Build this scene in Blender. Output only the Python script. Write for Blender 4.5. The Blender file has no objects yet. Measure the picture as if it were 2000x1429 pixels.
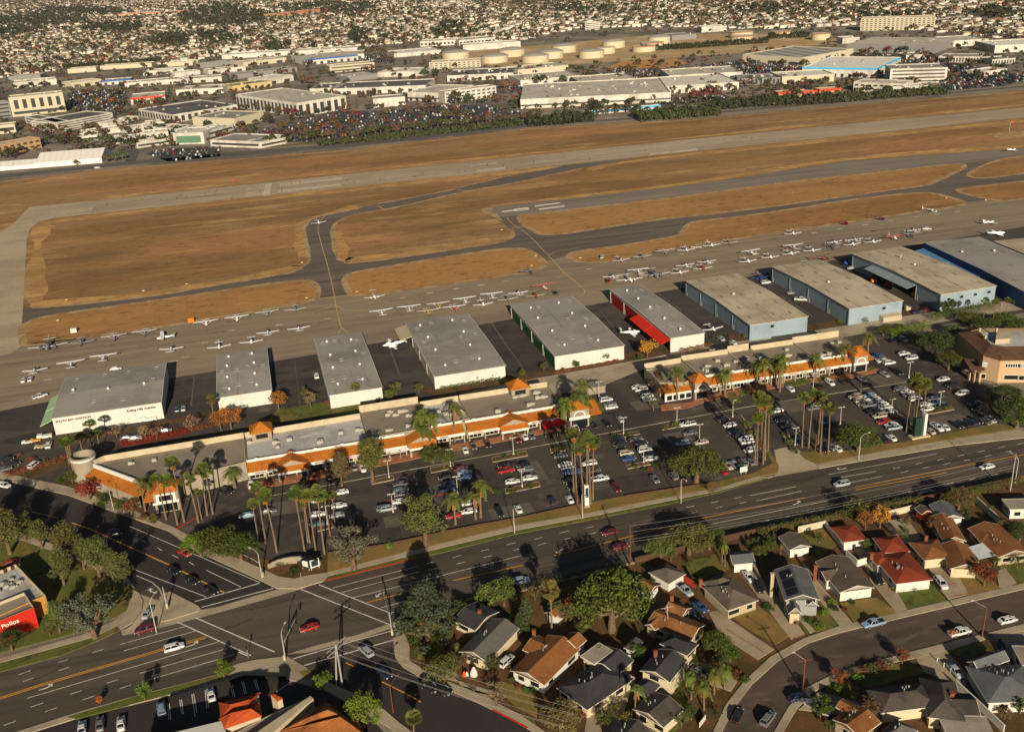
import bpy,bmesh,math,random
import numpy as np
from mathutils import Vector,Matrix
from mathutils.geometry import tessellate_polygon
rnd=random.Random(11)
C=bpy.context.scene.collection
FPX,PITCH,ROLL,CAMH=1956.8,0.39637,-0.05679,152.0
_f=Vector((0,math.cos(PITCH),-math.sin(PITCH)));_u=Vector((0,math.sin(PITCH),math.cos(PITCH)));_x=Vector((1,0,0))
CX=_x*math.cos(ROLL)+_u*math.sin(ROLL);CU=_u*math.cos(ROLL)-_x*math.sin(ROLL)
def P(x,y,z=0.0):
 d=CX*(x-1000)-CU*(y-714.5)+_f*FPX
 t=(z-CAMH)/d.z
 return Vector((d.x*t,d.y*t,z))
def proj(w):
 v=Vector(w)-Vector((0,0,CAMH));k=v.dot(_f)
 return 1000+FPX*v.dot(CX)/k,714.5-FPX*v.dot(CU)/k
def V2(v):return Vector((v[0],v[1],0))
UP=Vector((0,0,1))
HEAD=0.2227
UH=Vector((math.cos(HEAD),math.sin(HEAD),0));VH=Vector((-math.sin(HEAD),math.cos(HEAD),0))
def _n(nt,t,**k):
 n=nt.nodes.new(t)
 for a,b in k.items():setattr(n,a,b)
 return n
MATS={}
def mat(name,col,rough=.8,layers=(),metal=0.0,spec=.25,obj=False,bump=None,coat=0,wave=None,hue=0):
 """layers: (scale, (stretch u, stretch v), colour, low, high, detail): that colour worked in where a noise is above low..high"""
 if name in MATS:return MATS[name]
 m=bpy.data.materials.new(name);m.use_nodes=True;nt=m.node_tree;b=nt.nodes['Principled BSDF']
 b.inputs['Roughness'].default_value=rough;b.inputs['Metallic'].default_value=metal
 b.inputs['Specular IOR Level'].default_value=spec
 if coat:b.inputs['Coat Weight'].default_value=coat;b.inputs['Coat Roughness'].default_value=.08
 cur=None
 if obj:
  oi=_n(nt,'ShaderNodeObjectInfo');cur=oi.outputs['Color']
  if hue:
   hs=_n(nt,'ShaderNodeHueSaturation');mr=_n(nt,'ShaderNodeMapRange');mr.inputs[3].default_value=1-hue;mr.inputs[4].default_value=1+hue
   nt.links.new(oi.outputs['Random'],mr.inputs[0]);nt.links.new(mr.outputs[0],hs.inputs['Value']);nt.links.new(cur,hs.inputs['Color']);cur=hs.outputs[0]
 if layers or wave:
  g=_n(nt,'ShaderNodeNewGeometry')
  rot=_n(nt,'ShaderNodeVectorRotate');rot.rotation_type='Z_AXIS';rot.inputs['Angle'].default_value=-HEAD
  nt.links.new(g.outputs['Position'],rot.inputs['Vector'])
 for i,(sc,st,c2,lo,hi,det)in enumerate(layers):
  mp=_n(nt,'ShaderNodeMapping');mp.inputs['Scale'].default_value=(sc*st[0],sc*st[1],sc);mp.inputs['Location'].default_value=(i*17.3,i*7.1,3.3)
  nt.links.new(rot.outputs[0],mp.inputs[0])
  no=_n(nt,'ShaderNodeTexNoise');no.inputs['Scale'].default_value=1;no.inputs['Detail'].default_value=det;no.inputs['Roughness'].default_value=.6
  nt.links.new(mp.outputs[0],no.inputs['Vector'])
  mr=_n(nt,'ShaderNodeMapRange');mr.interpolation_type='SMOOTHSTEP';mr.inputs[1].default_value=lo;mr.inputs[2].default_value=hi
  nt.links.new(no.outputs[0],mr.inputs[0])
  mx=_n(nt,'ShaderNodeMix');mx.data_type='RGBA'
  if cur is None:mx.inputs[6].default_value=(*col,1)
  else:nt.links.new(cur,mx.inputs[6])
  if isinstance(c2,(int,float)):
   mx.blend_type='MULTIPLY';mx.inputs[7].default_value=(c2,c2,c2,1)
  else:mx.inputs[7].default_value=(*c2,1)
  nt.links.new(mr.outputs[0],mx.inputs[0]);cur=mx.outputs[2]
 if wave:
  per,fac,ang=wave
  wv=_n(nt,'ShaderNodeVectorRotate');wv.rotation_type='Z_AXIS';wv.inputs['Angle'].default_value=-ang
  nt.links.new(g.outputs['Position'],wv.inputs['Vector'])
  w=_n(nt,'ShaderNodeTexWave');w.wave_type='BANDS';w.bands_direction='X';w.inputs['Scale'].default_value=6.2832/(20*per)
  w.inputs['Distortion'].default_value=.3;w.inputs['Detail'].default_value=2
  nt.links.new(wv.outputs[0],w.inputs['Vector'])
  mx=_n(nt,'ShaderNodeMix');mx.data_type='RGBA';mx.blend_type='MULTIPLY';mx.inputs[7].default_value=(fac,fac,fac,1)
  if cur is None:mx.inputs[6].default_value=(*col,1)
  else:nt.links.new(cur,mx.inputs[6])
  nt.links.new(w.outputs['Fac'],mx.inputs[0]);cur=mx.outputs[2]
 if cur is None:b.inputs['Base Color'].default_value=(*col,1)
 else:nt.links.new(cur,b.inputs['Base Color'])
 MATS[name]=m;return m
def S(r,g,b):
 return tuple((c/255/12.92)if c<=10 else((c/255+.055)/1.055)**2.4 for c in(r,g,b))
class MB:
 def __init__(s):s.v=[];s.f=[];s.m=[]
 def face(s,pts,mi=0):
  k=len(s.v);s.v+=[tuple(p)for p in pts];s.f.append(tuple(range(k,k+len(pts))));s.m.append(mi)
 def poly(s,pts,mi=0):
  pts=[Vector(p)for p in pts];k=len(s.v);s.v+=[tuple(p)for p in pts]
  for t in tessellate_polygon([pts]):
   a,b,c=(pts[i]for i in t)
   if(b-a).cross(c-a).z<0:t=(t[0],t[2],t[1])
   s.f.append(tuple(k+i for i in t));s.m.append(mi)
 def prism(s,pts,z0,z1,mi=0,mt=None,bottom=False):
  n=len(pts);mt=mi if mt is None else mt
  if sum(pts[i][0]*pts[(i+1)%n][1]-pts[(i+1)%n][0]*pts[i][1]for i in range(n))<0:pts=pts[::-1]
  for i in range(n):
   a,b=pts[i],pts[(i+1)%n]
   s.face([(a[0],a[1],z0),(b[0],b[1],z0),(b[0],b[1],z1),(a[0],a[1],z1)],mi)
  s.poly([(p[0],p[1],z1)for p in pts],mt)
  if bottom:s.face([(p[0],p[1],z0)for p in pts[::-1]],mi)
 def box(s,o,u,v,su,sv,z0,z1,mi=0,mt=None):
  """o: corner; spans su along u and sv along v"""
  o=Vector(o);s.prism([o,o+u*su,o+u*su+v*sv,o+v*sv],z0,z1,mi,mt,True)
 def cbox(s,c,u,v,su,sv,z0,z1,mi=0,mt=None):
  s.box(Vector(c)-u*su/2-v*sv/2,u,v,su,sv,z0,z1,mi,mt)
 def tube(s,pts,rs,n=6,mi=0,cap=True):
  pts=[Vector(p)for p in pts];rs=[rs]*len(pts)if isinstance(rs,(int,float))else rs;k=len(s.v)
  for i,p in enumerate(pts):
   t=(pts[min(i+1,len(pts)-1)]-pts[max(i-1,0)]).normalized()
   a=t.orthogonal().normalized()if abs(t.z)>.9 else t.cross(UP).normalized()
   if abs(t.z)>.9:a=(Vector((1,0,0))-t*t.x).normalized()
   b=t.cross(a)
   for j in range(n):
    q=p+(a*math.cos(2*math.pi*j/n)+b*math.sin(2*math.pi*j/n))*rs[i];s.v.append(tuple(q))
  for i in range(len(pts)-1):
   for j in range(n):
    s.f.append((k+i*n+j,k+i*n+(j+1)%n,k+(i+1)*n+(j+1)%n,k+(i+1)*n+j));s.m.append(mi)
  if cap:
   s.f.append(tuple(k+j for j in range(n))[::-1]);s.m.append(mi)
   e=k+(len(pts)-1)*n;s.f.append(tuple(e+j for j in range(n)));s.m.append(mi)
 def loft(s,rings,mi=0,cap=True):
  k=len(s.v);n=len(rings[0])
  for r in rings:s.v+=[tuple(p)for p in r]
  for i in range(len(rings)-1):
   for j in range(n):
    s.f.append((k+i*n+j,k+i*n+(j+1)%n,k+(i+1)*n+(j+1)%n,k+(i+1)*n+j));s.m.append(mi)
  if cap:
   s.f.append(tuple(k+j for j in range(n))[::-1]);s.m.append(mi)
   e=k+(len(rings)-1)*n;s.f.append(tuple(e+j for j in range(n)));s.m.append(mi)
 def build(s,name,mats,parent=None,org=None,smooth=False,fix=False):
  if not isinstance(mats,(list,tuple)):mats=[mats]
  me=bpy.data.meshes.new(name)
  if org is None:org=root_loc(parent)if parent else Vector((0,0,0))
  me.from_pydata([(p[0]-org[0],p[1]-org[1],p[2]-org[2])for p in s.v],[],s.f)
  for m in mats:me.materials.append(m)
  if len(mats)>1:me.polygons.foreach_set('material_index',s.m)
  if fix:
   bm=bmesh.new();bm.from_mesh(me);bmesh.ops.remove_doubles(bm,verts=bm.verts,dist=1e-4);bmesh.ops.recalc_face_normals(bm,faces=bm.faces);bm.to_mesh(me);bm.free()
  if smooth:me.polygons.foreach_set('use_smooth',[True]*len(me.polygons))
  me.update()
  o=bpy.data.objects.new(name,me);C.objects.link(o)
  if parent:o.parent=parent;KIDS.setdefault(parent.name,[]).append(o)
  else:o.location=org
  return o
KIDS={};ROOT={}
def root_loc(o):
 while o.parent:o=o.parent
 return o.location
def tag(o,label=None,cat=None,group=None,kind=None):
 if label:o['label']=label
 if cat:o['category']=cat
 if group:o['group']=group
 if kind:o['kind']=kind
 return o
def thing(name,label,cat,loc=(0,0,0),rz=0,group=None):
 o=bpy.data.objects.new(name,None);o.empty_display_size=.3;C.objects.link(o);o.location=loc;o.rotation_euler=(0,0,rz)
 return tag(o,label,cat,group)
def dup(root,loc,rz=0,sc=None,label=None,cat=None,group=None,cols=None):
 """copy of a thing and all its parts; cols: {part name: colour}"""
 def rec(o,par):
  c=o.copy();C.objects.link(c)
  if par:c.parent=par;KIDS.setdefault(par.name,[]).append(c)
  if cols:
   b=o.name.split('.')[0]
   if b in cols:c.color=(*cols[b],1)
  for k in KIDS.get(o.name,()):rec(k,c)
  return c
 c=rec(root,None);c.location=loc;c.rotation_euler=(0,0,rz)
 if sc is not None:c.scale=(sc,sc,sc)if isinstance(sc,(int,float))else sc
 return tag(c,label,cat,group)
def drop(root):
 for k in KIDS.get(root.name,()):drop(k)
 bpy.data.objects.remove(root,do_unlink=True)
def catmull(pts,n=5,closed=True):
 out=[];m=len(pts);P_=[Vector((p[0],p[1]))for p in pts]
 for i in range(m if closed else m-1):
  g=(lambda k:P_[k%m])if closed else(lambda k:P_[max(0,min(m-1,k))])
  p0,p1,p2,p3=g(i-1),g(i),g(i+1),g(i+2)
  for j in range(n):
   t=j/n
   out.append(.5*((2*p1)+(p2-p0)*t+(2*p0-5*p1+4*p2-p3)*t*t+(3*p1-p0-3*p2+p3)*t**3))
 if not closed:out.append(P_[-1])
 return out
def offset(poly,d):
 n=len(poly);a=sum(poly[i][0]*poly[(i+1)%n][1]-poly[(i+1)%n][0]*poly[i][1]for i in range(n));s=1 if a>0 else-1;out=[]
 for i in range(n):
  t=Vector((poly[(i+1)%n][0]-poly[i-1][0],poly[(i+1)%n][1]-poly[i-1][1])).normalized()
  out.append(Vector((poly[i][0]+t.y*d*s,poly[i][1]-t.x*d*s,0)))
 return out
def sheet(name,px,m,z,kind='structure',curve=0,world=False,thick=0):
 """flat ground sheet whose outline is given by points of the plan"""
 if curve:px=catmull(px,curve)
 w=[Vector((p[0],p[1],0))for p in px]if world else[P(p[0],p[1])for p in px]
 b=MB()
 if thick:b.prism(w,z-thick,z)
 else:b.poly([(p.x,p.y,z)for p in w])
 o=b.build(name,m);o['kind']=kind
 return o
ORD='first second third fourth fifth sixth seventh eighth ninth tenth eleventh twelfth thirteenth fourteenth fifteenth sixteenth seventeenth eighteenth nineteenth twentieth'.split()
m_city=mat('city_ground',S(136,125,108),.95,[(.012,(1,1),S(104,96,86),.4,.6,6),(.05,(1,1),S(168,153,128),.55,.72,8),(.02,(1,1),S(96,96,66),.58,.72,6),(.3,(1,1),.75,.4,.7,6)])
m_dry=mat('dry_grass',S(162,118,74),1,[(.006,(.7,1.6),S(146,116,80),.38,.62,6),(.013,(.5,1.8),S(122,92,56),.47,.66,8),(.02,(.35,2.2),S(136,98,58),.45,.7,8),(.05,(.3,1.5),S(186,148,96),.52,.74,8),(.35,(.35,1),S(104,74,44),.5,.76,9),(1.2,(.5,1),.66,.45,.75,9)])
m_dry2=mat('dry_island_grass',S(168,126,74),1,[(.015,(.4,1.6),S(136,98,56),.42,.66,7),(.06,(.4,1.2),S(188,148,98),.6,.78,8),(.4,(.4,1),S(108,74,42),.5,.76,9),(1.2,(.5,1),.7,.45,.75,8)])
m_shoulder=mat('sandy_shoulder',S(176,148,108),1,[(.2,(1,1),S(146,112,72),.4,.65,8),(1,(1,1),.8,.4,.7,6)])
m_runway=mat('runway_concrete',S(172,156,130),.9,[(.02,(.4,1.4),S(156,140,116),.4,.65,7),(.12,(.15,2.2),S(138,122,98),.48,.7,8),(.8,(1,1),.86,.42,.7,6)])
m_pad=mat('pale_concrete',S(176,160,132),.9,[(.03,(.5,1.5),S(158,142,116),.4,.65,7),(.5,(1,1),.88,.4,.7,7)])
m_taxi=mat('taxiway_asphalt',S(102,92,81),.9,[(.03,(.25,2),S(114,104,92),.42,.66,7),(.1,(.12,2.5),S(82,75,68),.46,.7,8),(.8,(1,1),.86,.42,.7,7)])
m_rwy2=mat('short_runway_asphalt',S(128,117,103),.9,[(.03,(.2,2.2),S(112,102,90),.42,.66,7),(.14,(.1,3),S(142,130,114),.5,.72,8),(.8,(1,1),.88,.42,.7,7)])
m_apron=mat('apron_asphalt',S(142,127,106),.9,[(.018,(.3,2.2),S(124,110,92),.4,.64,8),(.09,(.1,3),S(148,131,108),.46,.68,9),(.3,(.2,1.4),S(100,86,70),.58,.76,8),(1.2,(1,1),.84,.45,.72,7)])
m_dark=mat('dark_asphalt',S(66,60,56),.92,[(.03,(.4,1.5),S(80,73,66),.42,.66,8),(.15,(.6,1),S(54,49,46),.45,.7,8),(1.1,(1,1),.82,.42,.72,7)])
m_lot=mat('lot_asphalt',S(74,66,58),.92,[(.04,(1,1),S(60,54,50),.42,.64,8),(.16,(.6,1),S(100,91,82),.52,.74,8),(.4,(1,1),S(56,50,47),.58,.76,8),(1.6,(1,1),.84,.42,.72,6)])
m_road=mat('road_asphalt',S(78,68,58),.9,[(.03,(.15,1.6),S(98,88,76),.42,.66,8),(.16,(.1,2.4),S(66,59,53),.46,.7,9),(1.5,(1,1),.85,.42,.72,6)])
m_new=mat('fresh_asphalt',S(52,46,44),.9,[(.05,(1,1),S(60,54,50),.4,.66,8),(1.4,(1,1),.82,.42,.72,6)])
m_brownroad=mat('residential_asphalt',S(86,73,62),.92,[(.06,(.4,1.4),S(70,60,52),.42,.66,8),(.4,(.4,1.2),S(100,87,74),.5,.72,8),(2,(1,1),.86,.42,.72,5)])
m_walk=mat('sidewalk_concrete',S(164,150,126),.9,[(.15,(1,1),S(142,129,108),.42,.68,8),(1.2,(1,1),.88,.42,.72,7)])
m_drive=mat('driveway_concrete',S(160,143,118),.9,[(.12,(1,1),S(138,122,100),.42,.68,8),(.9,(1,1),.88,.42,.72,7)])
m_lawn=mat('green_lawn',S(88,96,38),1,[(.08,(1,1),S(110,98,48),.42,.62,8),(.35,(1,1),S(64,68,30),.48,.7,8),(2.2,(1,1),.75,.4,.72,6)])
m_lawn2=mat('thirsty_lawn',S(128,104,56),1,[(.07,(1,1),S(104,96,48),.44,.62,8),(.3,(1,1),S(146,112,62),.5,.7,8),(2.2,(1,1),.75,.4,.72,6)])
m_bed=mat('planting_bed',S(98,70,44),1,[(.2,(1,1),S(70,60,30),.42,.64,8),(.9,(1,1),S(120,72,36),.55,.75,8),(2.5,(1,1),.7,.4,.72,6)])
m_redbed=mat('red_flower_bed',S(112,34,18),1,[(.6,(1,1),S(96,40,18),.45,.7,8),(2,(1,1),S(60,56,20),.6,.75,6)])
m_brick=mat('brick_paving',S(160,108,76),.9,[(.5,(1,1),S(130,84,60),.42,.68,8)])
m_white=mat('white_road_paint',S(214,208,196),.8,[(1.2,(1,1),S(150,140,126),.5,.72,8)])
m_fade=mat('faded_white_paint',S(196,186,166),.85,[(.5,(.3,1.5),S(160,146,122),.42,.62,9)])
m_yel=mat('yellow_road_paint',S(206,148,56),.8,[(1.2,(1,1),S(140,104,60),.5,.75,8)])
m_yel2=mat('faded_yellow_paint',S(186,156,96),.85,[(.8,(1,1),S(150,130,92),.45,.7,8)])
m_redp=mat('red_kerb_paint',S(190,44,24),.8)
LZ=lambda i:-.07+.007*i
s=sheet('ground',[(-9000,-60),(9000,-60),(9000,16000),(-9000,16000)],m_city,LZ(0),world=True)
sheet('airfield',[(-600,420),(0,353),(245,327),(700,290),(1028,251),(1350,233),(1650,206),(2000,177),(2900,92),(2900,420),(2200,520),(1990,570),(800,720),(-200,860),(-700,800)],m_dry,LZ(1))
TAXI=[(-90,700),(30,640),(45,597),(62,600),(120,597),(300,577),(450,552),(560,533),(592,520),(604,508),(602,496),(594,456),(595,442),(604,431),(626,422),(665,414),(700,407),(737,398),(860,375),(930,358),(1000,342),(1070,330),(1101,322),(1190,312),(1262,304),(1140,328),(1000,358),(895,377),(772,405),(702,417),(667,428),(652,440),(650,454),(657,496),(671,509),(702,512),(860,491),(965,475),(998,464),(1004,457),(995,447),(965,422),(955,410),(958,405),(1350,361),(1650,315),(2000,289),(2400,248),(2400,440),(1990,520)]
sheet('taxiway',TAXI,m_taxi,LZ(2))
sheet('short_runway',[(957,405),(1350,361),(1650,316),(2000,289),(2400,249),(2400,266),(2000,308),(1874,319),(1545,354),(1175,401.5),(1016,420),(975,424)],m_rwy2,LZ(3))
sheet('apron',[(-120,720),(30,670),(300,612),(620,584),(690,575),(1062,512),(1112,498),(1400,470),(1880,396),(2000,382),(2400,335),(2400,520),(1990,600),(800,760),(-200,960),(-300,800)],m_apron,LZ(4))
sheet('runway',[(190.8,391.7),(514.5,357.2),(1300,277),(2000,209.3),(2700,141),(2700,157),(2000,229.3),(1300,300.8),(525,381),(174,418.3)],m_runway,LZ(4))
sheet('runway_overrun',[(57,404),(190.8,391.7),(174,418.3),(110,425),(75,433),(58,447),(52,470),(45,597),(42,640),(42,675),(20,690),(-120,720),(-120,500),(0,454),(30,433)],m_pad,LZ(4)+.003)
SHORE={'lower_strip':[(42,640),(52,631),(87,618.5),(175,604.5),(350,580),(525,554),(588,548),(609,550),(619.5,561),(621,576),(612,585),(577,594),(455,615),(315,638),(175,657),(87,669),(52,673),(43,666)],'second_strip':[(673,545),(678,538),(692,532),(755,520.5),(895,498),(982,486),(1017,485.5),(1038,491),(1065,513),(1059,521),(1028,531),(895,552),(790,567),(737,574),(692,576.5),(680,568),(674,555)],'third_strip':[(1109,501),(1116,494),(1140,489),(1210,480),(1280,468),(1325,459),(1336,447),(1347,437),(1370,431),(1475,419),(1650,392),(1772,377.7),(1825,377.7),(1874,391),(1883,398),(1860,405),(1790,414),(1650,435),(1527,452),(1405,471.5),(1300,489),(1245,499.5),(1192,510),(1150,512),(1122,509)],'upper_strip':[(1014,426),(1018,421),(1035,418.5),(1175,402.5),(1350,381),(1545,355),(1720,336),(1825,324),(1874,320),(1884,323),(1877,331),(1825,356),(1800,363),(1720,373.5),(1545,398),(1405,416),(1300,427),(1210,440),(1105,455.7),(1063,457.5),(1045,452),(1021,436.5)],'east_wedge':[(1891.5,342),(1902,333),(1940,316),(2000,304.5),(2150,290),(2300,276),(2300,308),(2150,323),(2000,339),(1930,347),(1902,346.5)],'east_strip':[(1873,373),(1882,368),(2000,354),(2150,338),(2300,322),(2300,352),(2150,370),(2000,388),(1958,391.7),(1923,387),(1888,379)]}
for k,pts in SHORE.items():
 w=[P(p.x,p.y)for p in catmull(pts,5)]
 sheet('grass_shoulder',offset(w,1.5),m_shoulder,LZ(5),world=True)
 n=len(w);a=offset(w,-1.2);rr=random.Random(len(k))
 ww=[]
 for i,p in enumerate(a):
  d=(p-w[i]);j=max(0,rr.gauss(.3,.8));ww.append(p+d.normalized()*min(j,1.6))
 sheet('dry_grass_strip',ww,m_dry2,LZ(6),world=True)
def ribbon(pts,w,z,m=None,b=None,curve=0,px=True,jit=0,zf=0):
 if curve:pts=catmull(pts,curve,closed=False)
 q=[P(p[0],p[1])if px else Vector((p[0],p[1],0))for p in pts];own=b is None;b=b or MB();L=[];Rr=[]
 for i,p in enumerate(q):
  t=(q[min(i+1,len(q)-1)]-q[max(i-1,0)]).normalized();nn=Vector((-t.y,t.x,0));k=w/2*(1+(rnd.random()-.5)*jit)
  L.append(p+nn*k);Rr.append(p-nn*k)
 for i in range(len(q)-1):
  b.face([(Rr[i].x,Rr[i].y,z),(Rr[i+1].x,Rr[i+1].y,z),(L[i+1].x,L[i+1].y,z),(L[i].x,L[i].y,z)])
 return b
def line_obj(name,segs,w,m,z,curve=0,jit=0):
 b=MB()
 for i,sg in enumerate(segs):ribbon(sg,w,z+(i%8)*.0007,b=b,curve=curve,jit=jit)
 o=b.build(name,m);o['kind']='structure';return o
line_obj('field_edge',[TAXI[3:17],TAXI[17:23],TAXI[25:41]],2.6,m_shoulder,LZ(3),curve=4,jit=1.1)
line_obj('runway_edge',[[(174,419.3),(525,382),(1300,301.8),(2000,230.2),(2300,200)],[(190,390.8),(514,356.2),(1300,276.2),(2000,208.6)]],1.5,m_shoulder,LZ(5),jit=.9)
sheet('sandy_patch',[(936,408),(958,404.5),(975,423),(985,434),(966,424),(950,418)],m_shoulder,LZ(4))
sheet('sandy_patch',[(1926,262),(1950,259),(2010,256),(2040,262),(1990,268),(1940,268)],m_shoulder,LZ(4),curve=4)
m_straw=mat('pale_straw_grass',S(190,150,92),1,[(.04,(.6,1.4),S(160,122,76),.4,.6,8),(.2,(.6,1.4),S(150,112,66),.45,.66,8),(1.2,(.5,1),.7,.45,.75,9)])
line_obj('straw_border',[[(72,600),(66,560),(72,500),(80,450),(112,431),(180,424)],[(180,424),(525,386),(800,358),(1090,327)],[(70,594),(300,572),(560,528),(588,516)],[(600,500),(588,450),(600,432),(700,402)],[(660,452),(668,498),(690,507),(860,486),(960,470)],[(1150,331),(1300,307),(2000,236)],[(960,402),(1350,357),(1650,311),(2000,285)],[(190,388),(514,352),(1300,273),(2000,205)]],9,m_straw,LZ(1)+.003,curve=4,jit=1.2)
def quad_px(b,pts,z):b.poly([(P(*p).x,P(*p).y,z)for p in pts])
b=MB()
def bar(b,x1,y1,x2,y2,w,z):ribbon([(x1,y1),(x2,y2)],w,z,b=b)
for o in range(4):
 t=.14+o*.24
 for(xa,ya,xb,yb)in(((478,358.5),(478,381),0,0),)if 0 else():pass
def rw(x,f):
 yn=436.0-.10356*x+0;yn=418.3+(229.3-418.3)*(x-175)/1825;yf=391.7+(209.3-391.7)*(x-190.8)/1809.2
 return(x+6*f,yn+(yf-yn)*f)
for f in(.1,.2,.3,.4,.62,.72,.82,.92):bar(b,*rw(478,f),*rw(512,f),1.6,LZ(6))
ribbon([rw(519,.02),rw(519,.98)],4.6,LZ(6),b=b)
for f0 in(.2,.72):
 for k in range(4):bar(b,*rw(541,f0+k*.055),*rw(663,f0+k*.055),2.0,LZ(6))
bar(b,*rw(692,.36),*rw(737,.36),1.3,LZ(6));bar(b,*rw(752,.58),*rw(796,.58),1.3,LZ(6));bar(b,*rw(754,.4),*rw(800,.4),1.3,LZ(6))
for k in range(3):bar(b,*rw(929,.22+k*.06),*rw(984,.22+k*.06),2.2,LZ(6))
for k in range(2):bar(b,*rw(914,.78+k*.06),*rw(966,.78+k*.06),1.6,LZ(6))
for k in range(3):bar(b,*rw(1267,.12+k*.06),*rw(1362,.12+k*.06),2.4,LZ(6))
bar(b,*rw(1243,.8),*rw(1335,.8),1.6,LZ(6))
for x in(840,1030,1120,1210,1420,1510,1600):bar(b,*rw(x,.52),*rw(x+34,.52),.9,LZ(6))
o=b.build('runway_marking',m_fade);o['kind']='structure'
b=MB()
for q in([(958,409),(1014,419)],):pass
for pts in([(978,412.5),(1002,409.6),(1003,408),(1032,404.5),(1033.5,409.5),(1006,413),(1004,411.8),(982,414.5)],[(1043.5,401.6),(1092,395.0),(1095,397),(1046,403.6)],[(1051,407.6),(1101,401),(1104,403.4),(1054,410)]):quad_px(b,pts,LZ(5))
b2=MB();quad_px(b2,[(1010,410.2),(1027,408),(1028,409),(1011,411.2)],LZ(6))
o=b.build('runway_number',m_white);o['kind']='structure';o=b2.build('runway_number_gap',m_rwy2);o['kind']='structure'
b=MB();rr=random.Random(5)
for i in range(70):
 x=rr.uniform(200,1500);f=rr.uniform(.05,.8);g=f+rr.uniform(.08,.3)
 if rr.random()<.6:ribbon([rw(x,f),rw(x+rr.uniform(-3,3),(f+g)/2),rw(x+rr.uniform(-5,5),g)],.5,LZ(7),b=b)
 else:ribbon([rw(x,f),rw(x+rr.uniform(12,40),f+rr.uniform(-.03,.03))],.35,LZ(7),b=b)
o=b.build('runway_crack_seal',m_taxi);o['kind']='structure'
YL=[[(621,440),(622,455),(630,485),(640,520),(650,562),(656,595),(662,625),(667,640)],[(656,595),(640,600),(622,606)],[(656,596),(670,604),(700,606),(730,604)],[(668,640),(660,650)],[(668,640),(680,650)],[(990,424),(1000,436),(1030,457),(1060,487),(1090,519),(1105,535),(1135,560),(1142,570),(1136,578)],[(1072,500),(1085,491),(1130,484)],[(1102,530),(1096,538),(1086,543)],[(1141,566),(1160,571),(1180,572)],[(621,440),(640,418),(700,400),(760,388)]]
line_obj('taxi_line',YL,.45,m_yel2,LZ(6),curve=4)
line_obj('taxi_hold_line',[[(738,402),(752,410)],[(894,370),(920,375)],[(1000,444.5),(1026,442)],[(8,452),(50,450)],[(622,583),(690,575)]],.9,m_yel2,LZ(6))
b=MB()
for x,y in((452,645),(545,634),(640,622),(788,581),(840,572),(890,564),(940,556),(988,549),(1150,525),(1240,512),(1330,496),(1590,455),(1640,447),(1690,439),(1740,431),(1790,424),(1830,418),(1870,413),(93,741),(185,752),(340,705),(362,697),(400,669),(1570,509)):b.cbox(P(x,y),UH,VH,3.2,1.0,0,.006)
o=b.build('tie_down_mark',m_fade);o['kind']='structure'
sheet('hangar_apron',[(-200,845),(26,797),(345,736),(422,724),(620,691),(722,672),(937,634),(1147,597),(1300,568),(1457,541),(1615,510),(1807,475),(2300,392),(2300,560),(1990,612),(1800,640),(1250,720),(800,800),(560,830),(200,900),(100,930),(-200,985)],m_dark,LZ(6))
sheet('car_park',[(-60,905),(60,880),(230,842),(400,812),(470,800),(520,793),(560,800),(760,788),(1160,752),(1260,718),(1700,636),(1790,630),(1850,700),(1990,800),(2010,836),(1944,828),(1860,846),(1812,854),(1712,870),(1656,882),(1594,905),(1520,922),(1470,924),(1390,942),(1220,968),(1126,986),(1026,1008),(950,1022),(870,1038),(750,1064),(640,1080),(560,1098),(520,1092),(440,1075),(345,1050),(300,1010),(150,960),(-60,935)],m_lot,LZ(7))
sheet('airport_drive',[(900,765),(1105,728),(1250,702),(1400,672),(1560,650),(1715,625),(1900,597),(2300,540),(2300,562),(1900,618),(1800,636),(1718,646),(1400,700),(1252,722),(1168,757),(900,800)],m_walk,LZ(8))
PCHN=[(-150,1358),(0,1312),(120,1280),(190,1252),(236,1230),(260,1216),(278,1190),(280,1172),(273,1158),(140,1090),(28,1050),(-200,975),(-200,880),(28,943),(133,967),(210,995),(329,1037),(381,1075),(504,1131),(540,1149),(580,1150),(630,1136),(800,1094),(860,1080),(1004,1044),(1150,1016),(1300,986),(1405,962),(1510,931),(1600,915),(1680,901),(1800,881),(1860,871),(2000,855),(2300,800)]
PCHS=[(2300,872),(2000,934),(1840,967),(1720,990),(1600,1016),(1480,1037),(1400,1056),(1230,1098),(1017,1151),(900,1183),(790,1212),(769,1245),(768,1264),(772,1284),(786,1302),(840,1334),(920,1366),(1000,1406),(1060,1440),(1000,1475),(850,1460),(780,1410),(750,1384),(690,1352),(640,1330),(612,1318),(600,1302),(560,1280),(500,1290),(420,1317),(259,1359),(150,1390),(28,1429),(-150,1480)]
sheet('highway',PCHN+PCHS,m_road,LZ(2))
sheet('cross_street',[(-200,970),(-200,885),(28,944),(133,968),(210,996),(329,1038),(381,1076),(504,1132),(534,1148),(425,1184),(392,1190),(380,1186),(300,1140),(273,1157),(140,1089),(28,1049)],m_new,LZ(4))
sheet('side_street',[(620,1300),(768,1262),(772,1284),(786,1302),(840,1334),(920,1366),(1000,1406),(1060,1440),(1000,1475),(850,1460),(780,1410),(750,1384),(690,1352),(640,1330),(612,1318)],m_new,LZ(4))
sheet('concrete_gutter',[(392,1190),(425,1184),(560,1145),(600,1146),(560,1158),(400,1203),(300,1228),(240,1240),(236,1230),(300,1210)],m_walk,LZ(4))
sheet('concrete_gutter',[(560,1277),(600,1264),(700,1238),(774,1212),(778,1222),(700,1247),(600,1273)],m_walk,LZ(4))
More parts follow.
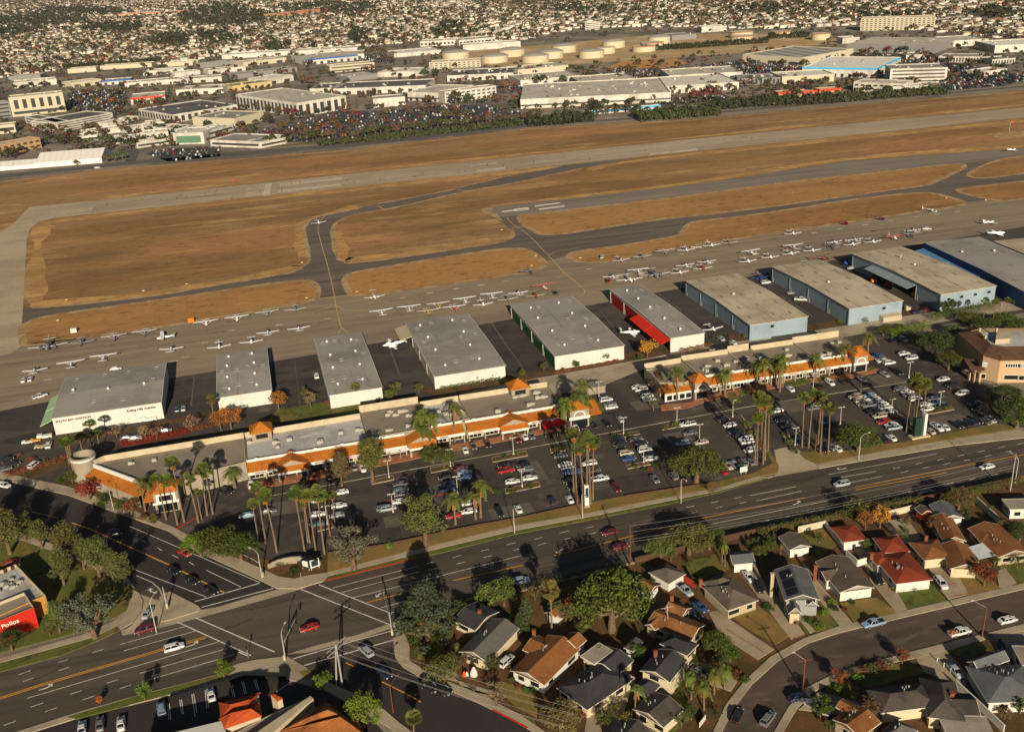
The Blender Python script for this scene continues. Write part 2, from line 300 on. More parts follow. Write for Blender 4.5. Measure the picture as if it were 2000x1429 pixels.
sheet('slip_lane',[(258,1219),(278,1192),(281,1172),(274,1160),(312,1172),(318,1200),(309,1216),(270,1232),(240,1232)],m_pad,LZ(5))
LANE=[]
def A(o,s,*segs):
 for x1,y1,x2,y2 in segs:LANE.append(((o[0]+s*x1,o[1]+s*y1),(o[0]+s*x2,o[1]+s*y2)))
A((0,1009),.35,(670,710,1030,610),(690,745,1090,635),(150,1010,1220,695),(780,870,1265,733),(790,920,1310,765),(105,878,172,855),(320,812,380,795),(517,755,577,737),(127,917,187,897),(327,856,385,837),(390,988,455,967),(460,1020,527,996),(170,1060,240,1036),(250,1085,318,1062),(595,925,657,907),(667,957,730,935),(20,1162,90,1136),(720,50,1450,365),(600,235,1150,445),(760,325,850,365),(850,365,890,400),(890,400,905,440),(880,172,905,188),(960,210,995,228),(1055,250,1083,268),(1150,295,1345,390),(790,130,815,142),(100,100,150,120))
A((650,1009),.35,(0,395,470,275),(50,420,480,305),(110,450,1050,215),(670,225,715,213),(825,190,870,180),(690,262,740,250),(840,225,885,215),(970,155,1020,143),(1010,185,1040,178),(1125,125,1170,113),(1145,158,1190,145),(1265,90,1315,77),(1290,125,1330,115),(1410,62,1455,52),(1430,95,1470,86),(270,505,400,470),(320,535,345,528),(520,260,565,249),(530,298,575,287))
A((1300,640),.35,(470,935,725,885),(505,965,757,910),(905,818,1520,700),(970,835,1175,800),(1030,862,1210,827),(0,1145,960,952),(385,950,425,942),(255,975,295,967),(412,978,450,970),(280,1005,320,995),(115,1000,160,993),(145,1032,180,1022),(1270,785,1310,777),(1395,760,1435,750),(1515,738,1553,728),(1630,715,1668,706),(1745,692,1783,684),(1855,670,1893,660),(1313,807,1353,797),(1435,782,1475,775),(1550,763,1588,753),(1665,740,1700,733),(1783,717,1817,708),(1893,693,1930,685),(1570,870,1610,862),(1695,847,1730,838),(1325,917,1365,910),(675,1053,720,1043),(540,1080,580,1070),(810,1025,850,1015),(1810,822,1850,814),(1960,650,2000,642))
line_obj('lane_marking',LANE,.19,m_white,LZ(6))
line_obj('crosswalk_marking',[[(346,1213.5),(490,1279)],[(381,1205),(536,1272)],[(380,1174),(507,1138)],[(394,1185),(534,1148)],[(588,1150),(774,1224)],[(623,1141),(769,1199)],[(554,1291),(700,1248),(774,1229)],[(592,1299),(768,1249)],[(466,1272),(482,1279)]],.32,m_white,LZ(6))
line_obj('yellow_centre_marking',[[(0,1361),(80,1335),(231,1291)],[(0,1364),(80,1338),(231,1294)],[(231,1291),(320,1265),(402,1242)],[(231,1294),(320,1268),(402,1245)],[(716,1176),(783,1158)],[(884,1133),(1021,1103)],[(1080,1085),(1363,1013),(1573,971)],[(1671,950),(2000,887),(2200,850)],[(1671,956),(1850,922)]],.3,m_yel,LZ(6))
line_obj('cross_street_centre_marking',[[(63,999),(114,1011)],[(52,1014),(77,1020)],[(140,1020),(175,1032),(332,1103),(441,1158)],[(-100,968),(20,998)]],.4,m_yel,LZ(6))
line_obj('side_street_centre_marking',[[(746,1330),(790,1352),(822,1370)],[(676,1293),(690,1300)]],.3,m_yel,LZ(6))
line_obj('red_kerb_marking',[[(634,1134.5),(700,1118),(800,1093.5)],[(344,1034),(375,1016),(395,1005)],[(962,1386),(1000,1405),(1030,1421)],[(835,971),(860,967),(892,956)],[(757,979),(783,974)]],.5,m_redp,.135)
line_obj('car_park_line',[[(528,968),(800,917),(926,894),(1150,852),(1450,796),(1616,770),(1770,746)]],.45,m_fade,LZ(8))
def arrow(b,x,y,dx,dy,turn):
 o=P(x,y);d=(P(x+dx,y+dy)-o).normalized();n=Vector((-d.y,d.x,0));q=lambda a,c:(o+d*a+n*c*turn)
 for pts in([(-1.6,-.3),(.2,-.3),(.2,.1),(-1.6,0)],[(.2,-.3),(1.0,.25),(.8,.6),(.2,.1)],[(.35,1.0),(1.45,.9),(1.3,-.25)]):
  b.face([(q(*p).x,q(*p).y,LZ(6))for p in(pts if turn>0 else pts[::-1])])
b=MB()
for x,y,dx,dy,t in((90,1342,10,-3,1),(376,1258,10,-3,1),(296,1154,-10,-3,-1),(743,1159,-10,3,1),(1094,1074,-10,3,1),(1645,915,-10,3,-1),(1557,982,10,-2.5,1),(1346,1025,10,-3,1),(1508,868,8,10,1)):arrow(b,x,y,dx,dy,t)
o=b.build('turn_arrow_marking',m_white);o['kind']='structure'
line_obj('stall_line',[[(374,1350),(381,1398)],[(351,1365),(355,1394)],[(327,1372),(330,1404)],[(400,1342),(404,1382)],[(450,1336),(455,1360)],[(472,1329),(478,1354)],[(495,1322),(502,1346)],[(540,1350),(570,1329)]]+[[(x+3.5,y),(x2+3.5,y2)]for x,y,x2,y2 in((374,1350,381,1390),(351,1365,355,1394),(327,1372,330,1404),(400,1342,404,1382),(450,1336,455,1360),(472,1329,478,1354),(495,1322,502,1346))],.16,m_white,LZ(6))
b=MB();rr=random.Random(9)
for a,c,n in(((880,905),(906,1010),0),):pass
def walk(px,m=m_walk,z=.12,name='sidewalk',curve=0):return sheet(name,px,m,z,thick=.2,curve=curve)
walk([(2300,790),(2000,843),(1990,838),(1800,868),(1680,890),(1594,908),(1600,914.5),(1680,900.5),(1800,880.5),(1860,870.5),(2000,854.5),(2300,799)])
walk([(1480,930),(1405,953),(1300,972),(1150,1002),(1004,1027),(860,1062),(800,1076),(640,1118),(600,1124),(575,1130),(545,1126),(515,1112),(400,1062),(340,1030),(240,988),(133,950),(28,928),(-200,870),(-200,879),(28,942.5),(133,966.5),(210,994.5),(329,1036.5),(381,1074.5),(504,1130.5),(540,1148.5),(580,1149.5),(630,1135.5),(640,1126),(800,1085),(860,1070),(1004,1036),(1150,1009),(1300,979),(1405,958),(1510,930.5)])
def lawn(px,m=m_lawn2,z=.11,name='lawn',curve=0):return sheet(name,px,m,z,kind='structure',thick=.17,curve=curve)
lawn([(800,1086),(860,1071),(1004,1037),(1150,1010),(1300,980),(1405,959),(1500,932),(1500,934),(1405,961.5),(1300,985.5),(1150,1015.5),(1004,1043.5),(860,1079.5),(800,1093.5),(640,1133),(636,1127)],m_lawn)
lawn([(640,1080),(750,1064),(870,1038),(950,1022),(1026,1008),(1126,986),(1220,968),(1390,942),(1470,924),(1508,905),(1496,880),(1506,884),(1522,910),(1518,924),(1480,930),(1405,952),(1300,971),(1150,1001),(1004,1026),(860,1061),(800,1075),(640,1117)])
lawn([(345,1050),(440,1075),(520,1092),(560,1098),(640,1080),(640,1117),(600,1123),(575,1129),(545,1125),(515,1111),(400,1061),(340,1029)],m_bed)
lawn([(1560,884),(1600,880),(1656,880),(1712,868),(1780,862),(1812,852),(1860,844),(1944,826),(1990,836),(1800,867),(1680,889),(1594,906),(1572,896)])
lawn([(-200,975),(28,1050),(140,1090),(262,1150),(252,1190),(225,1205),(170,1230),(0,1275),(-150,1310)],m_lawn)
walk([(-150,1310),(0,1285),(165,1238),(222,1212),(248,1192),(256,1168),(262,1152),(272,1158),(279,1173),(277,1190),(259,1215.5),(235,1229),(228,1222),(185,1243),(0,1294),(-150,1322)])
lawn([(-150,1323),(0,1295),(185,1244),(228,1223),(234,1230),(190,1251.5),(120,1279.5),(0,1311.5),(-150,1350)],m_lawn)
walk([(-200,962),(28,1036),(140,1076),(250,1128),(263,1148),(140,1090),(28,1050),(-200,975)])
sheet('traffic_island',[(314,1214),(318,1196),(311,1168),(318,1159),(332,1155),(385,1182),(392,1188),(388,1193),(330,1211)],m_walk,.13,thick=.2)
walk([(-150,1480),(28,1430),(150,1391),(259,1360),(420,1318),(464,1296),(500,1288),(560,1281),(598,1303),(611,1319),(640,1331),(690,1353),(750,1385),(780,1411),(850,1461),(820,1468),(760,1420),(720,1395),(640,1350),(600,1338),(560,1325),(470,1322),(300,1365),(150,1402),(-100,1480)])
lawn([(130,1400),(259,1361.5),(420,1319.5),(455,1302),(462,1306),(440,1322),(300,1364),(150,1404)],m_lawn,z=.135)
sheet('corner_car_park',[(-100,1480),(150,1403),(300,1366),(470,1323),(560,1326),(600,1339),(640,1351),(720,1396),(760,1440),(700,1500),(100,1520)],m_new,LZ(5))
lawn([(584,1312),(604,1306),(612,1322),(598,1328)],m_lawn2,z=.14)
sheet('yard',[(790,1213),(900,1184),(1017,1152),(1230,1099),(1400,1057),(1480,1038),(1600,1017),(1720,991),(1840,968),(2000,935),(2300,873),(2300,1100),(2000,1142),(1800,1192),(1640,1230),(1570,1255),(1510,1290),(1465,1330),(1430,1375),(1400,1440),(1300,1520),(1060,1480),(1062,1440),(1001,1406),(921,1366),(841,1334),(787,1302),(773,1284),(769,1264)],m_bed,LZ(3))
sheet('residential_street',[(2300,1100),(2000,1150),(1800,1197),(1640,1235),(1580,1255),(1520,1290),(1470,1335),(1435,1380),(1400,1450),(1480,1490),(1505,1440),(1540,1380),(1570,1345),(1640,1310),(1720,1288),(1780,1272),(1850,1255),(1920,1238),(2000,1218),(2300,1150)],m_brownroad,LZ(4))
walk([(2300,1088),(2000,1139),(1800,1185),(1640,1222),(1570,1246),(1505,1282),(1455,1328),(1418,1375),(1385,1445),(1400,1450),(1435,1380),(1470,1335),(1520,1290),(1580,1255),(1640,1235),(1800,1197),(2000,1150),(2300,1099)],curve=0)
walk([(2300,1163),(2000,1232),(1930,1246),(1860,1268),(1790,1284),(1720,1298),(1650,1320),(1585,1352),(1555,1386),(1520,1445),(1505,1440),(1540,1380),(1570,1345),(1640,1310),(1720,1288),(1780,1272),(1850,1255),(1920,1238),(2000,1218),(2300,1150)])
sheet('yard',[(2300,1163),(2000,1233),(1930,1247),(1860,1269),(1790,1285),(1720,1299),(1650,1321),(1585,1353),(1555,1387),(1520,1446),(1500,1520),(2300,1520)],m_bed,LZ(3))
walk([(768,1246),(790,1236),(800,1262),(800,1290),(850,1320),(930,1352),(1010,1392),(1075,1435),(1060,1439),(1000,1405),(920,1365),(840,1333.5),(786,1301.5),(772,1283.5)])
walk([(786,1214),(900,1187),(1017,1155),(1230,1102),(1400,1060),(1480,1041),(1480,1037.5),(1400,1056.5),(1230,1098.5),(1017,1151.5),(900,1183.5),(790,1210)])
for px,m in(([(1422,1196),(1462,1170),(1552,1235),(1515,1258),(1448,1218)],m_lawn2),([(1560,1200),(1600,1165),(1645,1215),(1625,1226),(1590,1234),(1572,1236)],m_lawn),([(1640,1178),(1712,1166),(1752,1194),(1668,1216)],m_lawn2),([(1748,1158),(1820,1136),(1850,1172),(1770,1191)],m_lawn),([(1858,1128),(1910,1110),(1955,1148),(1890,1163)],m_lawn2),([(1950,1104),(2010,1080),(2040,1128),(1975,1144)],m_lawn),([(980,1330),(1040,1345),(1052,1368),(1048,1400),(1010,1380),(975,1350)],m_lawn2),([(1005,1388),(1044,1404),(1048,1420),(1020,1402)],m_lawn),([(1568,1040),(1610,1032),(1632,1064),(1600,1090),(1588,1072)],m_lawn2),([(800,1222),(870,1205),(885,1240),(850,1290),(812,1285)],m_lawn2),([(1620,1330),(1680,1340),(1672,1370),(1612,1345)],m_lawn),([(1840,1265),(1905,1246),(1930,1266),(1890,1290)],m_lawn),([(1660,1315),(1780,1290),(1810,1312),(1690,1344)],m_lawn),([(1290,1330),(1330,1335),(1352,1400),(1300,1440),(1270,1425)],m_lawn),([(1332,1100),(1420,1075),(1424,1110),(1360,1135)],m_lawn)):
 lawn(px,m,z=.08)
def drive(px,m=m_drive,z=.09):return sheet('driveway',px,m,z,thick=.15)
for px in([(1384,1195),(1400,1192),(1512,1268),(1480,1288),(1420,1248),(1400,1228)],[(1432,1103),(1472,1097),(1500,1150),(1520,1165),(1572,1238),(1545,1248),(1480,1165),(1462,1140)],[(1548,1195),(1556,1193),(1592,1232),(1582,1236)],[(1575,1100),(1594,1130),(1665,1216),(1640,1222),(1600,1172),(1588,1150)],[(1660,1062),(1692,1056),(1720,1100),(1772,1190),(1750,1196),(1700,1135),(1690,1105)],[(1812,1100),(1852,1090),(1892,1160),(1852,1170),(1820,1130)],[(1946,1116),(1962,1108),(1986,1138),(1970,1146),(1952,1148)],[(1722,1020),(1770,1010),(1800,1052),(1760,1062)],[(900,1338),(970,1360),(930,1352),(888,1320)],[(830,1302),(850,1285),(880,1295),(900,1330),(852,1322)],[(1146,1400),(1190,1350),(1240,1330),(1200,1440),(1140,1440)],[(1780,1272),(1840,1262),(1896,1322),(1880,1345),(1850,1330),(1806,1312)],[(1600,1350),(1690,1375),(1680,1400),(1560,1385)],[(1340,1285),(1392,1300),(1440,1330),(1428,1350),(1360,1325)],[(1930,1246),(2010,1232),(2010,1280),(1960,1285)],[(932,1340),(960,1350),(948,1372),(920,1360)]):drive(px)
b=MB()
for x1,y1,x2,y2 in((1500,1146,1516,1138),(1515,1170,1535,1160),(1530,1195,1556,1184),(1545,1222,1565,1212),(1548,1247,1572,1239),(1418,1228,1492,1273),(1832,1146,1864,1138),(1856,1165,1892,1158)):ribbon([(x1,y1),(x2,y2)],.35,.097,b=b)
o=b.build('brick_band',m_brick);o['kind']='structure'
sheet('verge',[(540,800),(620,787),(740,772),(760,778),(690,806),(520,826)],m_lawn,.03,thick=.1)
sheet('verge',[(820,758),(985,735),(1060,722),(1215,692),(1320,670),(1330,682),(1250,700),(1105,726),(985,750),(860,776)],m_bed,.03,thick=.1)
sheet('verge',[(1440,652),(1580,634),(1760,606),(1900,585),(1900,595),(1715,623),(1560,648),(1440,664)],m_bed,.03,thick=.1)
sheet('verge',[(100,862),(235,838),(400,806),(470,790),(470,796),(400,814),(235,846),(110,872)],m_bed,.03,thick=.1)
sheet('flower_bed',[(230,862),(300,850),(370,838),(372,846),(300,862),(240,872)],m_redbed,.05,thick=.12)
sheet('verge',[(130,960),(215,992),(330,1035),(400,1062),(345,1050),(300,1010),(210,950),(150,930),(120,945)],m_bed,.04,thick=.1)
sheet('verge',[(0,930),(60,912),(110,900),(150,885),(140,905),(70,930),(0,940)],m_bed,.04,thick=.1)
sheet('side_walk_paving',[(480,946),(640,916),(940,858),(1092,832),(1096,840),(942,870),(642,930),(486,958)],m_brick,.1,thick=.17)
sheet('side_walk_paving',[(1290,790),(1345,786),(1380,772),(1520,745),(1665,730),(1715,720),(1716,726),(1665,738),(1520,757),(1385,782),(1340,798),(1292,802)],m_brick,.1,thick=.17)
for px in([(1420,768),(1434,765),(1448,784),(1428,788)],[(1440,763),(1460,760),(1468,768),(1446,774)],[(1530,746),(1580,738),(1584,748),(1534,758)],[(1595,738),(1620,734),(1624,742),(1600,748)],[(1128,812),(1172,782),(1182,800),(1150,822),(1136,824)],[(1690,722),(1704,714),(1712,720),(1694,726)],[(1400,655),(1420,650),(1420,660),(1400,664)]):lawn(px,m_lawn,z=.12)
def island(px):sheet('planter_island',px,m_walk,.14,thick=.21);w=offset([P(*p)for p in px],-.45);sheet('planter_soil',w,m_bed,.16,world=True,thick=.1)
for px in([(960,893),(1028,880),(1031,890),(962,903)],[(986,954),(1052,940),(1056,950),(988,964)],[(1074,876),(1104,870),(1106,880),(1076,885)],[(1190,850),(1248,842),(1250,848),(1192,858)],[(1223,908),(1286,896),(1290,904),(1226,916)],[(1291,832),(1330,824),(1332,833),(1294,840)],[(1395,815),(1420,812),(1422,820),(1398,822)],[(1806,802),(1858,792),(1864,800),(1810,810)],[(1744,756),(1768,752),(1770,760),(1746,764)],[(724,938),(768,929),(770,937),(726,946)],[(840,914),(886,904),(888,914),(842,924)],[(618,1028),(650,1022),(652,1030),(620,1038)],[(1716,812),(1752,806),(1768,818),(1724,826)],[(1440,812),(1448,810),(1500,880),(1490,884)],[(1526,846),(1536,840),(1562,884),(1552,888)]):island(px)
sheet('entry_concrete',[(1512,878),(1548,870),(1596,904),(1600,915),(1510,931),(1520,920)],m_pad,.008)
m_patch=mat('patched_asphalt',S(66,59,54),.92,[(.4,(1,1),S(54,48,44),.42,.66,7)]);m_patch2=mat('worn_pale_asphalt',S(98,89,79),.92,[(.3,(1,1),S(84,76,68),.42,.66,7)]);b=MB();b2=MB();rr=random.Random(14)
for k,(x,y,w_,h_)in enumerate(((768,1030,5,12),(752,1044,9,6),(1052,918,3,14),(930,940,12,5),(1000,1000,14,7),(1240,940,12,8),(1330,860,9,14),(1180,800,9,10),(1260,790,10,7),(1470,830,8,16),(1560,790,12,8),(1640,780,10,7),(1730,740,12,9),(700,960,10,5),(560,990,9,8),(600,940,12,4),(880,890,14,4),(1120,930,7,9),(1380,790,12,5),(1700,790,7,14),(1850,820,12,6),(1780,700,8,8),(840,960,9,6),(500,1010,8,9))):(b if k%2 else b2).cbox(P(x,y),UH,VH,w_*rr.uniform(.8,1.2),h_*rr.uniform(.8,1.2),LZ(7),LZ(7)+.005+k*.0004)
for bb,m_,n_ in((b,m_patch,'asphalt_patch'),(b2,m_patch2,'asphalt_patch')):o=bb.build(n_,m_);o['kind']='structure'
line_obj('apron_seam',[[(960,630),(985,668),(1020,716)],[(760,676),(782,736)],[(574,698),(580,740),(586,796)],[(380,734),(373,792)],[(1170,604),(1204,646)],[(1288,574),(1330,606)],[(1640,530),(1720,580)],[(1500,560),(1590,620)]],.5,m_patch2,LZ(7),jit=1.4)
sg=[]
for k in range(34):
 x,y=rr.uniform(560,1900),0;y=1000-(x-560)*.17+rr.uniform(-60,40);sg.append([(x,y),(x+rr.uniform(8,20),y+rr.uniform(-2,6)),(x+rr.uniform(22,40),y+rr.uniform(-8,12))])
line_obj('crack_seal',sg,.22,m_patch,LZ(7)+.006,curve=3)
sg=[]
for k in range(40):x=rr.uniform(20,1950);y=1370-x*.24+rr.uniform(-70,60);sg.append([(x,y),(x+30,y-8+rr.uniform(-2,2)),(x+rr.uniform(60,130),y-24+rr.uniform(-6,4))])
line_obj('tyre_streak',sg,.5,m_patch,LZ(2)+.003,curve=3,jit=.8)
sg=[]
for k in range(60):x=rr.uniform(60,1950);y=655-(x-60)*.128+rr.uniform(-5,52);sg.append([(x,y),(x+rr.uniform(25,90),y-rr.uniform(2,14))])
line_obj('oil_streak',sg,1.3,mat('oil_stained_apron',S(112,98,80),.9,[(.3,(1,1),S(132,117,96),.4,.62,8)]),LZ(5),curve=0,jit=1.2)
m_roofg=mat('grey_membrane_roof',S(150,144,135),.85,[(.35,(1.2,.1),S(120,112,102),.55,.75,8),(.05,(1,1),S(130,124,116),.42,.64,8),(.5,(.3,2),S(154,148,140),.5,.75,7),(1.4,(1,1),.9,.4,.7,6)])
m_rooft=mat('tan_metal_roof',S(188,175,150),.8,[(.5,(1.5,.08),S(120,104,84),.58,.78,8),(.06,(1,1),S(164,150,126),.42,.64,8),(.25,(2.4,.12),S(140,127,106),.52,.72,8),(1.2,(1,1),.9,.42,.7,6)],wave=(1.0,.93,HEAD))
m_wallw=mat('white_metal_siding',S(196,192,182),.7,[(.12,(1,1),S(180,174,162),.45,.75,7)],wave=(1.1,.94,HEAD))
m_wallb=mat('blue_grey_siding',S(134,150,158),.7,[(.12,(1,1),S(120,136,144),.42,.7,7)],wave=(1.1,.9,HEAD))
m_walldb=mat('deep_blue_siding',S(30,78,128),.65,[(.2,(1,1),S(26,66,108),.42,.7,7)],wave=(1.1,.9,HEAD+1.57))
m_skyb=mat('sky_blue_panel',S(88,136,176),.6,wave=(1.1,.88,HEAD+1.57))
m_green=mat('green_door_paint',S(18,84,34),.7,wave=(1.2,.8,HEAD+1.57))
m_red=mat('red_door_paint',S(150,14,12),.6,wave=(1.2,.86,HEAD+1.57))
m_redc=mat('red_canopy_paint',S(196,44,20),.6)
m_beige=mat('beige_panel',S(176,162,132),.7,wave=(1.2,.9,HEAD+1.57))
m_mint=mat('mint_panel',S(150,178,136),.7)
m_greyp=mat('grey_panel',S(130,140,146),.6,wave=(1.0,.9,HEAD+1.57))
m_trim=mat('white_trim',S(200,196,188),.6)
m_darkg=mat('dark_glass',S(24,26,28),.15,spec=.6)
m_dkin=mat('opening_shade',S(28,26,24),.9)
m_stuc=mat('tan_stucco',S(142,132,114),.9,[(.3,(1,1),S(128,118,102),.42,.7,8)])
m_tan=mat('cream_stucco',S(176,162,134),.9,[(.3,(1,1),S(162,148,122),.42,.7,8)])
m_tile=mat('orange_clay_tile',S(178,106,28),.8,[(.25,(1,1),S(150,84,22),.42,.66,8),(.9,(1,1),S(160,92,26),.42,.66,8),(2.5,(1,1),S(192,122,46),.5,.75,6)],wave=(.7,.82,HEAD))
m_roofw=mat('white_coated_roof',S(176,174,168),.85,[(.1,(1,1),S(152,148,140),.42,.66,8),(.5,(1,1),S(196,194,188),.5,.75,8),(1.8,(1,1),.88,.42,.7,6)])
m_rooftan=mat('tan_gravel_roof',S(140,129,112),.9,[(.1,(1,1),S(122,112,97),.42,.66,8),(1.6,(1,1),.88,.42,.7,6)])
m_metal=mat('galvanised_metal',S(170,168,162),.45,metal=.4)
m_unit=mat('cream_unit_paint',S(156,150,138),.7)
m_brown=mat('brown_frame',S(74,52,38),.8)
def text_mesh(txt,size,o,u,up,m,parent,name='lettering',depth=.04,bold=0.0):
 cu=bpy.data.curves.new('lettering','FONT');cu.body=txt;cu.size=size;cu.align_x='CENTER';cu.align_y='CENTER';cu.extrude=depth;cu.offset=bold
 t=bpy.data.objects.new('lettering_pattern',cu);C.objects.link(t)
 me=bpy.data.meshes.new_from_object(t.evaluated_get(bpy.context.evaluated_depsgraph_get()));bpy.data.objects.remove(t,do_unlink=True)
 n=u.cross(up);R=Matrix((u,up,n)).transposed().to_4x4();R.translation=Vector(o)-root_loc(parent)
 me.transform(R);me.materials.clear();me.materials.append(m)
 ob=bpy.data.objects.new(name,me);C.objects.link(ob);ob.parent=parent;KIDS.setdefault(parent.name,[]).append(ob);return ob
m_letter=mat('dark_letter',S(70,34,26),.7);m_lettr=mat('red_letter',S(190,30,20),.7);m_lettw=mat('white_letter',S(236,232,222),.7)
_rd=(P(1845,236)-P(1665,254));_rd.z=0;_rd.normalize();_rt=bpy.data.objects.new('runway_lettering',None);C.objects.link(_rt)
_ro=text_mesh('T O R R A N C E',13,P(*rw(1752,.5))+UP*(LZ(6)-.03),-_rd,Vector((_rd.y,-_rd.x,0)),m_fade,_rt,'runway_lettering_paint',.003,.25);_ro.parent=None;_ro['kind']='structure';bpy.data.objects.remove(_rt,do_unlink=True)
def frame(o,ang):
 u=Vector((math.cos(ang),math.sin(ang),0));v=Vector((-u.y,u.x,0));o=V2(o)
 return u,v,(lambda a,b,z=0:o+u*a+v*b+UP*z)
def vent_dome(b,c,r=.55):
 b.loft([[c+Vector((math.cos(k*.785)*r*q,math.sin(k*.785)*r*q,z))for k in range(8)]for q,z in((.6,0),(.6,.3),(1,.45),(1,.8),(.7,1.05),(.2,1.15))])
def hangar(label,H,h,wall,roofm,doorm,doors,opened=(),canopy=None,dome=(2,4),sky='outline',posts=None,rise=.9,windows=()):
 q=[P(x,y,h)for x,y in H];fl,fr,bl,br=q;c=V2((fl+fr+bl+br)/4)
 wd=((fr-fl).length+(br-bl).length)/2;dp=((bl-fl).length+(br-fr).length)/2
 a=math.atan2((fr-fl).y+(br-bl).y,(fr-fl).x+(br-bl).x);a2=math.atan2((bl-fl).y+(br-fr).y,(bl-fl).x+(br-fr).x)-math.pi/2
 u,v,F=frame(c,(a+a2)/2);W,D=wd/2,dp/2
 t=thing('hangar',label,'hangar',c,0,'box hangars along the apron')
 rz=lambda y:h+rise*(1-abs(y)/D)
 b=MB();T=.25
 b.box(F(-W,-D),u,v,wd,T,0,h);b.box(F(-W,D-T),u,v,wd,T,0,h)
 for x0 in((W-T,)if doors else(W-T,-W)):
  for s_ in(-1,1):
   ys=[(0,s_*(D-T))]
   pts=[F(x0,0),F(x0,s_*(D-T))]
   for xx,flip in((x0,0),(x0+T,1)):
    pp=[F(xx,0,0),F(xx,s_*(D-T),0),F(xx,s_*(D-T),h),F(xx,0,h+rise)]
    b.face(pp if(s_>0)==bool(flip)else pp[::-1])
 b.build('wall',wall,t)
 hd=h-(3.0 if wall is m_walldb else 1.0)
 if doors:
  hb=MB()
  for s_ in(-1,1):
   for xx,flip in((-W,1),(-W+T,0)):
    pp=[F(xx,0,hd),F(xx,s_*(D-T),hd),F(xx,s_*(D-T),h),F(xx,0,h+rise)]
    hb.face(pp if(s_>0)!=bool(flip)else pp[::-1])
  hb.face([F(-W,-D+T,hd),F(-W,D-T,hd),F(-W+T,D-T,hd),F(-W+T,-D+T,hd)])
  for k in range(doors+1):
   y=-D+T+(dp-2*T)*k/doors
   hb.cbox(F(-W-.03+.2,min(max(y,-D+.5),D-.5)),u,v,.45,.5,0,hd)
  hb.build('door_frame',posts or wall,t)
  for k in range(doors):
   y0=-D+T+(dp-2*T)*k/doors+.25;y1=-D+T+(dp-2*T)*(k+1)/doors-.25
   if k in opened:
    b2=MB();L=canopy[1]
    p=[F(-W-.05,y0,hd+.2),F(-W-.05,y1,hd+.2),F(-W-L,y1,hd-canopy[2]),F(-W-L,y0,hd-canopy[2])]
    b2.loft([[p[0],p[3],p[3]-UP*.22,p[0]-UP*.22],[p[1],p[2],p[2]-UP*.22,p[1]-UP*.22]])
    o=b2.build('raised_door',canopy[0],t,fix=True);o['label']='hangar door swung up as a canopy'
    if len(canopy)>3:
     b3=MB()
     for yy in(y0,y1):b3.tube([F(-W-L,yy,hd-canopy[2]),F(-W-1.2,yy,hd-canopy[2]-2.6)],.12,5)
     b3.build('door_brace',m_trim,t)
   else:
    b2=MB();b2.box(F(-W+.1,y0),u,v,.12,y1-y0,.05,hd);o=b2.build('hangar_door',doorm,t)
    b4=MB();b4.box(F(-W+.02,y1-1.3),u,v,.1,1.0,.06,2.1);b4.build('door_leaf',m_beige,o)
 ov=.25;r=MB()
 for s_ in(-1,1):
  pp=[F(-W-ov,0,h+rise+.05),F(-W-ov,s_*(D+ov),h+.05),F(W+ov,s_*(D+ov),h+.05),F(W+ov,0,h+rise+.05)]
  if s_>0:pp=pp[::-1]
  r.face(pp);r.face([p-UP*.2 for p in pp[::-1]])
  e=[p-UP*.2 for p in pp]
  for i in range(4):
   if s_>0 and i==3 or s_<0 and i==3:continue
   r.face([pp[i],e[i],e[(i+1)%4],pp[(i+1)%4]])
 ro=r.build('roof',roofm,t)
 for x0 in(-W-ov-.05,W+ov-.1):
  g=MB()
  for s_ in(-1,1):
   p0,p1=F(x0,0,h+rise-.14),F(x0,s_*(D+ov),h-.14);w_=u*.15
   g.loft([[p0,p0+w_,p0+w_+UP*.3,p0+UP*.3],[p1,p1+w_,p1+w_+UP*.3,p1+UP*.3]])
  g.build('roof_edge_trim',m_trim if roofm is m_roofg else roofm,t,fix=True)
 rr=random.Random(label)
 nx,ny=dome
 for i in range(nx):
  for j in range(ny):
   y=-D+dp*(j+.5+rr.uniform(-.06,.06))/ny;x=-W+wd*(i+.35+.3*rr.random()/2)/nx
   b2=MB();vent_dome(b2,F(x,y,rz(y)-.1));b2.build('roof_vent',m_trim,ro,smooth=True)
 for i in range(3 if sky=='strip' else 4):
  for j in range(5 if sky=='strip' else 3):
   y=-D+dp*(j+.6+rr.uniform(-.12,.12))/(5 if sky=='strip' else 3);x=-W+wd*(i+.5+rr.uniform(-.15,.15))/(3 if sky=='strip' else 4)
   b2=MB()
   if sky=='strip':
    sl=(-1 if y>0 else 1)*rise/D
    p=[F(x-.45,y-1.6,rz(y)+.11-1.6*sl),F(x+.45,y-1.6,rz(y)+.11-1.6*sl),F(x+.45,y+1.6,rz(y)+.11+1.6*sl),F(x-.45,y+1.6,rz(y)+.11+1.6*sl)]
    b2.face(p);b2.build('skylight',m_rooftan,ro)
   else:
    for dx,dy,sx,sy in((-.8,0,.16,2.2),(.8,0,.16,2.2),(0,1.1,1.6,.16),(0,-1.1,1.6,.16)):b2.cbox(F(x+dx,y+dy),u,v,sx,sy,rz(y)+.02,rz(y)+.16)
    if rr.random()<.7:b2.build('skylight',m_metal,ro)
 for x,z in windows:
  b2=MB();b2.box(F(-W+x*wd,-D-.06),u,v,1.6,.08,z,z+1.0);b2.build('window',m_darkg,t)
 return t,F,W,D,h
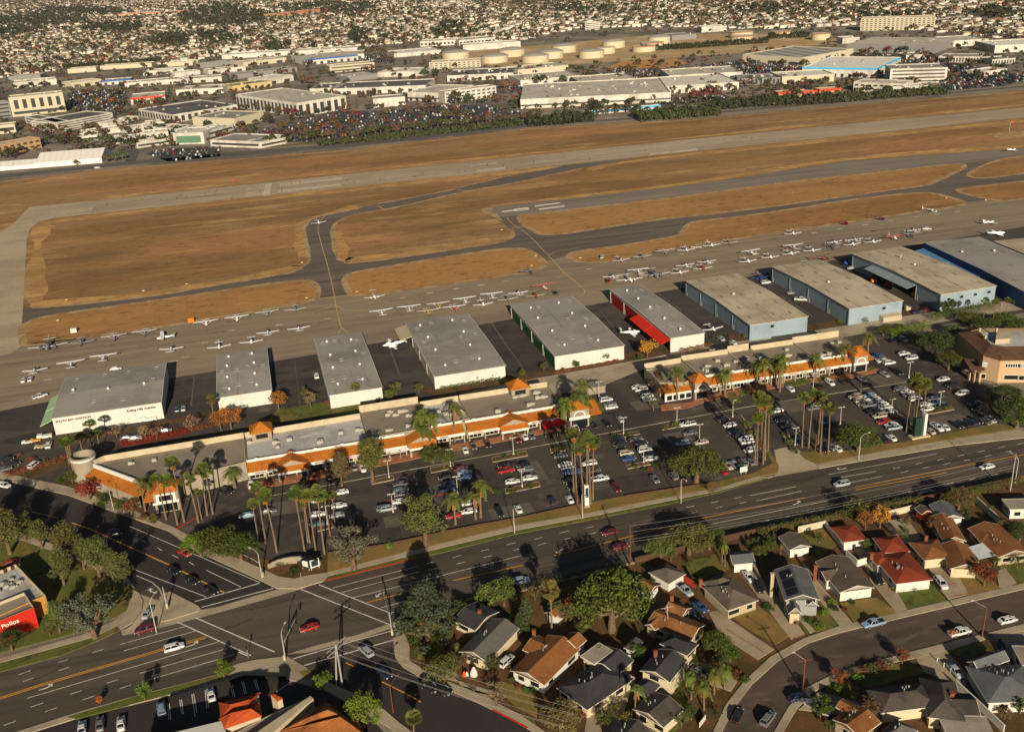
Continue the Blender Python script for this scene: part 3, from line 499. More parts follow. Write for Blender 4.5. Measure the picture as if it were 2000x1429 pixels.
HG=[("wide white hangar lettered SOUTH BAY AVIATION with a grey roof",((99.8,817.5),(311.5,784.2),(131,737),(327,707.6)),6.6,m_wallw,m_roofg,m_mint,3,(0,1),(m_mint,4.6,1.6),(3,1),'outline',None),("narrow grey-roofed white hangar beside the orange trees and round drive",((424,776.5),(526.8,760.8),(426,694),(523,679.6)),5.6,m_wallw,m_roofg,m_wallw,0,(),None,(2,4),'outline',None),("grey-roofed white hangar with a blank wall and a palm at its corner",((638.8,773),(741,755),(618.8,661.7),(707.8,649)),5.4,m_wallw,m_roofg,m_wallw,0,(),None,(2,4),'outline',None),("grey-roofed white hangar with a row of beige side doors",((843.2,736.3),(982.5,713.5),(796.3,630),(915,611.5)),5.2,m_wallw,m_roofg,m_beige,4,(3,),(m_beige,5.0,.8),(2,4),'outline',m_wallw),("largest grey-roofed hangar with green doors along its side",((1080.5,697),(1214,674),(1001,595),(1119,578)),5.8,m_wallw,m_roofg,m_green,4,(),None,(2,4),'outline',m_wallw),("narrow white hangar with bright red doors, two of them raised",((1305.5,660.5),(1371,650),(1196,565),(1252.7,555.5)),6.2,m_wallw,m_roofg,m_red,4,(0,1),(m_redc,4.2,1.3),(1,5),'outline',m_wallw),("blue grey hangar with all doors shut, next to the red door hangar",((1462.8,636),(1573,617.8),(1342.7,548.5),(1441.8,533.8)),6.8,m_wallb,m_rooft,m_wallb,4,(),None,(1,1),'strip',None),("blue grey hangar with a low lean-to on its front wall",((1657,603.5),(1758.5,587.7),(1511.8,521.2),(1603.8,506.5)),7.2,m_wallb,m_rooft,m_wallb,4,(),None,(1,1),'strip',None),("blue grey hangar with two raised grey doors over an open bay",((1836,575.5),(1940.5,559),(1668.6,496),(1763.8,481)),7.4,m_wallb,m_rooft,m_greyp,4,(1,2),(m_greyp,4.6,.9),(1,1),'strip',None),("deep blue hangar with two long sky blue raised doors",((2036,601),(2150,584),(1828,474),(1930,459)),7.4,m_walldb,m_roofg,m_walldb,4,(2,3),(m_skyb,5.6,.8,1),(2,2),'strip',m_walldb),("pale green hangar with square side windows at the edge of the apron",((2120,560),(2220,545),(1957,472),(2060,458)),7.0,m_wallb,m_rooft,m_wallb,0,(),None,(1,2),'strip',None)]
HOBJ=[]
for row in HG:
 lab,H,h,wm,rm,dm,nd,op,can,dome,sky,posts=row
 HOBJ.append(hangar(lab,H,h,wm,rm,dm,nd,op,can,dome,sky,posts,windows=((.35,4.4),)if 'shut' in lab else((.62,4.6),)if 'lean' in lab else((.12,4.2),(.35,4.4),(.6,4.5),(.85,4.6),(.1,1.4))if 'grey doors' in lab else()))
t,F,W,D,h=HOBJ[0];u,v=F(1,0)-F(0,0),F(0,1)-F(0,0)
text_mesh('SOUTH BAY AVIATION',1.15,F(-W+6.8,-D-.1,5.0),u,UP,m_letter,t,bold=.03)
text_mesh('Rolling Hills Aviation',1.2,F(W-7.2,-D-.1,5.0),u,UP,m_letter,t,bold=.03)
t,F,W,D,h=HOBJ[7];u,v=F(1,0)-F(0,0),F(0,1)-F(0,0)
b=MB();b.loft([[F(W*.15,-D-.05,2.6),F(W*.15,-D-3,2.2),F(W*.15,-D-3,0),F(W*.15,-D-.05,0)],[F(W*.85,-D-.05,2.6),F(W*.85,-D-3,2.2),F(W*.85,-D-3,0),F(W*.85,-D-.05,0)]]);b.build('lean_to',m_rooft,t,fix=True)
t,F,W,D,h=HOBJ[8];b=MB();b.tube([F(W*.1,D*.5,7.3),F(W*.1,D*.5,9.6)],.4,8);b.build('flue_pipe',m_metal,t)
def awning(b,F,u0,u1,vt,vb,zt,zb,mi=0):
 p=[F(u0,vt,zt),F(u1,vt,zt),F(u1,vb,zb),F(u0,vb,zb)]
 b.loft([[p[0],p[3],p[3]-UP*.25,p[0]-UP*.25],[p[1],p[2],p[2]-UP*.25,p[1]-UP*.25]],mi)
def pyramid(b,F,u0,u1,v0,v1,z0,z1,over=.5,mi=0):
 c=[F(u0-over,v0-over,z0),F(u1+over,v0-over,z0),F(u1+over,v1+over,z0),F(u0-over,v1+over,z0)];a=F((u0+u1)/2,(v0+v1)/2,z1)
 for i in range(4):b.face([c[i],c[(i+1)%4],a],mi)
 b.face(c[::-1],mi)
def block(t,F,poly,h,roofm,back=2.0,low=.8,wall=m_stuc,name='shop_block'):
 """flat-roofed block: walls with a parapet (tall on the far side) round a sunken roof deck"""
 pts=[F(a,b_)for a,b_ in poly];n=len(pts);b=MB();ce=sum((p for p in pts),Vector())/n
 ar=sum(pts[i].x*pts[(i+1)%n].y-pts[(i+1)%n].x*pts[i].y for i in range(n))
 if ar<0:pts=pts[::-1];poly=poly[::-1]
 T=.3
 inn=offset(pts,-T)
 for i in range(n):
  j=(i+1)%n;a,c=pts[i],pts[j];m=(poly[i][1]+poly[j][1])/2;hb=h+(back if(m>max(p[1]for p in poly)-3 and abs(poly[i][1]-poly[j][1])<3)else low)
  b.face([(a.x,a.y,0),(c.x,c.y,0),(c.x,c.y,hb),(a.x,a.y,hb)])
  p,q=inn[i],inn[j]
  b.face([(q.x,q.y,h),(p.x,p.y,h),(p.x,p.y,hb),(q.x,q.y,hb)],1)
  b.face([(a.x,a.y,hb),(c.x,c.y,hb),(q.x,q.y,hb),(p.x,p.y,hb)],1)
  for k,(s_,e)in enumerate(((a,p),(c,q))):
   f=[(s_.x,s_.y,h),(e.x,e.y,h),(e.x,e.y,hb),(s_.x,s_.y,hb)];b.face(f if k==0 else f[::-1],1)
 w=b.build(name,[wall,m_tan],t)
 b=MB();b.poly([(p.x,p.y,h)for p in inn]);r=b.build('roof_deck',roofm,w)
 return w
def hvac(parent,F,a,c,z,rr,s=1.0):
 b=MB();u,v=F(1,0)-F(0,0),F(0,1)-F(0,0);w,d,hh=rr.uniform(1.2,1.9)*s,rr.uniform(1.0,1.5)*s,rr.uniform(.8,1.2)*s
 b.cbox(F(a,c),u,v,w,d,z+.15,z+hh);b.cbox(F(a,c),u,v,w*.8,d*.8,z,z+.15);b.cbox(F(a-w*.1,c),u,v,w*.5,d*.6,z+hh,z+hh+.12,1)
 if rr.random()<.6:b.cbox(F(a+w*.75,c),u,v,w*.5,d*.45,z+.1,z+hh*.7)
 return b.build('roof_unit',[m_unit,m_metal],parent)
def shopfront(t,F,u0,u1,vf,dep=4.4,zt=5.5,zb=3.9,store=m_tan,glass=True,fascia=True):
 u,v=F(1,0)-F(0,0),F(0,1)-F(0,0)
 b=MB();awning(b,F,u0,u1,vf-.05,vf-dep,zt,zb);b.build('tile_awning',m_tile,t,fix=True)
 b=MB();b.box(F(u0,vf-dep+.1),u,v,u1-u0,.2,zb-1.25,zb-.2);sf=b.build('sign_fascia',m_trim,t);rq=random.Random(u0*7+vf)
 x=u0+2
 while x<u1-6:
  b=MB();q=x;e=min(x+rq.uniform(2.5,5),u1-1)
  while q<e:k=rq.uniform(.16,.4);b.box(F(q,vf-dep+.06),u,v,k,.04,zb-1.0,zb-rq.uniform(.45,.65));q+=k+.12
  b.build('sign_mark',rq.choice((m_letter,m_lettr,m_letter)),sf);x=e+rq.uniform(3,8)
 x=u0+3
 while x<u1-1:b=MB();b.cbox(F(x,vf-.2),u,v,1.0,.5,5.5,6.5);b.build('parapet_block',m_trim,t);x+=8.5
 b=MB();b.box(F(u0,vf-.35),u,v,u1-u0,.3,5.4,6.2);b.build('parapet_band',m_trim,t)
 b=MB();b.box(F(u0,vf-1.6),u,v,u1-u0,.2,0,3.2);b.build('shop_wall',store,t)
 n=max(2,int((u1-u0)/4.2))
 for k in range(n):
  a=u0+(u1-u0)*(k+.12)/n;w=(u1-u0)/n*.76
  b=MB();b.box(F(a,vf-1.72),u,v,w,.1,.35,2.6);fr=b.build('shop_window',m_darkg,t)
  b=MB()
  for q in range(4):b.box(F(a+(w-.1)*q/3,vf-1.76),u,v,.1,.06,.35,2.6)
  b.box(F(a,vf-1.76),u,v,w,.06,2.6,2.75);b.build('window_frame',m_trim,fr)
 for k in range(n+1):
  b=MB();b.cbox(F(u0+.3+(u1-u0-.6)*k/n,vf-dep+.35),u,v,.45,.45,0,zb-1.2);b.build('arcade_post',m_stuc,t)
def gable(t,F,uc,vf,w=9.5,dep=5.4,z0=4.5,z1=6.5,red=None):
 u,v=F(1,0)-F(0,0),F(0,1)-F(0,0)
 b=MB();vfn=vf-dep;e=.5
 for s_ in(-1,1):
  p=[F(uc,vf+1.5,z1),F(uc,vfn-e,z1),F(uc+s_*(w/2+e),vfn-e,z0-.2),F(uc+s_*(w/2+e),vf+1.5,z0-.2)]
  b.loft([[p[0],p[3],p[3]-UP*.22,p[0]-UP*.22],[p[1],p[2],p[2]-UP*.22,p[1]-UP*.22]])
 b.build('gable_roof',m_tile,t,fix=True)
 b=MB()
 b.loft([[F(uc-w/2,vfn,z0-.9),F(uc+w/2,vfn,z0-.9),F(uc+w/2,vfn,z0-.05),F(uc,vfn,z1-.35),F(uc-w/2,vfn,z0-.05)],[F(uc-w/2,vfn+.25,z0-.9),F(uc+w/2,vfn+.25,z0-.9),F(uc+w/2,vfn+.25,z0-.05),F(uc,vfn+.25,z1-.35),F(uc-w/2,vfn+.25,z0-.05)]])
 g=b.build('gable_wall',m_stuc,t,fix=True)
 b=MB();pts=[F(uc+math.cos(k*math.pi/8)*1.7,vfn-.06,z0+.1+math.sin(k*math.pi/8)*.95)for k in range(9)];b.face(pts[::-1]);b.face(pts);f=b.build('fan_window',m_trim,g)
 b=MB()
 for k in range(3):
  pts=[F(uc,vfn-.09,z0+.2)]+[F(uc+math.cos((k*2.7+.25+q*1.1)*math.pi/8.2)*1.4,vfn-.09,z0+.2+math.sin((k*2.7+.25+q*1.1)*math.pi/8.2)*.75)for q in range(3)];b.face(pts[::-1])
 b.build('window_pane',m_rooftan,f)
 b=MB();awning(b,F,uc-w/2,uc+w/2,vfn-.02,vfn-1.7,z0-.15,z0-1.1);b.build('skirt_awning',m_tile,t,fix=True)
 b=MB();b.box(F(uc-w/2,vfn-1.55),u,v,w,.2,z0-2.2,z0-1.25);b.build('entrance_fascia',m_trim,t)
 for s_ in(-1,1):
  b=MB();b.cbox(F(uc+s_*(w/2-.4),vfn-1.2),u,v,.7,.7,0,z0-2.0);b.build('entrance_post',m_stuc,t)
def tower(t,F,u0,u1,v0,v1,h,zr,opening=True,base=0.0):
 u,v=F(1,0)-F(0,0),F(0,1)-F(0,0)
 b=MB();b.box(F(u0,v0),u,v,u1-u0,v1-v0,base,h);w=b.build('tower',m_stuc,t)
 b=MB();pyramid(b,F,u0,u1,v0,v1,h,zr,.6);b.build('tower_roof',m_tile,w)
 if opening:
  b=MB();b.box(F(u0+(u1-u0)*.2,v0-.04),u,v,(u1-u0)*.6,.1,h-2.2,h-.6);b.build('belfry_shade_panel',m_dkin,w)  # dark panel on the solid tower paints the shade inside the belfry
 return w
u,v,F=frame(P(480,944),math.radians(14.2));F1=F
t=thing('shopping_centre','long shopping centre with orange tile awnings and a round corner tower','building',P(480,944));M1=t
rr=random.Random(3)
block(t,F,[(-43,21.5),(1,22),(1,2.5),(-21,-1.5),(-30.5,1.2),(-46,19)],5.6,m_rooftan)
block(t,F,[(1.2,22.3),(40,23),(40,4.2),(1.2,4.2)],5.3,m_roofw)
block(t,F,[(40.2,27.5),(61,27.5),(61,5.5),(40.2,5)],5.5,m_rooftan,back=2.6)
block(t,F,[(61.2,25),(75,25),(75,8),(61.2,7)],5.1,m_roofw)
block(t,F,[(75.2,24.5),(107.5,24),(107.5,6.5),(75.2,6.5)],5.4,m_rooftan)
for s_ in((1.2,12,4.0),(20,40,4.0)):shopfront(t,F,*s_)
shopfront(t,F,12.05,19.95,4.0);gable(t,F,15,4.0)
shopfront(t,F,40.1,52,4.6,store=m_tan);gable(t,F,57,5.2,w=9);shopfront(t,F,61.5,72,6.8)
shopfront(t,F,73,84.5,6.3);shopfront(t,F,84.6,93,6.3);gable(t,F,88.5,6.3);shopfront(t,F,93.1,107.4,6.3)
tower(t,F,3.6,10,17.5,23.8,8.6,11.2);tower(t,F,93,99.5,19.5,25.6,8.4,11.2)
w=tower(t,F,-26.5,-19.5,-9.5,-3,6.8,9.4,False)
for z0,z1,m in((3.5,6.2,m_trim),(.3,3.0,m_darkg)):
 b=MB();b.box(F(-25.8,-9.62),u,v,5.6,.1,z0,z1);o=b.build('tower_window_frame' if m is m_trim else 'tower_window',m,w)
 if m is m_trim:b=MB();b.box(F(-25.0,-9.68),u,v,4.0,.08,z0+.4,z1-.5);b.build('tower_window',m_darkg,o)
b=MB();b.box(F(-27,-9.8),u,v,8.0,.5,3.0,3.7);b.build('tower_band',m_trim,w)
w=tower(t,F,107.8,114.5,-1,6.5,6.8,8.6,False)
b=MB();b.box(F(108.3,-1.1),u,v,5.6,.1,.3,2.9);b.build('tower_window',m_darkg,w)
b=MB();b.box(F(107.4,-1.25),u,v,7.4,.4,3.2,4.2);b.build('tower_band',m_trim,w)
b=MB();pts=[F(111.1+math.cos(k*math.pi/10)*2.2,-1.1,4.3+math.sin(k*math.pi/10)*2.0)for k in range(11)];b.face(pts[::-1]);o=b.build('arched_window',m_trim,w)
b=MB();pts=[F(111.1+math.cos(k*math.pi/10)*1.7,-1.15,4.4+math.sin(k*math.pi/10)*1.55)for k in range(11)];b.face(pts[::-1]);b.build('window_pane',m_rooftan,o)
b=MB();awning(b,F,114.5,119,6,-1,6.2,4.0);b.build('tile_awning',m_tile,t,fix=True)
ua,va,Fa=frame(F(-46,19),math.atan2((F(-30.5,1.2)-F(-46,19)).y,(F(-30.5,1.2)-F(-46,19)).x))
L=(F(-30.5,1.2)-F(-46,19)).length
b=MB();awning(b,Fa,0,L+3,-.1,-4.2,5.2,3.8);b.build('tile_awning',m_tile,t,fix=True)
b=MB();b.box(Fa(0,-4.0),ua,va,L+3,.3,0,3.75);b.build('arcade_wall',m_stuc,t)
b=MB();b.box(Fa(0,-.5),ua,va,L,.45,5.2,6.6);b.build('parapet_band',m_trim,t)
b=MB();awning(b,F,-30,-26.5,-2,-7.6,5.2,3.6);b.build('tile_awning',m_tile,t,fix=True)
c0=F(-49.5,22.5);b=MB();ring=lambda r,z:[c0+Vector((math.cos(k*math.pi/14)*r,math.sin(k*math.pi/14)*r,z))for k in range(28)]
b.loft([ring(3.6,0),ring(3.6,7.6),ring(3.85,7.65),ring(3.85,8.6),ring(3.35,8.6),ring(3.35,5.4),ring(.1,5.35)],cap=False)
w=b.build('round_tower',m_stuc,t)
b=MB();b.loft([ring(3.9,7.5),ring(3.98,7.5),ring(3.98,8.1),ring(3.9,8.1)],cap=False);b.build('round_band',m_trim,w)
for a,c in[(rr.uniform(2,38),rr.uniform(8,19))for _ in range(8)]+[(rr.uniform(42,60),rr.uniform(9,24))for _ in range(11)]+[(rr.uniform(62,74),rr.uniform(10,22))for _ in range(5)]+[(rr.uniform(77,106),rr.uniform(9,20))for _ in range(10)]+[(rr.uniform(-38,-2),rr.uniform(8,18))for _ in range(4)]:hvac(t,F,a,c,5.4,rr)
b=MB()
for k in range(3):b.tube([F(18+k,15,5.6),F(24+k*.5,18-k,6.0),F(27,20-k,5.7)],.12,5)
b.build('roof_pipe',m_metal,t)
for k,(uu,s_)in enumerate(((6,'CAFE'),(30,'CLEANERS'),(46,'MARKET'),(79,'Nails Hair'),(100,'SHOES'))):pass
u,v,F=frame(P(1376,768),math.radians(12.6));F2=F
t=thing('shopping_centre','shopping centre with two arched corner towers below the blue grey hangars','building',P(1376,768));M2=t
block(t,F,[(-1,19.3),(18,19.3),(18,2.2),(-1,2.2)],5.4,m_rooftan)
block(t,F,[(18.2,20.5),(27,20.5),(27,2.2),(18.2,2.2)],5.2,m_rooftan,back=2.8)
block(t,F,[(27.2,19.3),(45,19.3),(45,2.2),(27.2,2.2)],5.4,m_rooftan)
block(t,F,[(45.2,20.5),(65,20.5),(65,2.2),(45.2,2.2)],5.2,m_rooftan,back=2.6)
block(t,F,[(-16,18.5),(-1.2,19),(-1.2,3),(-8,0),(-16,3)],4.8,m_rooftan)
shopfront(t,F,0,16,2.0,dep=3.8);shopfront(t,F,16.1,30,2.0,dep=3.8);shopfront(t,F,30.1,44,2.0,dep=3.8);shopfront(t,F,44.1,57.5,2.0,dep=3.8)
for uu,vv,lab in((-5.6,-4.2,0),(58,-2.6,1)):
 w=tower(t,F,uu,uu+5.4,vv,vv+5.4,6.6,9.2,False)
 b=MB();b.box(F(uu+.7,vv-.1),u,v,4,.1,.3,2.8);b.build('tower_window',m_darkg,w)
 b=MB();b.box(F(uu-.3,vv-.25),u,v,6,.4,3.2,4.0);b.build('tower_band',m_trim,w)
 b=MB();pts=[F(uu+2.7+math.cos(k*math.pi/10)*2.0,vv-.1,4.1+math.sin(k*math.pi/10)*1.9)for k in range(11)];b.face(pts[::-1]);o=b.build('arched_window',m_trim,w)
 b=MB();pts=[F(uu+2.7+math.cos(k*math.pi/10)*1.55,vv-.15,4.2+math.sin(k*math.pi/10)*1.45)for k in range(11)];b.face(pts[::-1]);b.build('window_pane',m_rooftan,o)
b=MB();awning(b,F,63.4,67,8,-1,6.0,3.8);b.build('tile_awning',m_tile,t,fix=True)
b=MB();awning(b,F,-16,-6,3,-2.4,5,3.4);b.build('tile_awning',m_tile,t,fix=True)
b=MB();b.box(F(-16,-2.0),u,v,10,.25,0,3.2);w=b.build('shop_wall',m_trim,t)
for k in range(4):b=MB();b.box(F(-15.2+k*2.4,-2.1),u,v,1.9,.1,.4,2.2);b.build('shop_window',m_darkg,t)
for a,c in[(rr.uniform(0,63),rr.uniform(5,16))for _ in range(16)]:hvac(t,F,a,c,5.3,rr)
u,v,Fx=frame(P(1147,772),math.radians(14));t=thing('trash_enclosure','small flat-roofed block enclosure behind the grass corner of the shops','enclosure',P(1147,772))
b=MB();b.box(Fx(0,0),u,v,7,5,0,2.6);b.build('wall',m_stuc,t);b=MB();b.box(Fx(-.2,-.2),u,v,7.4,5.4,2.6,2.8);b.build('roof',m_rooftan,t)
m_eave=mat('white_eave_board',S(190,183,168),.7)
ROOFM={}
def roofmat(name,c,c2,per=.5):
 ROOFM[name]=mat('shingle_'+name,S(*c),.95,[(.12,(1,1),S(*c2),.42,.66,8),(.9,(1,1),.86,.4,.7,6),(3.5,(1,1),.8,.45,.72,4)])
for n_,c,c2 in(('grey',(98,93,86),(82,78,72)),('dark',(62,60,60),(51,49,49)),('brown',(136,88,48),(112,70,36)),('shake',(140,94,54),(106,68,38)),('tan',(98,87,74),(82,72,60)),('red',(132,56,32),(110,46,28)),('taupe',(100,91,80),(86,78,68)),('orange',(132,86,48),(110,70,40)),('bluegrey',(98,100,100),(84,86,87)),('old',(80,73,66),(58,52,47)),('flat',(158,149,132),(136,127,112)),('terra',(164,70,28),(138,56,22)),('barrel',(150,92,46),(100,56,28))):roofmat(n_,c,c2)
m_cream=mat('cream_house_wall',S(188,174,142),.9,[(.4,(1,1),S(174,160,128),.45,.7,6)]);m_hw=mat('white_house_wall',S(194,190,180),.9);m_hg=mat('grey_house_wall',S(132,132,130),.9);m_hb=mat('beige_house_wall',S(160,144,116),.9)
m_chim=mat('chimney_brick',S(120,68,44),.9,[(2,(1,1),S(96,54,36),.4,.7,6)])
HOUSES=[]
def house(label,blocks,wall,group='houses on the residential blocks',cat='house',name='house',chim=(),vents=3,garage=None,wins=True):
 """blocks: (corner pixels a,b,c at the eaves, eave height, 'gable u'|'gable v'|'hip'|'flat', roof name[, rise])"""
 first=None;rr=random.Random(label)
 for bi,(A_,B_,C_,he,kind,rn,*rest)in enumerate(blocks):
  a,b_,c=P(*A_,he),P(*B_,he),P(*C_,he)
  if first is None:t=first=thing(name,label,cat,V2((a+c)/2),0,group)
  u=(b_-a);lu=u.length;u.normalize();v=Vector((-u.y,u.x,0));dv=(c-b_).dot(v)
  if dv<0:v=-v;dv=-dv
  o=V2(a);Fq=lambda x,y,z=0,o=o,u=u,v=v:o+u*x+v*y+UP*z
  rise=rest[0]*.78 if rest else min(lu,dv)*.16
  ov=.45;b=MB();ins=ov
  b.box(Fq(ins,ins),u,v,lu-2*ins,dv-2*ins,0,he-.02)
  flip=(u.cross(v)).z<0
  wm=rest[1]if len(rest)>1 else wall;w=b.build('wall',wm,t)
  r=MB();z0=he
  if kind=='flat':
   r.box(Fq(0,0),u,v,lu,dv,z0,z0+.25)
  else:
   along_u=(kind=='gable u')or(kind=='hip' and lu>=dv)
   if not along_u:
    Gq=lambda x,y,z=0,F_=Fq:F_(y,x,z)
    LU,DV=dv,lu
   else:Gq,LU,DV=Fq,lu,dv
   ins2=min(DV/2,LU/2-.05)if kind=='hip' else 0
   e=[Gq(0,0,z0),Gq(LU,0,z0),Gq(LU,DV,z0),Gq(0,DV,z0)];r0,r1=Gq(ins2,DV/2,z0+rise),Gq(LU-ins2,DV/2,z0+rise)
   fs=[[e[0],e[1],r1,r0],[e[2],e[3],r0,r1]]
   if kind=='hip':fs+=[[e[1],e[2],r1],[e[3],e[0],r0]]
   for f in fs:r.face(f)
   r.face([p for p in e[::-1]])
   if kind!='hip':
    g=MB()
    for x in(ins,LU-ins):
     zz=z0+rise*(1-0)-.02;k=rise/(DV/2)
     tri=[Gq(x,ins,z0-.05),Gq(x,DV-ins,z0-.05),Gq(x,DV-ins,z0+ins*k-.03),Gq(x,DV/2,z0+rise-.06),Gq(x,ins,z0+ins*k-.03)]
     g.face(tri)
     g.face(tri[::-1])
    g.build('gable_wall',wm,w)
    f1=[[e[1],e[2],r1],[e[3],e[0],r0]]
  ro=r.build('roof',ROOFM[rn],t,fix=True)
  if kind!='flat':
   ed=MB();q=e+[e[0]]
   for i in range(4):
    p0,p1=q[i],q[i+1]
    if kind!='hip' and abs((p1-p0).normalized().dot((r1-r0).normalized()))<.5:
     m_=(p0+p1)/2;m_.z=z0+rise
     for s0,s1 in((p0,m_),(m_,p1)):ed.tube([s0-UP*.1,s1-UP*.1],.11,4)
    else:ed.tube([p0-UP*.1,p1-UP*.1],.1,4)
   ed.build('eave_trim',m_eave,ro)
  else:
   ed=MB()
   for(x,y,sx,sy)in((-.06,-.06,lu+.12,.1),(-.06,dv-.04,lu+.12,.1),(-.06,.04,.1,dv-.08),(lu-.04,.04,.1,dv-.08)):ed.box(Fq(x,y),u,v,sx,sy,z0-.1,z0+.3)
   ed.build('eave_trim',m_eave,ro)
  if vents and kind!='flat' and bi==0:
   for k in range(vents):
    x,y=LU*rr.uniform(.3,.7),DV*rr.uniform(.25,.45);z=z0+rise*y/(DV/2)
    p=Gq(x,y,z-.05);vb=MB();vb.tube([p,p+UP*.55],.1,6);vb.tube([p+UP*.55,p+UP*.7],.17,6);vb.build('vent_pipe',m_metal,ro)
  if wins:
   rows=((1.0,2.1),)if he<4 else((1.0,2.1),(3.6,4.6))
   for z1,z2 in rows:
    for side in range(4):
     if rr.random()<.25:continue
     ln=lu if side%2==0 else dv
     if ln<4:continue
     for k in range(1 if ln<8 else 2):
      x=ln*(k+.5)/(1 if ln<8 else 2)+rr.uniform(-.6,.6);ww=rr.choice((.8,1.1,1.5));fb=MB();gb=MB()
      def put(mb,hw,dz,th):
       if side==0:mb.box(Fq(x-hw,ins-th),u,v,2*hw,th,z1-dz,z2+dz)
       elif side==2:mb.box(Fq(x-hw,dv-ins),u,v,2*hw,th,z1-dz,z2+dz)
       elif side==1:mb.box(Fq(lu-ins,x-hw),u,v,th,2*hw,z1-dz,z2+dz)
       else:mb.box(Fq(ins-th,x-hw),u,v,th,2*hw,z1-dz,z2+dz)
      put(gb,ww,0,.08);put(fb,ww+.12,.12,.05)
      f=fb.build('window',m_eave,t,fix=True);gb.build('pane',m_darkg,f,fix=True)
  if bi==0:F0,LU0,DV0,HE0,R0=Fq,lu,dv,he,rise
 for(x,y,hh)in chim:
  p=P(x,y,HE0+.6);b=MB();b.cbox(V2(p),Vector((1,0,0)),Vector((0,1,0)),.85,.6,0 if hh>3 else HE0-.3,HE0+min(hh,1.9));b.cbox(V2(p),Vector((1,0,0)),Vector((0,1,0)),1.0,.75,HE0+min(hh,1.9),HE0+min(hh,1.9)+.12);b.build('chimney',m_hb if hh>5 else m_chim,t)
 HOUSES.append((first,F0,LU0,DV0));return first,F0
HH=house
HH('grey shingle L-shaped corner house behind the big conifer',[((896,1272),(952,1293),(1012,1226),2.8,'gable v','grey',1.9),((884,1210),(928,1231),(966,1190),2.75,'gable u','dark',1.5)],m_cream,chim=((937,1200,2.2),))
HH('orange brown gabled house with a white SUV beside it',[((997,1309),(1063,1338),(1126,1262),2.8,'gable v','brown',1.9),((1020,1268),(1050,1282),(1072,1248),2.75,'gable u','brown',1.5),((1094,1250),(1126,1266),(1141,1247),3.0,'gable v','brown',1.5)],m_hw,chim=((1043,1238,1.8),))
h3,F3h=HH('charcoal roofed house with a pale flat roof section',[((1087,1342),(1147,1386),(1210,1308),2.8,'hip','dark',1.9),((1150,1290),(1206,1318),(1233,1286),2.9,'gable v','dark',1.5),((1134,1282),(1161,1298),(1189,1267),3.5,'flat','flat')],m_cream,vents=5)
HH('house with a rust coloured shake roof under the huge tree',[((1262,1218),(1350,1252),(1376,1218),3.0,'gable u','shake',1.8),((1296,1192),(1332,1206),(1345,1184),3.0,'gable u','shake',1.5),((1259,1220),(1280,1230),(1300,1200),2.95,'gable v','shake',1.4)],m_hb,chim=((1312,1172,2.0),))
HH('two-storey cream house with a dark grey roof and solar line',[((1250,1309),(1308,1332),(1332,1284),5.0,'gable v','dark',1.7),((1288,1256),(1342,1280),(1357,1254),5.05,'hip','dark',1.6)],m_cream,chim=((1280,1280,2.2),))
HH('charcoal roofed single-storey house in front of the two-storey cream house',[((1236,1384),(1296,1420),(1322,1376),2.8,'gable v','old',1.7),((1234,1346),(1266,1362),(1286,1332),2.8,'hip','dark',1.5)],m_cream)
HH('small dark hipped outbuilding by the charcoal roofed house',[((1218,1264),(1237,1272),(1260,1252),2.7,'hip','dark',1.9)],m_hw,vents=0,wins=False)
HH('small shed with a rust shake roof and red creeper',[((1268,1160),(1290,1142),(1276,1116),2.6,'gable v','shake',1.3)],m_hw,vents=0,cat='shed',name='shed',wins=False)
HH('white garage with a grey pyramid roof by the red fence',[((1266,1117),(1306,1140),(1336,1118),2.7,'hip','taupe',1.9)],m_hw,vents=0,wins=False,name='garage',cat='garage')
HH('taupe hip roofed house with a brick chimney at the kerve bend'.replace('kerve','street'),[((1372,1146),(1422,1192),(1478,1168),2.9,'hip','tan',2.4),((1369,1136),(1400,1160),(1428,1128),2.85,'hip','tan',1.9)],m_hb,vents=6,chim=((1368,1140,2.4),))
HH('white garage with a slate grey roof beside two twin palms',[((1420,1078),(1432,1102),(1474,1095),2.8,'gable v','bluegrey',1.3)],m_hw,vents=0,wins=False,name='garage',cat='garage')
h11,F11=HH('blue grey two-storey house with solar panels and white porch gables',[((1512,1112),(1533,1172),(1596,1158),4.9,'gable u','bluegrey',2.0),((1528,1158),(1540,1198),(1564,1192),3.1,'gable u','bluegrey',2.3,m_cream),((1566,1166),(1574,1184),(1597,1178),3.0,'gable u','bluegrey',1.9,m_cream)],m_hg,chim=((1508,1128,6),))
HH('taupe gabled house with a tall brick chimney and white end wall',[((1592,1096),(1640,1157),(1705,1144),2.9,'gable u','tan',1.8),((1594,1112),(1614,1134),(1640,1112),2.9,'gable v','tan',1.5)],m_hw,chim=((1592,1112,4),))
HH('white garage with a brown grey gable roof',[((1520,1048),(1542,1074),(1585,1067),2.7,'gable u','taupe',1.4)],m_hw,vents=0,wins=False,name='garage',cat='garage')
HH('white garage with a red flat hip roof',[((1622,1029),(1647,1059),(1692,1050),2.8,'hip','red',.9)],m_hw,vents=0,wins=False,name='garage',cat='garage')
HH('ranch house with a bright rust red roof and round hedges',[((1704,1084),(1750,1140),(1818,1127),3.0,'hip','red',1.7),((1704,1049),(1726,1080),(1770,1066),2.95,'hip','red',1.5),((1693,1077),(1713,1104),(1740,1095),2.9,'hip','red',1.2)],m_hw,vents=9,chim=((1702,1086,1.6),))
HH('long tan brown roofed house with two wings by the red maple',[((1816,1008),(1842,1056),(1880,1044),2.9,'gable u','orange',1.6),((1834,1062),(1856,1110),(1908,1096),2.9,'gable u','orange',1.9),((1774,1058),(1806,1094),(1840,1062),2.85,'hip','orange',1.6)],m_cream,chim=((1808,1054,1.8),))
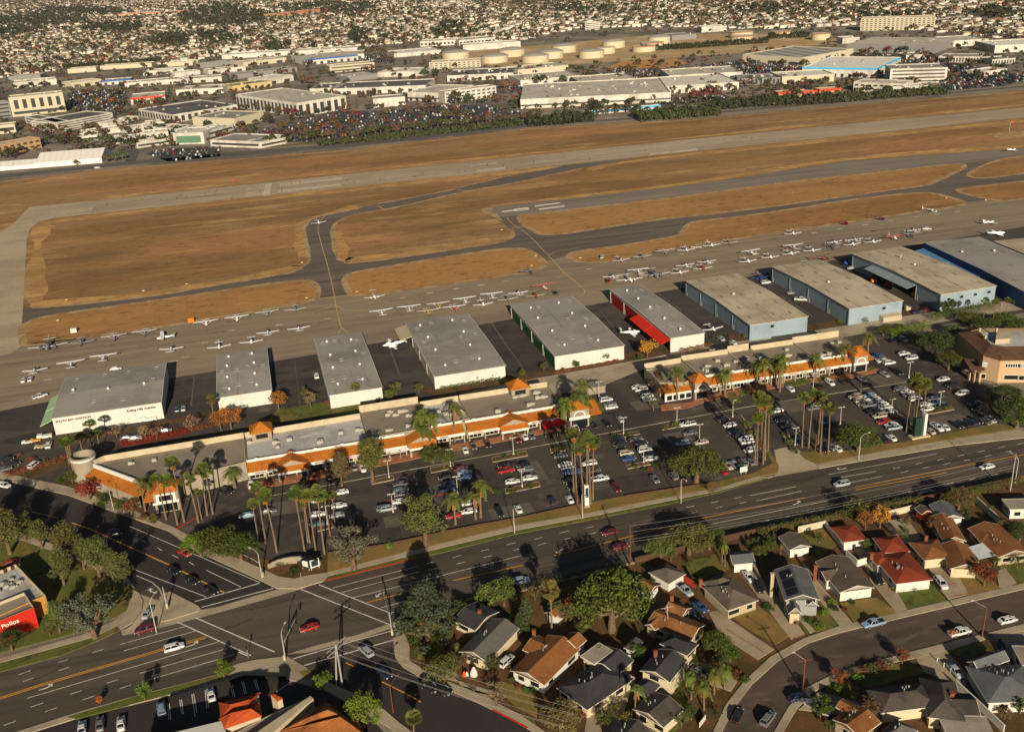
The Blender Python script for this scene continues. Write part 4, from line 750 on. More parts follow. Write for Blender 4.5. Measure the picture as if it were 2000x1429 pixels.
HH('white outbuilding with a patchy blue and white solar roof',[((1814,985),(1838,1014),(1878,1005),3.0,'gable u','bluegrey',1.5)],m_hw,vents=0,wins=False,name='garage',cat='garage')
HH('orange sided shed with a brown gable roof',[((1786,992),(1800,1004),(1820,998),2.5,'gable u','old',1.2)],mat('orange_shed_wall',S(222,98,24),.8),vents=0,wins=False,name='shed',cat='shed')
HH('orange brown roofed house with a shade sail over its court',[((1890,1031),(1950,1088),(2004,1070),2.9,'gable u','orange',1.9),((1896,1036),(1916,1060),(1946,1044),2.85,'hip','orange',1.3)],m_hb,vents=4)
HH('flat white roofed house at the edge by the highway wall',[((1956,976),(1972,996),(2040,978),3.0,'flat','flat')],m_hw,vents=0)
HH('big house with a striped dark shingle roof and stepped gables',[((1692,1346),(1722,1392),(1826,1366),3.0,'hip','old',2.0),((1796,1322),(1812,1400),(1880,1384),3.05,'hip','old',2.6),((1846,1352),(1866,1398),(1912,1390),3.0,'gable v','old',1.8)],m_cream,vents=5,chim=((1858,1362,2.2),))
HH('long blue grey shingle house with a triangular gable',[((1886,1300),(1930,1372),(2030,1340),3.0,'hip','bluegrey',2.2),((1888,1291),(1912,1310),(1958,1278),3.0,'gable v','bluegrey',1.8)],m_hw,vents=5)
HH('brown roofed house beside the parked boat',[((1626,1404),(1680,1440),(1716,1406),2.9,'gable v','brown',1.4),((1632,1380),(1690,1412),(1704,1394),2.9,'gable u','brown',1.0)],m_hb)
HH('grey hip roofed house cut by the bottom edge beside the brown one',[((1716,1436),(1760,1460),(1798,1428),2.9,'hip','grey',2.0)],m_hw)
HH('flat pale patio roof on posts in front of the dark shingle house',[((1832,1398),(1850,1440),(1934,1420),2.8,'flat','flat')],m_hb,vents=0,name='patio_cover',cat='patio roof',wins=False)
HH('house with a flat white roof at the edge beside the side drive',[((1976,1262),(1996,1300),(2060,1286),3.0,'flat','flat')],m_hw,vents=0)
HH('small house with a rust tile roof behind the dead fronds palm',[((1063,1196),(1084,1206),(1112,1176),2.6,'gable v','brown',1.3)],m_hw,vents=0,name='garage',cat='garage',wins=False)
HH('grey roofed house cut off at the bottom near the fan palms',[((1180,1440),(1240,1470),(1280,1430),2.8,'gable v','old',1.6)],m_hb)
u=(F11(1,0)-F11(0,0));v=(F11(0,1)-F11(0,0));_,Fq,LU,DV=HOUSES[11]
m_solar=mat('solar_glass',S(26,24,28),.3,spec=.5)
for(x0,x1,y0,y1)in((.24,.42,.12,.8),(.42,.56,.12,.3),(.42,.56,.62,.8)):
 pass
def on_roof(x,y,lift):
 k=1-abs(y/DV-.5)*2;return Fq(x,y,4.9+2.0*.78*k+lift)
for(x0,x1,y0,y1)in((.15,.4,.1,.42),(.45,.7,.1,.42),(.75,.92,.1,.42)):
 b=MB();p=[on_roof(LU*x0,DV*y0,.1),on_roof(LU*x1,DV*y0,.1),on_roof(LU*x1,DV*y1,.1),on_roof(LU*x0,DV*y1,.1)]
 b.loft([p,[q+UP*.08 for q in p]]);b.build('solar_panel',m_solar,h11,fix=True)
def simple(label,name,cat,o,c2,dep,h,wall,roofm,low=.7,back=.7,group=None):
 a,b_=P(*o),P(*c2);u,v,F=frame(a,math.atan2((b_-a).y,(b_-a).x));L=(b_-a).length
 t=thing(name,label,cat,a,0,group);block(t,F,[(0,0),(L,0),(L,dep),(0,dep)],h,roofm,back,low,wall,'wall');return t,F,L
t,F,L=simple('flat-roofed restaurant with an orange red corner wall under eucalyptus trees','restaurant','restaurant',(-60,1268),(98,1196),21,4.6,mat('yellow_stucco',S(170,124,56),.9),m_roofw,.9,.9)
u,v=F(1,0)-F(0,0),F(0,1)-F(0,0);m_ored=mat('orange_red_stucco',S(176,36,18),.85)
a,c=P(-40,1262),P(72,1216);u2,v2,Fb=frame(a,math.atan2((c-a).y,(c-a).x));L2=(c-a).length
block(t,Fb,[(0,-2.2),(L2,-2.2),(L2,6.5),(0,6.5)],5.2,m_rooftan,.8,.8,m_ored,'corner_volume')
o=text_mesh('Pollos',1.7,Fb(L2-6.0,-2.3,4.2),u2,UP,m_lettw,t,'sign_lettering')
for k in range(9):b=MB();b.box(F(L*.25+k*1.9,20.0),u,v,.5,.6,4.6,5.7);b.build('parapet_fin',m_brown,t)
for k in range(10):hvac(t,F,rnd.uniform(8,L-2),rnd.uniform(9,19),4.6,rnd,.8)
t=thing('restaurant','cream restaurant with red tile hip roofs at the corner car park','restaurant',P(540,1440))
b=MB();b.prism([P(*q,4.4)for q in((440,1440),(508,1404),(600,1362),(612,1372),(560,1450))],0,4.4);b.build('wall',m_tan,t);b=MB();b.poly([P(*q,4.45)for q in((450,1438),(508,1408),(594,1366),(602,1372),(556,1446))]);b.build('roof_deck',m_roofg,t)
b=MB();b.prism([P(*q,5.4)for q in((270,1446),(432,1407),(446,1440),(440,1600),(270,1600))],0,5.4);b.build('wing_wall',m_hw,t)
b=MB();b.prism([P(*q,6.2)for q in((470,1450),(606,1358),(612,1363),(496,1460))],3.5,6.2,bottom=True);b.build('parapet_wall',m_tan,t)
def hiproof(t,q,z,ridge,rn,name='tile_roof'):
 """q: four eave corner pixels, ridge: two ridge pixels with height"""
 e=[P(x,y,z)for x,y in q];rr0,rr1=P(*ridge[0]),P(*ridge[1]);b=MB()
 b.face([e[0],e[1],rr1,rr0]);b.face([e[2],e[3],rr0,rr1]);b.face([e[1],e[2],rr1]);b.face([e[3],e[0],rr0]);b.face(e[::-1]);o=b.build(name,ROOFM[rn],t,fix=True)
 b=MB();b.prism([p+(sum(e,Vector())/4-p)*.06 for p in e],0,z-.02);b.build('wall',m_tan,t)
 b=MB()
 for s_,k in((e[0],rr0),(e[3],rr0),(e[1],rr1),(e[2],rr1),(rr0,rr1)):b.tube([s_,k],.18,5)
 b.build('ridge_tile',ROOFM[rn],o)
hiproof(t,[(428,1404),(436,1424),(511,1398),(506,1372)],5.2,[(452,1392,7.4),(490,1384,7.4)],'terra')
hiproof(t,[(428,1372),(430,1404),(468,1412),(508,1352)],5.25,[(450,1376,7.0),(488,1366,7.0)],'terra')
hiproof(t,[(528,1356),(542,1369),(552,1364),(538,1350)],6.4,[(536,1356,7.2),(544,1360,7.2)],'terra')
t=thing('restaurant','restaurant with a mottled brown barrel tile roof beside the round green tree','restaurant',P(640,1425))
hiproof(t,[(548,1428),(560,1470),(720,1440),(700,1408)],5.0,[(600,1416,7.8),(664,1400,7.8)],'barrel')
hiproof(t,[(552,1426),(580,1440),(690,1410),(636,1368)],5.2,[(600,1402,8.4),(640,1386,8.4)],'barrel')
t=thing('office_building','two-storey cream office with brown tile roofs and a sunken service deck','office building',P(1930,745));m_peach=mat('peach_stucco',S(176,146,112),.9);m_btile=mat('brown_flat_tile',S(102,74,56),.9,[(.3,(1,1),S(86,62,46),.42,.66,7)],wave=(.55,.8,0.3));ROOFM['office']=m_btile
def slope(t,px,z0,z1,name='tile_roof'):
 p=[P(*px[0],z0),P(*px[1],z0),P(*px[2],z1),P(*px[3],z1)];b=MB();b.loft([p,[q-UP*.3 for q in p]]);return b.build(name,m_btile,t,fix=True)
slope(t,[(1870,650),(1920,694),(1935,672),(1912,645)],8.6,10.4);slope(t,[(1920,694),(1952,703),(1968,678),(1935,672)],8.6,10.4);slope(t,[(1952,703),(2080,700),(2080,674),(1966,677)],8.7,10.4)
slope(t,[(1900,728),(1924,722),(1920,702),(1882,700)],4.2,5.2);slope(t,[(1958,722),(1993,724),(1990,714),(1960,712)],4.4,5.3,'awning_roof')
b=MB();b.prism([P(1872,651,8.6),P(1921,695,8.6),P(1954,704,8.6),P(2080,702,8.6),P(2100,640,8.6),P(1915,640,8.6)],0,8.4);b.build('wall',m_peach,t)
b=MB();b.prism([P(1936,671,10.3),P(1968,676,10.3),P(2090,672,10.3),P(2100,640,10.3),P(1914,644,10.3)],8.5,9.2);b.build('service_deck',m_roofw,t)
b=MB();b.prism([P(1944,668,10),P(1972,666,10),P(1972,652,10),P(1946,654,10)],9,11);b.build('plant_room',m_tan,t)
for x,y,w_ in((1963,707,28),(1992,708,12),(1918,705,10)):
 p,q=P(x,y,7.6),P(x+w_,y+.2,7.6);uu=V2(q-p);L=uu.length;uu.normalize();vv=Vector((-uu.y,uu.x,0));b=MB();b.box(V2(p)-vv*1.0,uu,vv,L,.9,5.9,7.5);w=b.build('window',m_trim,t);b=MB()
 for k in range(6):b.box(V2(p)+uu*(.1+k*L/6)-vv*1.06,uu,vv,L/6-.2,.06,6.1,7.3)
 b.build('pane',m_darkg,w)
 b=MB();b.box(V2(p)-vv*1.0,uu,vv,L,.9,1.2,3.2);w=b.build('window',m_trim,t);b=MB();b.box(V2(p)+uu*.15-vv*1.06,uu,vv,L-.3,.06,1.4,3.0);b.build('pane',m_darkg,w)
for k in range(3):b=MB();p=P(1893+k*9,742+k*4);b.cbox(p,UH,VH,.8,.8,0,4.4);b.build('column',m_peach,t)
for x,y in((1924,660),(1913,646),(1946,646)):b=MB();b.cbox(V2(P(x,y,10.5)),UH,VH,.6,.6,9,11.6);b.build('chimney',m_tan,t)
def np_mesh(name,V,Fq):
 me=bpy.data.meshes.new(name);V=np.asarray(V,np.float32);Fq=np.asarray(Fq,np.int32);k=Fq.shape[1]
 me.vertices.add(len(V));me.vertices.foreach_set('co',V.ravel());me.loops.add(Fq.size);me.loops.foreach_set('vertex_index',Fq.ravel())
 me.polygons.add(len(Fq));me.polygons.foreach_set('loop_start',np.arange(0,Fq.size,k,dtype=np.int32));me.polygons.foreach_set('loop_total',np.full(len(Fq),k,np.int32));me.update(calc_edges=True);return me
def leaves(rs,cen,nor,size,asp=.6,jit=.8):
 """leaf quads at cen with normals near nor"""
 n=len(cen);nn=nor+rs.normal(0,jit,(n,3));nn/=np.linalg.norm(nn,axis=1)[:,None]+1e-9
 a=np.cross(nn,rs.normal(0,1,(n,3)));a/=np.linalg.norm(a,axis=1)[:,None]+1e-9;b=np.cross(nn,a)
 s=(size*rs.uniform(.6,1.3,n))[:,None]
 V=np.stack([cen-a*s*.5,cen-b*s*asp*.5,cen+a*s*.5,cen+b*s*asp*.5],1).reshape(-1,3)
 return V,np.arange(n*4).reshape(-1,4)
def clumps(rs,cc,cr,per,size,jit=.7,flat=1.0,asp=.6):
 d=rs.normal(0,1,(len(cc),per,3));d/=np.linalg.norm(d,axis=2)[:,:,None];r=rs.uniform(.45,1,(len(cc),per,1))**.6
 p=d*r*cr[:,None,None];p[:,:,2]*=flat
 return leaves(rs,(cc[:,None,:]+p).reshape(-1,3),d.reshape(-1,3),size,asp,jit)
m_leaf=mat('leaf_green',(.05,.06,.015),.75,obj=True,hue=.12,layers=[(.45,(1,1),1.7,.5,.72,4),(1.6,(1,1),.55,.48,.7,3)])
m_bark=mat('tree_bark',S(108,88,68),.95,[(1.5,(1,1),S(76,60,46),.42,.66,6)])
m_palmbark=mat('palm_trunk_bark',S(116,98,80),.95,[(2.5,(1,1),S(92,76,60),.42,.66,6)])
m_frond=mat('palm_frond',(.07,.08,.02),.7,obj=True,hue=.15);m_skirt=mat('dry_palm_frond',S(140,94,40),.9,[(1.5,(1,1),S(104,70,32),.4,.66,5)])
def part_from(me,name,m,parent):
 me.materials.append(m);o=bpy.data.objects.new(name,me);C.objects.link(o);o.parent=parent;KIDS.setdefault(parent.name,[]).append(o);return o
def trunk_mb(t,b,name='trunk',m=None):return b.build(name,m or m_bark,t)
PROTO={}
def lobes(rs,kind):
 if kind=='broad':
  n=46;d=rs.normal(0,1,(n,3));d/=np.linalg.norm(d,axis=1)[:,None];d[:,2]=np.abs(d[:,2])*1.05-.3;c=d*np.array([3.3,3.3,2.5])*rs.uniform(.6,1.08,(n,1))+[0,0,3.6];return c,rs.uniform(.6,1.3,n),100,.3
 if kind=='euc':
  n=48;k=rs.uniform(0,1,n);an=rs.uniform(0,6.28,n);rad=rs.uniform(.4,2.7,n)*(1-.35*k);c=np.stack([np.cos(an)*rad,np.sin(an)*rad,4.2+k*6.2],1);return c,rs.uniform(.75,1.35,n),84,.36
 if kind=='gnarl':
  n=44;d=rs.normal(0,1,(n,3));d/=np.linalg.norm(d,axis=1)[:,None];c=d*np.array([3.6,3.6,2.9])*rs.uniform(.45,1.05,(n,1))+[0,0,5.3];return c,rs.uniform(.6,1.0,n),70,.36
 if kind=='small':
  n=20;d=rs.normal(0,1,(n,3));d/=np.linalg.norm(d,axis=1)[:,None];c=d*np.array([1.5,1.5,1.35])*rs.uniform(.5,1.0,(n,1))+[0,0,2.9];return c,rs.uniform(.45,.75,n),55,.3
 if kind=='shrub':
  n=12;d=rs.normal(0,1,(n,3));d[:,2]=np.abs(d[:,2]);d/=np.linalg.norm(d,axis=1)[:,None];c=d*np.array([.75,.75,.7])*rs.uniform(.4,1.0,(n,1))+[0,0,.25];return c,rs.uniform(.3,.5,n),40,.22
 if kind=='sparse':
  n=22;d=rs.normal(0,1,(n,3));d/=np.linalg.norm(d,axis=1)[:,None];c=d*np.array([1.9,1.9,1.7])*rs.uniform(.5,1.05,(n,1))+[0,0,3.4];return c,rs.uniform(.35,.6,n),26,.3
 if kind=='cypress':
  n=40;k=np.linspace(0,1,n);an=rs.uniform(0,6.28,n);rad=.55*np.sin(np.clip(k*1.02+.14,0,1)*3.1416)**.7*.8;c=np.stack([np.cos(an)*rad,np.sin(an)*rad,.6+k*6.2],1);return c,.3+.45*np.sin(np.clip(k+.12,0,1)*3.1416),46,.26
 if kind=='conifer':
  n=120;k=rs.uniform(0,1,n)**.9;an=rs.uniform(0,6.28,n);rad=(1-k**1.6)*3.9*rs.uniform(.5,1.08,n)+.25;c=np.stack([np.cos(an)*rad,np.sin(an)*rad,1.8+k*9.6],1);return c,rs.uniform(.7,1.15,n),46,.42
def make_tree(kind,seed):
 rs=np.random.RandomState(seed);t=thing('tree_pattern',None,None);cc,cr,per,sz=lobes(rs,kind)
 V,Fq=clumps(rs,cc,cr,per,sz,flat=.4 if kind=='conifer' else .85)
 part_from(np_mesh('crown',V,Fq),'crown',m_leaf,t)
 b=MB();r0={'broad':.34,'euc':.3,'gnarl':.42,'small':.13,'shrub':.05,'sparse':.12,'cypress':.1,'conifer':.35}[kind]
 top={'broad':3.4,'euc':8.5,'gnarl':4.2,'small':2.8,'shrub':.5,'sparse':3.2,'cypress':5,'conifer':10.5}[kind]
 lx,ly=rs.uniform(-.3,.3,2)*top*.12
 b.tube([(0,0,-.2),(lx*.4,ly*.4,top*.45),(lx,ly,top)],[r0*1.15,r0*.8,r0*.3],7)
 if kind not in('cypress','shrub'):
  pick=rs.choice(len(cc),min(len(cc),14 if kind in('gnarl','sparse','euc')else 8),False)
  for i in pick:
   z=min(cc[i][2]-.4,top)*rs.uniform(.5,.85);f=z/top;s=Vector((lx*f,ly*f,z));e=Vector(cc[i]);m_=(s+e)/2-Vector((0,0,.25));b.tube([s,m_,e],[r0*.5,r0*.32,r0*.1],5)
 b.build('trunk',m_bark,t);return t
for kd,n_ in(('broad',4),('euc',4),('gnarl',3),('small',4),('shrub',3),('sparse',3),('cypress',2),('conifer',2)):PROTO[kd]=[make_tree(kd,40+i*7+len(kd))for i in range(n_)]
def fan_palm(seed,H,R=1.75):
 """slim tall fan palm: trunk, green head, skirt of dry leaves"""
 rs=random.Random(seed);t=thing('palm_pattern',None,None);b=MB();lx,ly=rs.uniform(-.7,.7),rs.uniform(-.7,.7)
 top=Vector((lx,ly,H));b.tube([(0,0,-.2),(lx*.15,ly*.15,H*.3),(lx*.5,ly*.5,H*.65),top],[.3,.2,.17,.15],7);b.build('trunk',m_palmbark,t)
 def fan(bb,o,d,L,w):
  d=d.normalized();s=d.cross(UP);s=s.normalized()if s.length>.05 else Vector((1,0,0));n=s.cross(d)
  hub=o+d*L*.42;n5=6;pts=[]
  for k in range(n5+1):
   a=-1.15+2.3*k/n5;pts.append(hub+(d*math.cos(a)+s*math.sin(a))*L*.58*w-UP*.18*abs(a)*L*.4)
  bb.tube([o,hub],.03,3,cap=False)
  for k in range(n5):
   m_=(pts[k]+pts[k+1])/2;bb.face([hub,pts[k]*.8+m_*.2,m_+n*.05,hub+(m_-hub)*.5-n*.03]);bb.face([hub,hub+(m_-hub)*.5-n*.03,m_+n*.05,pts[k+1]*.8+m_*.2])
 g=MB()
 for k in range(44):
  e=rs.uniform(-.45,1.45);a=rs.uniform(0,6.28);fan(g,top+UP*.1,Vector((math.cos(a)*math.cos(e),math.sin(a)*math.cos(e),math.sin(e))),R*rs.uniform(.9,1.3),rs.uniform(.85,1.1))
 g.build('crown',m_frond,t);g=MB()
 for k in range(22):
  a=rs.uniform(0,6.28);e=rs.uniform(-1.4,-.55);fan(g,top-UP*rs.uniform(.1,.9),Vector((math.cos(a)*math.cos(e),math.sin(a)*math.cos(e),math.sin(e))),R*rs.uniform(.6,.85),.7)
 o=g.build('skirt',m_skirt,t);return t
def feather_palm(seed,H,R=3.3,n=20,thick=.24):
 """palm with arching feather fronds"""
 rs=random.Random(seed);t=thing('palm_pattern',None,None);b=MB();lx,ly=rs.uniform(-.4,.4),rs.uniform(-.4,.4);top=Vector((lx,ly,H))
 b.tube([(0,0,-.2),(lx*.3,ly*.3,H*.5),top],[thick*1.2,thick*.85,thick*.8],7);b.build('trunk',m_palmbark,t);g=MB()
 for k in range(n):
  a=6.28*k/n+rs.uniform(-.2,.2);e=rs.choice((.2,.6,.9,1.2,-.1));L=R*rs.uniform(.85,1.15);d=Vector((math.cos(a),math.sin(a),0));s=Vector((-d.y,d.x,0));pts=[]
  for i in range(6):
   f=i/5;pts.append(top+d*L*f*math.cos(e)*(1-.12*f)+UP*(L*f*math.sin(e)-L*.75*f*f))
  for i in range(5):
   w=.62*R/2.9*(1-(i/5)**2*.8);q=.62*R/2.9*(1-((i+1)/5)**2*.8)
   for sg in(-1,1):
    for j in range(2):
     p0=pts[i].lerp(pts[i+1],j/2);p1=pts[i].lerp(pts[i+1],j/2+.36);g.face([p0,p1,p1+s*sg*q+d*.12-UP*.3*q,p0+s*sg*w+d*.2-UP*.3*w])
 g.build('crown',m_frond,t)
 if rs.random()<.7:
  g=MB()
  for k in range(5):
   a=rs.uniform(0,6.28);d=Vector((math.cos(a),math.sin(a),0));s=Vector((-d.y,d.x,0));p0=top-UP*.1
   for i in range(3):
    q0,q1=p0+d*.35*i-UP*.5*i*(1+i*.3),p0+d*.35*(i+1)-UP*.5*(i+1)*(1.3+i*.3);g.face([q0-s*.22,q0+s*.22,q1+s*.2,q1-s*.2])
  g.build('skirt',m_skirt,t)
 return t
PROTO['fan']=[fan_palm(s_,H)for s_,H in((1,17),(2,15),(3,18.5),(4,13.5),(5,16))];PROTO['fanlow']=[fan_palm(s_,H,1.9)for s_,H in((6,7),(7,8.5))]
PROTO['queen']=[feather_palm(s_,H)for s_,H in((1,8),(2,9.5),(3,7))];PROTO['date']=[feather_palm(9,6,3.6,26,.4),feather_palm(10,5,3.2,24,.4)]
GREEN=(.050,.070,.009);OLIVE=(.085,.088,.020);DKGREEN=(.032,.046,.009);GREY=(.115,.10,.062);ORANGE=(.27,.10,.02);RUST=(.15,.05,.02);REDL=(.17,.03,.016);YEL=(.36,.17,.018);LIME=(.10,.14,.014);DRYL=(.21,.13,.06);BLUEG=(.055,.062,.035)
NTREE=0
def plant(kind,x,y,H,col,label,cat='tree',name='tree',group=None,wid=1.0,px_top=None):
 """kind of pattern, trunk foot on the plan, height in metres, crown colour"""
 global NTREE
 NTREE+=1;pr=PROTO[kind][NTREE%len(PROTO[kind])]
 h0={'broad':6.9,'euc':11.3,'gnarl':8.6,'small':4.6,'shrub':1.25,'sparse':5.4,'cypress':7.2,'conifer':12.2,'fan':None,'fanlow':None,'queen':9.5,'date':7.5}[kind]
 if h0 is None:h0={'fan':(17,15,18.5,13.5,16),'fanlow':(7,8.5)}[kind][NTREE%len(PROTO[kind])]+1
 s=H/h0;p=P(x,y)
 sw=s*wid if kind not in('fan','fanlow')else(.55+.45*s)*wid
 c=[k*rnd.uniform(.85,1.18)for k in col]
 o=dup(pr,p,rnd.uniform(0,6.28),(sw,sw,s),label,cat,group,{'crown':c});o.name=name if name!='tree' or kind not in('gnarl','sparse','small','euc')else{'gnarl':'oak_tree','sparse':'bare_tree','small':'small_tree','euc':'eucalyptus'}[kind];return o
FR=(.088,.105,.018);FRY=(.12,.115,.025)
TP='tall fan palms of the shopping centre'
def trees(rows,kind,col,lab,group=None,cat='tree',name='tree',jitter=.06):
 for r in rows:plant(kind,r[0],r[1],r[2]*rnd.uniform(1-jitter,1+jitter),r[4]if len(r)>4 else col,lab if len(r)<6 else r[5],cat,name,group,r[3]if len(r)>3 and r[3]else 1.0)
def ph(x,y,yt):
 g=P(x,y);lo,hi=0,40
 for _ in range(30):
  m_=(lo+hi)/2
  if proj((g.x,g.y,m_))[1]>yt:lo=m_
  else:hi=m_
 return lo
def fans(rows,lab,group=TP,wid=1.0):
 for x,y,yt in rows:plant('fan',x,y,ph(x,y,yt)+.4,FR,lab,'palm','fan_palm',group,wid)
fans([(506,1062,985),(520,1062,950),(541,1078,963)],'tall fan palm beside the big dark green corner tree')
fans([(595,1076,960),(605,1060,968),(601,1058,985),(617,1077,966),(634,1082,958),(645,1046,966),(655,1030,968),(597,1000,940)],'tall fan palm in the cluster behind the corner sign')
fans([(1127,985,845),(1140,985,868),(1147,990,852),(1154,985,865),(1158,975,855),(1121,960,850)],'tall fan palm in the row by the white pylon sign')
fans([(1474,906,775),(1478,908,815),(1487,902,782),(1494,898,790),(1490,906,780),(1500,880,800)],'tall fan palm in the clump left of the car park entrance')
fans([(1566,874,775),(1579,874,768),(1593,878,776),(1597,872,772),(1602,886,785),(1617,888,795)],'tall fan palm in the row right of the car park entrance')
fans([(1770,844,745),(1782,850,740),(1785,852,752),(1800,838,748),(1792,830,760)],'tall fan palm behind the big east pylon sign')
fans([(325,1014,930),(347,1024,932),(360,1019,900),(388,1020,930),(394,1014,960),(416,1004,920),(405,1006,915)],'tall fan palm in front of the square corner tower',wid=1.15)
fans([(148,940,862),(136,905,858),(142,905,862),(164,895,850),(180,877,826),(195,878,845)],'tall fan palm behind the round tower',wid=1.4)
for x,y,H in((1850+68,640,12),(1918+20,640,11.5),(1962,638,12)):plant('fan',x,y,H,FR,'fan palm in the hedge behind the brown tile office','palm','fan_palm',TP)
plant('fanlow',418,822,9,FRY,'short thick fan palm with a broad dry skirt beside the orange trees','palm','fan_palm');plant('fanlow',697,786,6.5,FRY,'small fan palm at the corner of a white hangar','palm','fan_palm')
plant('fanlow',1078,1236,13,FRY,'big fan palm with a thick skirt of dead fronds among the houses','palm','fan_palm',wid=.95);plant('fanlow',808,1436,5,FRY,'squat fan palm at the bottom edge by the side street','palm','fan_palm',wid=1.2)
def queens(rows,lab,H=8.5,name='queen_palm',group='feather palms of the shopping centre',kind='queen',wid=1.0):
 for x,y in rows:plant(kind,x,y,H,FR,lab,'palm',name,group,wid)
queens([(284,998),(293,985)],'feather palm leaning beside the angled orange awning',10.5);queens([(459,952)],'broad feather palm before the white roofed shops',9,kind='date')
queens([(835,873),(828,880),(852,870),(888,862)],'feather palm in front of the middle gable',12.5,wid=1.15);queens([(929,1014),(890,1024),(939,1010)],'feather palm on the planted corner by the lawn strip',11,wid=1.2)
queens([(1104,842),(1136,820),(1142,812),(1133,822),(1101,838)],'feather palm by the arched tower of the first shops',12.5,wid=1.15)
queens([(1322,782),(1416,773),(1478,760),(1494,768),(1515,750),(1523,765),(1519,757),(1592,742),(1647,728)],'feather palm along the front of the second shops',12,wid=1.15)
queens([(1694,708)],'large feather palm at the end tower of the second shops',11,wid=1.25);queens([(1944,735)],'feather palm by the brown tile office',7)
queens([(1410,1102),(1416,1106)],'slim twin palm beside the white garage',7,wid=.75,group=None);queens([(1395,1355),(1375,1385),(1240,1400),(1415,1345),(1350,1365)],'feather palm in the garden at the street bend',7.5,group='garden palms at the street bend');queens([(1524,1085),(893,1275)],'low feather palm beside a house wall',3.2,group=None)
trees([(438,1088,10.5,1.35,GREEN,'huge dark green spreading tree at the highway corner'),(472,1092,9,1.2,GREEN,'dark green tree merging into the huge corner tree'),(392,1084,8,1.1,LIME,'brighter green tree on the west side of the corner group'),(1360,942,13,1.25,GREEN,'dense round green tree at the edge of the car park lawn'),(1676,882,10.5,1.3,GREEN,'dense wide green tree right of the row of palms'),(1985,836,12,1.1,GREEN,'tall bright green tree at the east end of the car park'),(1826,696,11.5,1.1,DKGREEN,'great round dark tree behind the car park'),(1852,722,9,1.0,GREEN,'mid green tree beside the great round dark tree'),(1960,790,9,1.3,DKGREEN,'dark tree mass in front of the office'),(1195,1232,17.5,1.1,(.060,.084,.010),'enormous bright green tree between the houses'),(1172,1205,12,1.0,DKGREEN,'dark green tree leaning on the enormous tree'),(1398,1278,7.5,.95,GREEN,'rounded green tree beside the wide driveway'),(1290,1090,7,1.1,OLIVE,'olive green bushy tree by the utility pole'),(1345,1082,9,1.4,OLIVE,'wide bushy olive tree along the highway wall'),(1385,1072,8,1.0,GREEN,'green tree at the end of the highway hedge trees'),(868,1332,7.5,1.1,OLIVE,'olive round tree on the side street corner'),(1095,1428,7,1.15,(.16,.10,.03),'brownish round tree at the bottom by the lawn'),(710,1420,9.5,.85,LIME,'bright green leafy tree by the barrel tile roof'),(680,1330,0,0)][:18],'broad',GREEN,'')
trees([(438,1322,4.8,1.25,LIME),(283,1366,4.6,1.2,LIME),(630,1348,4.6,1.3,LIME)],'small',LIME,'clipped bright green street tree on the shaded verge')
plant('small',197,1375,2.4,ORANGE,'tiny orange leaved sapling on the verge');plant('small',960,1190,8,OLIVE,'yellowish green bush tree beside the highway wall',wid=1.3);plant('small',985,1182,8,OLIVE,'green bush tree touching the thin cypress',wid=1.1)
trees([(136,1106,14.5,1.35),(82,1070,9.5,1.35),(20,1082,15,1.45),(196,1130,13.5,1.3),(126,1142,12,1.2),(244,1150,12,1.15),(222,1132,9,1.0),(165,1112,10,1.1),(-14,1052,14,1.4),(50,1056,10,1.3)],'euc',OLIVE,'eucalyptus with a pale trunk beside the cross street','eucalyptus trees by the cross street','tree','eucalyptus')
plant('gnarl',186,1246,12.5,GREY,'grey leaved old tree on the corner lawn',wid=1.15);plant('gnarl',692,1112,12.5,GREY,'grey brown wide tree on the lawn strip by the red kerb',wid=1.15)
plant('euc',118,1236,9.5,OLIVE,'thin tree with an orange lit trunk beside the red wall');plant('sparse',98,1242,6.5,OLIVE,'scraggly small tree beside the red restaurant wall');plant('broad',24,1270,6.5,DKGREEN,'dark low tree in front of the restaurant')
trees([(729,942,15.5,1.35,OLIVE,'large eucalyptus in front of the shops'),(668,950,12.5,1.15,(.13,.10,.035),'yellowing bare branched eucalyptus before the shops'),(832,1068,18,1.4,OLIVE,'very large leaning eucalyptus on the lawn strip')],'euc',OLIVE,'')
plant('sparse',832,1050,9,OLIVE,'thin branching tree beside the leaning eucalyptus');plant('sparse',1276,802,7,OLIVE,'bare pale tree on the small planter left of the second shops');plant('sparse',1390,968,4.5,OLIVE,'young thin tree on the lawn below the round tree');plant('broad',868,912,7.5,GREEN,'bright green bushy tree by the middle gable',wid=.9);plant('broad',846,903,6.5,GREEN,'green bushy tree over the green awning',wid=1.2);plant('sparse',867,915,8,OLIVE,'bare thin tree on the red kerbed island')
plant('conifer',836,1250,17,BLUEG,'huge blue grey conifer on the highway corner','tree','conifer',wid=1.22)
plant('cypress',1029,1238,12.5,(.05,.06,.02),'tall narrow cypress between two houses','tree','cypress',wid=1.05);plant('cypress',1015,1236,7,(.05,.06,.02),'short cypress leaning on the tall one','tree','cypress',wid=1.2)
for i in range(6):plant('cypress',1461+i*10,1071-i*2.3,3.6,(.05,.06,.018),'clipped little cypress in the row behind the grey garage','tree','cypress','row of clipped cypresses',1.5)
trees([(545,800,8,1.3,ORANGE),(452,838,9,1.35,ORANGE),(432,840,7,1.25,ORANGE)],'small',ORANGE,'orange autumn tree by the round drive','orange autumn trees');plant('small',1264,698,8,YEL,'golden yellow tree beside the raised red doors',wid=1.25)
trees([(375,842,6.5,1.3,DRYL),(285,860,6,1.3,DRYL),(306,858,5.5,1.3,DRYL),(228,854,5.5,1.3,DRYL),(608,798,7.5,1.2,DRYL)],'sparse',DRYL,'rusty bare tree in the strip behind the shops','bare trees behind the shops')
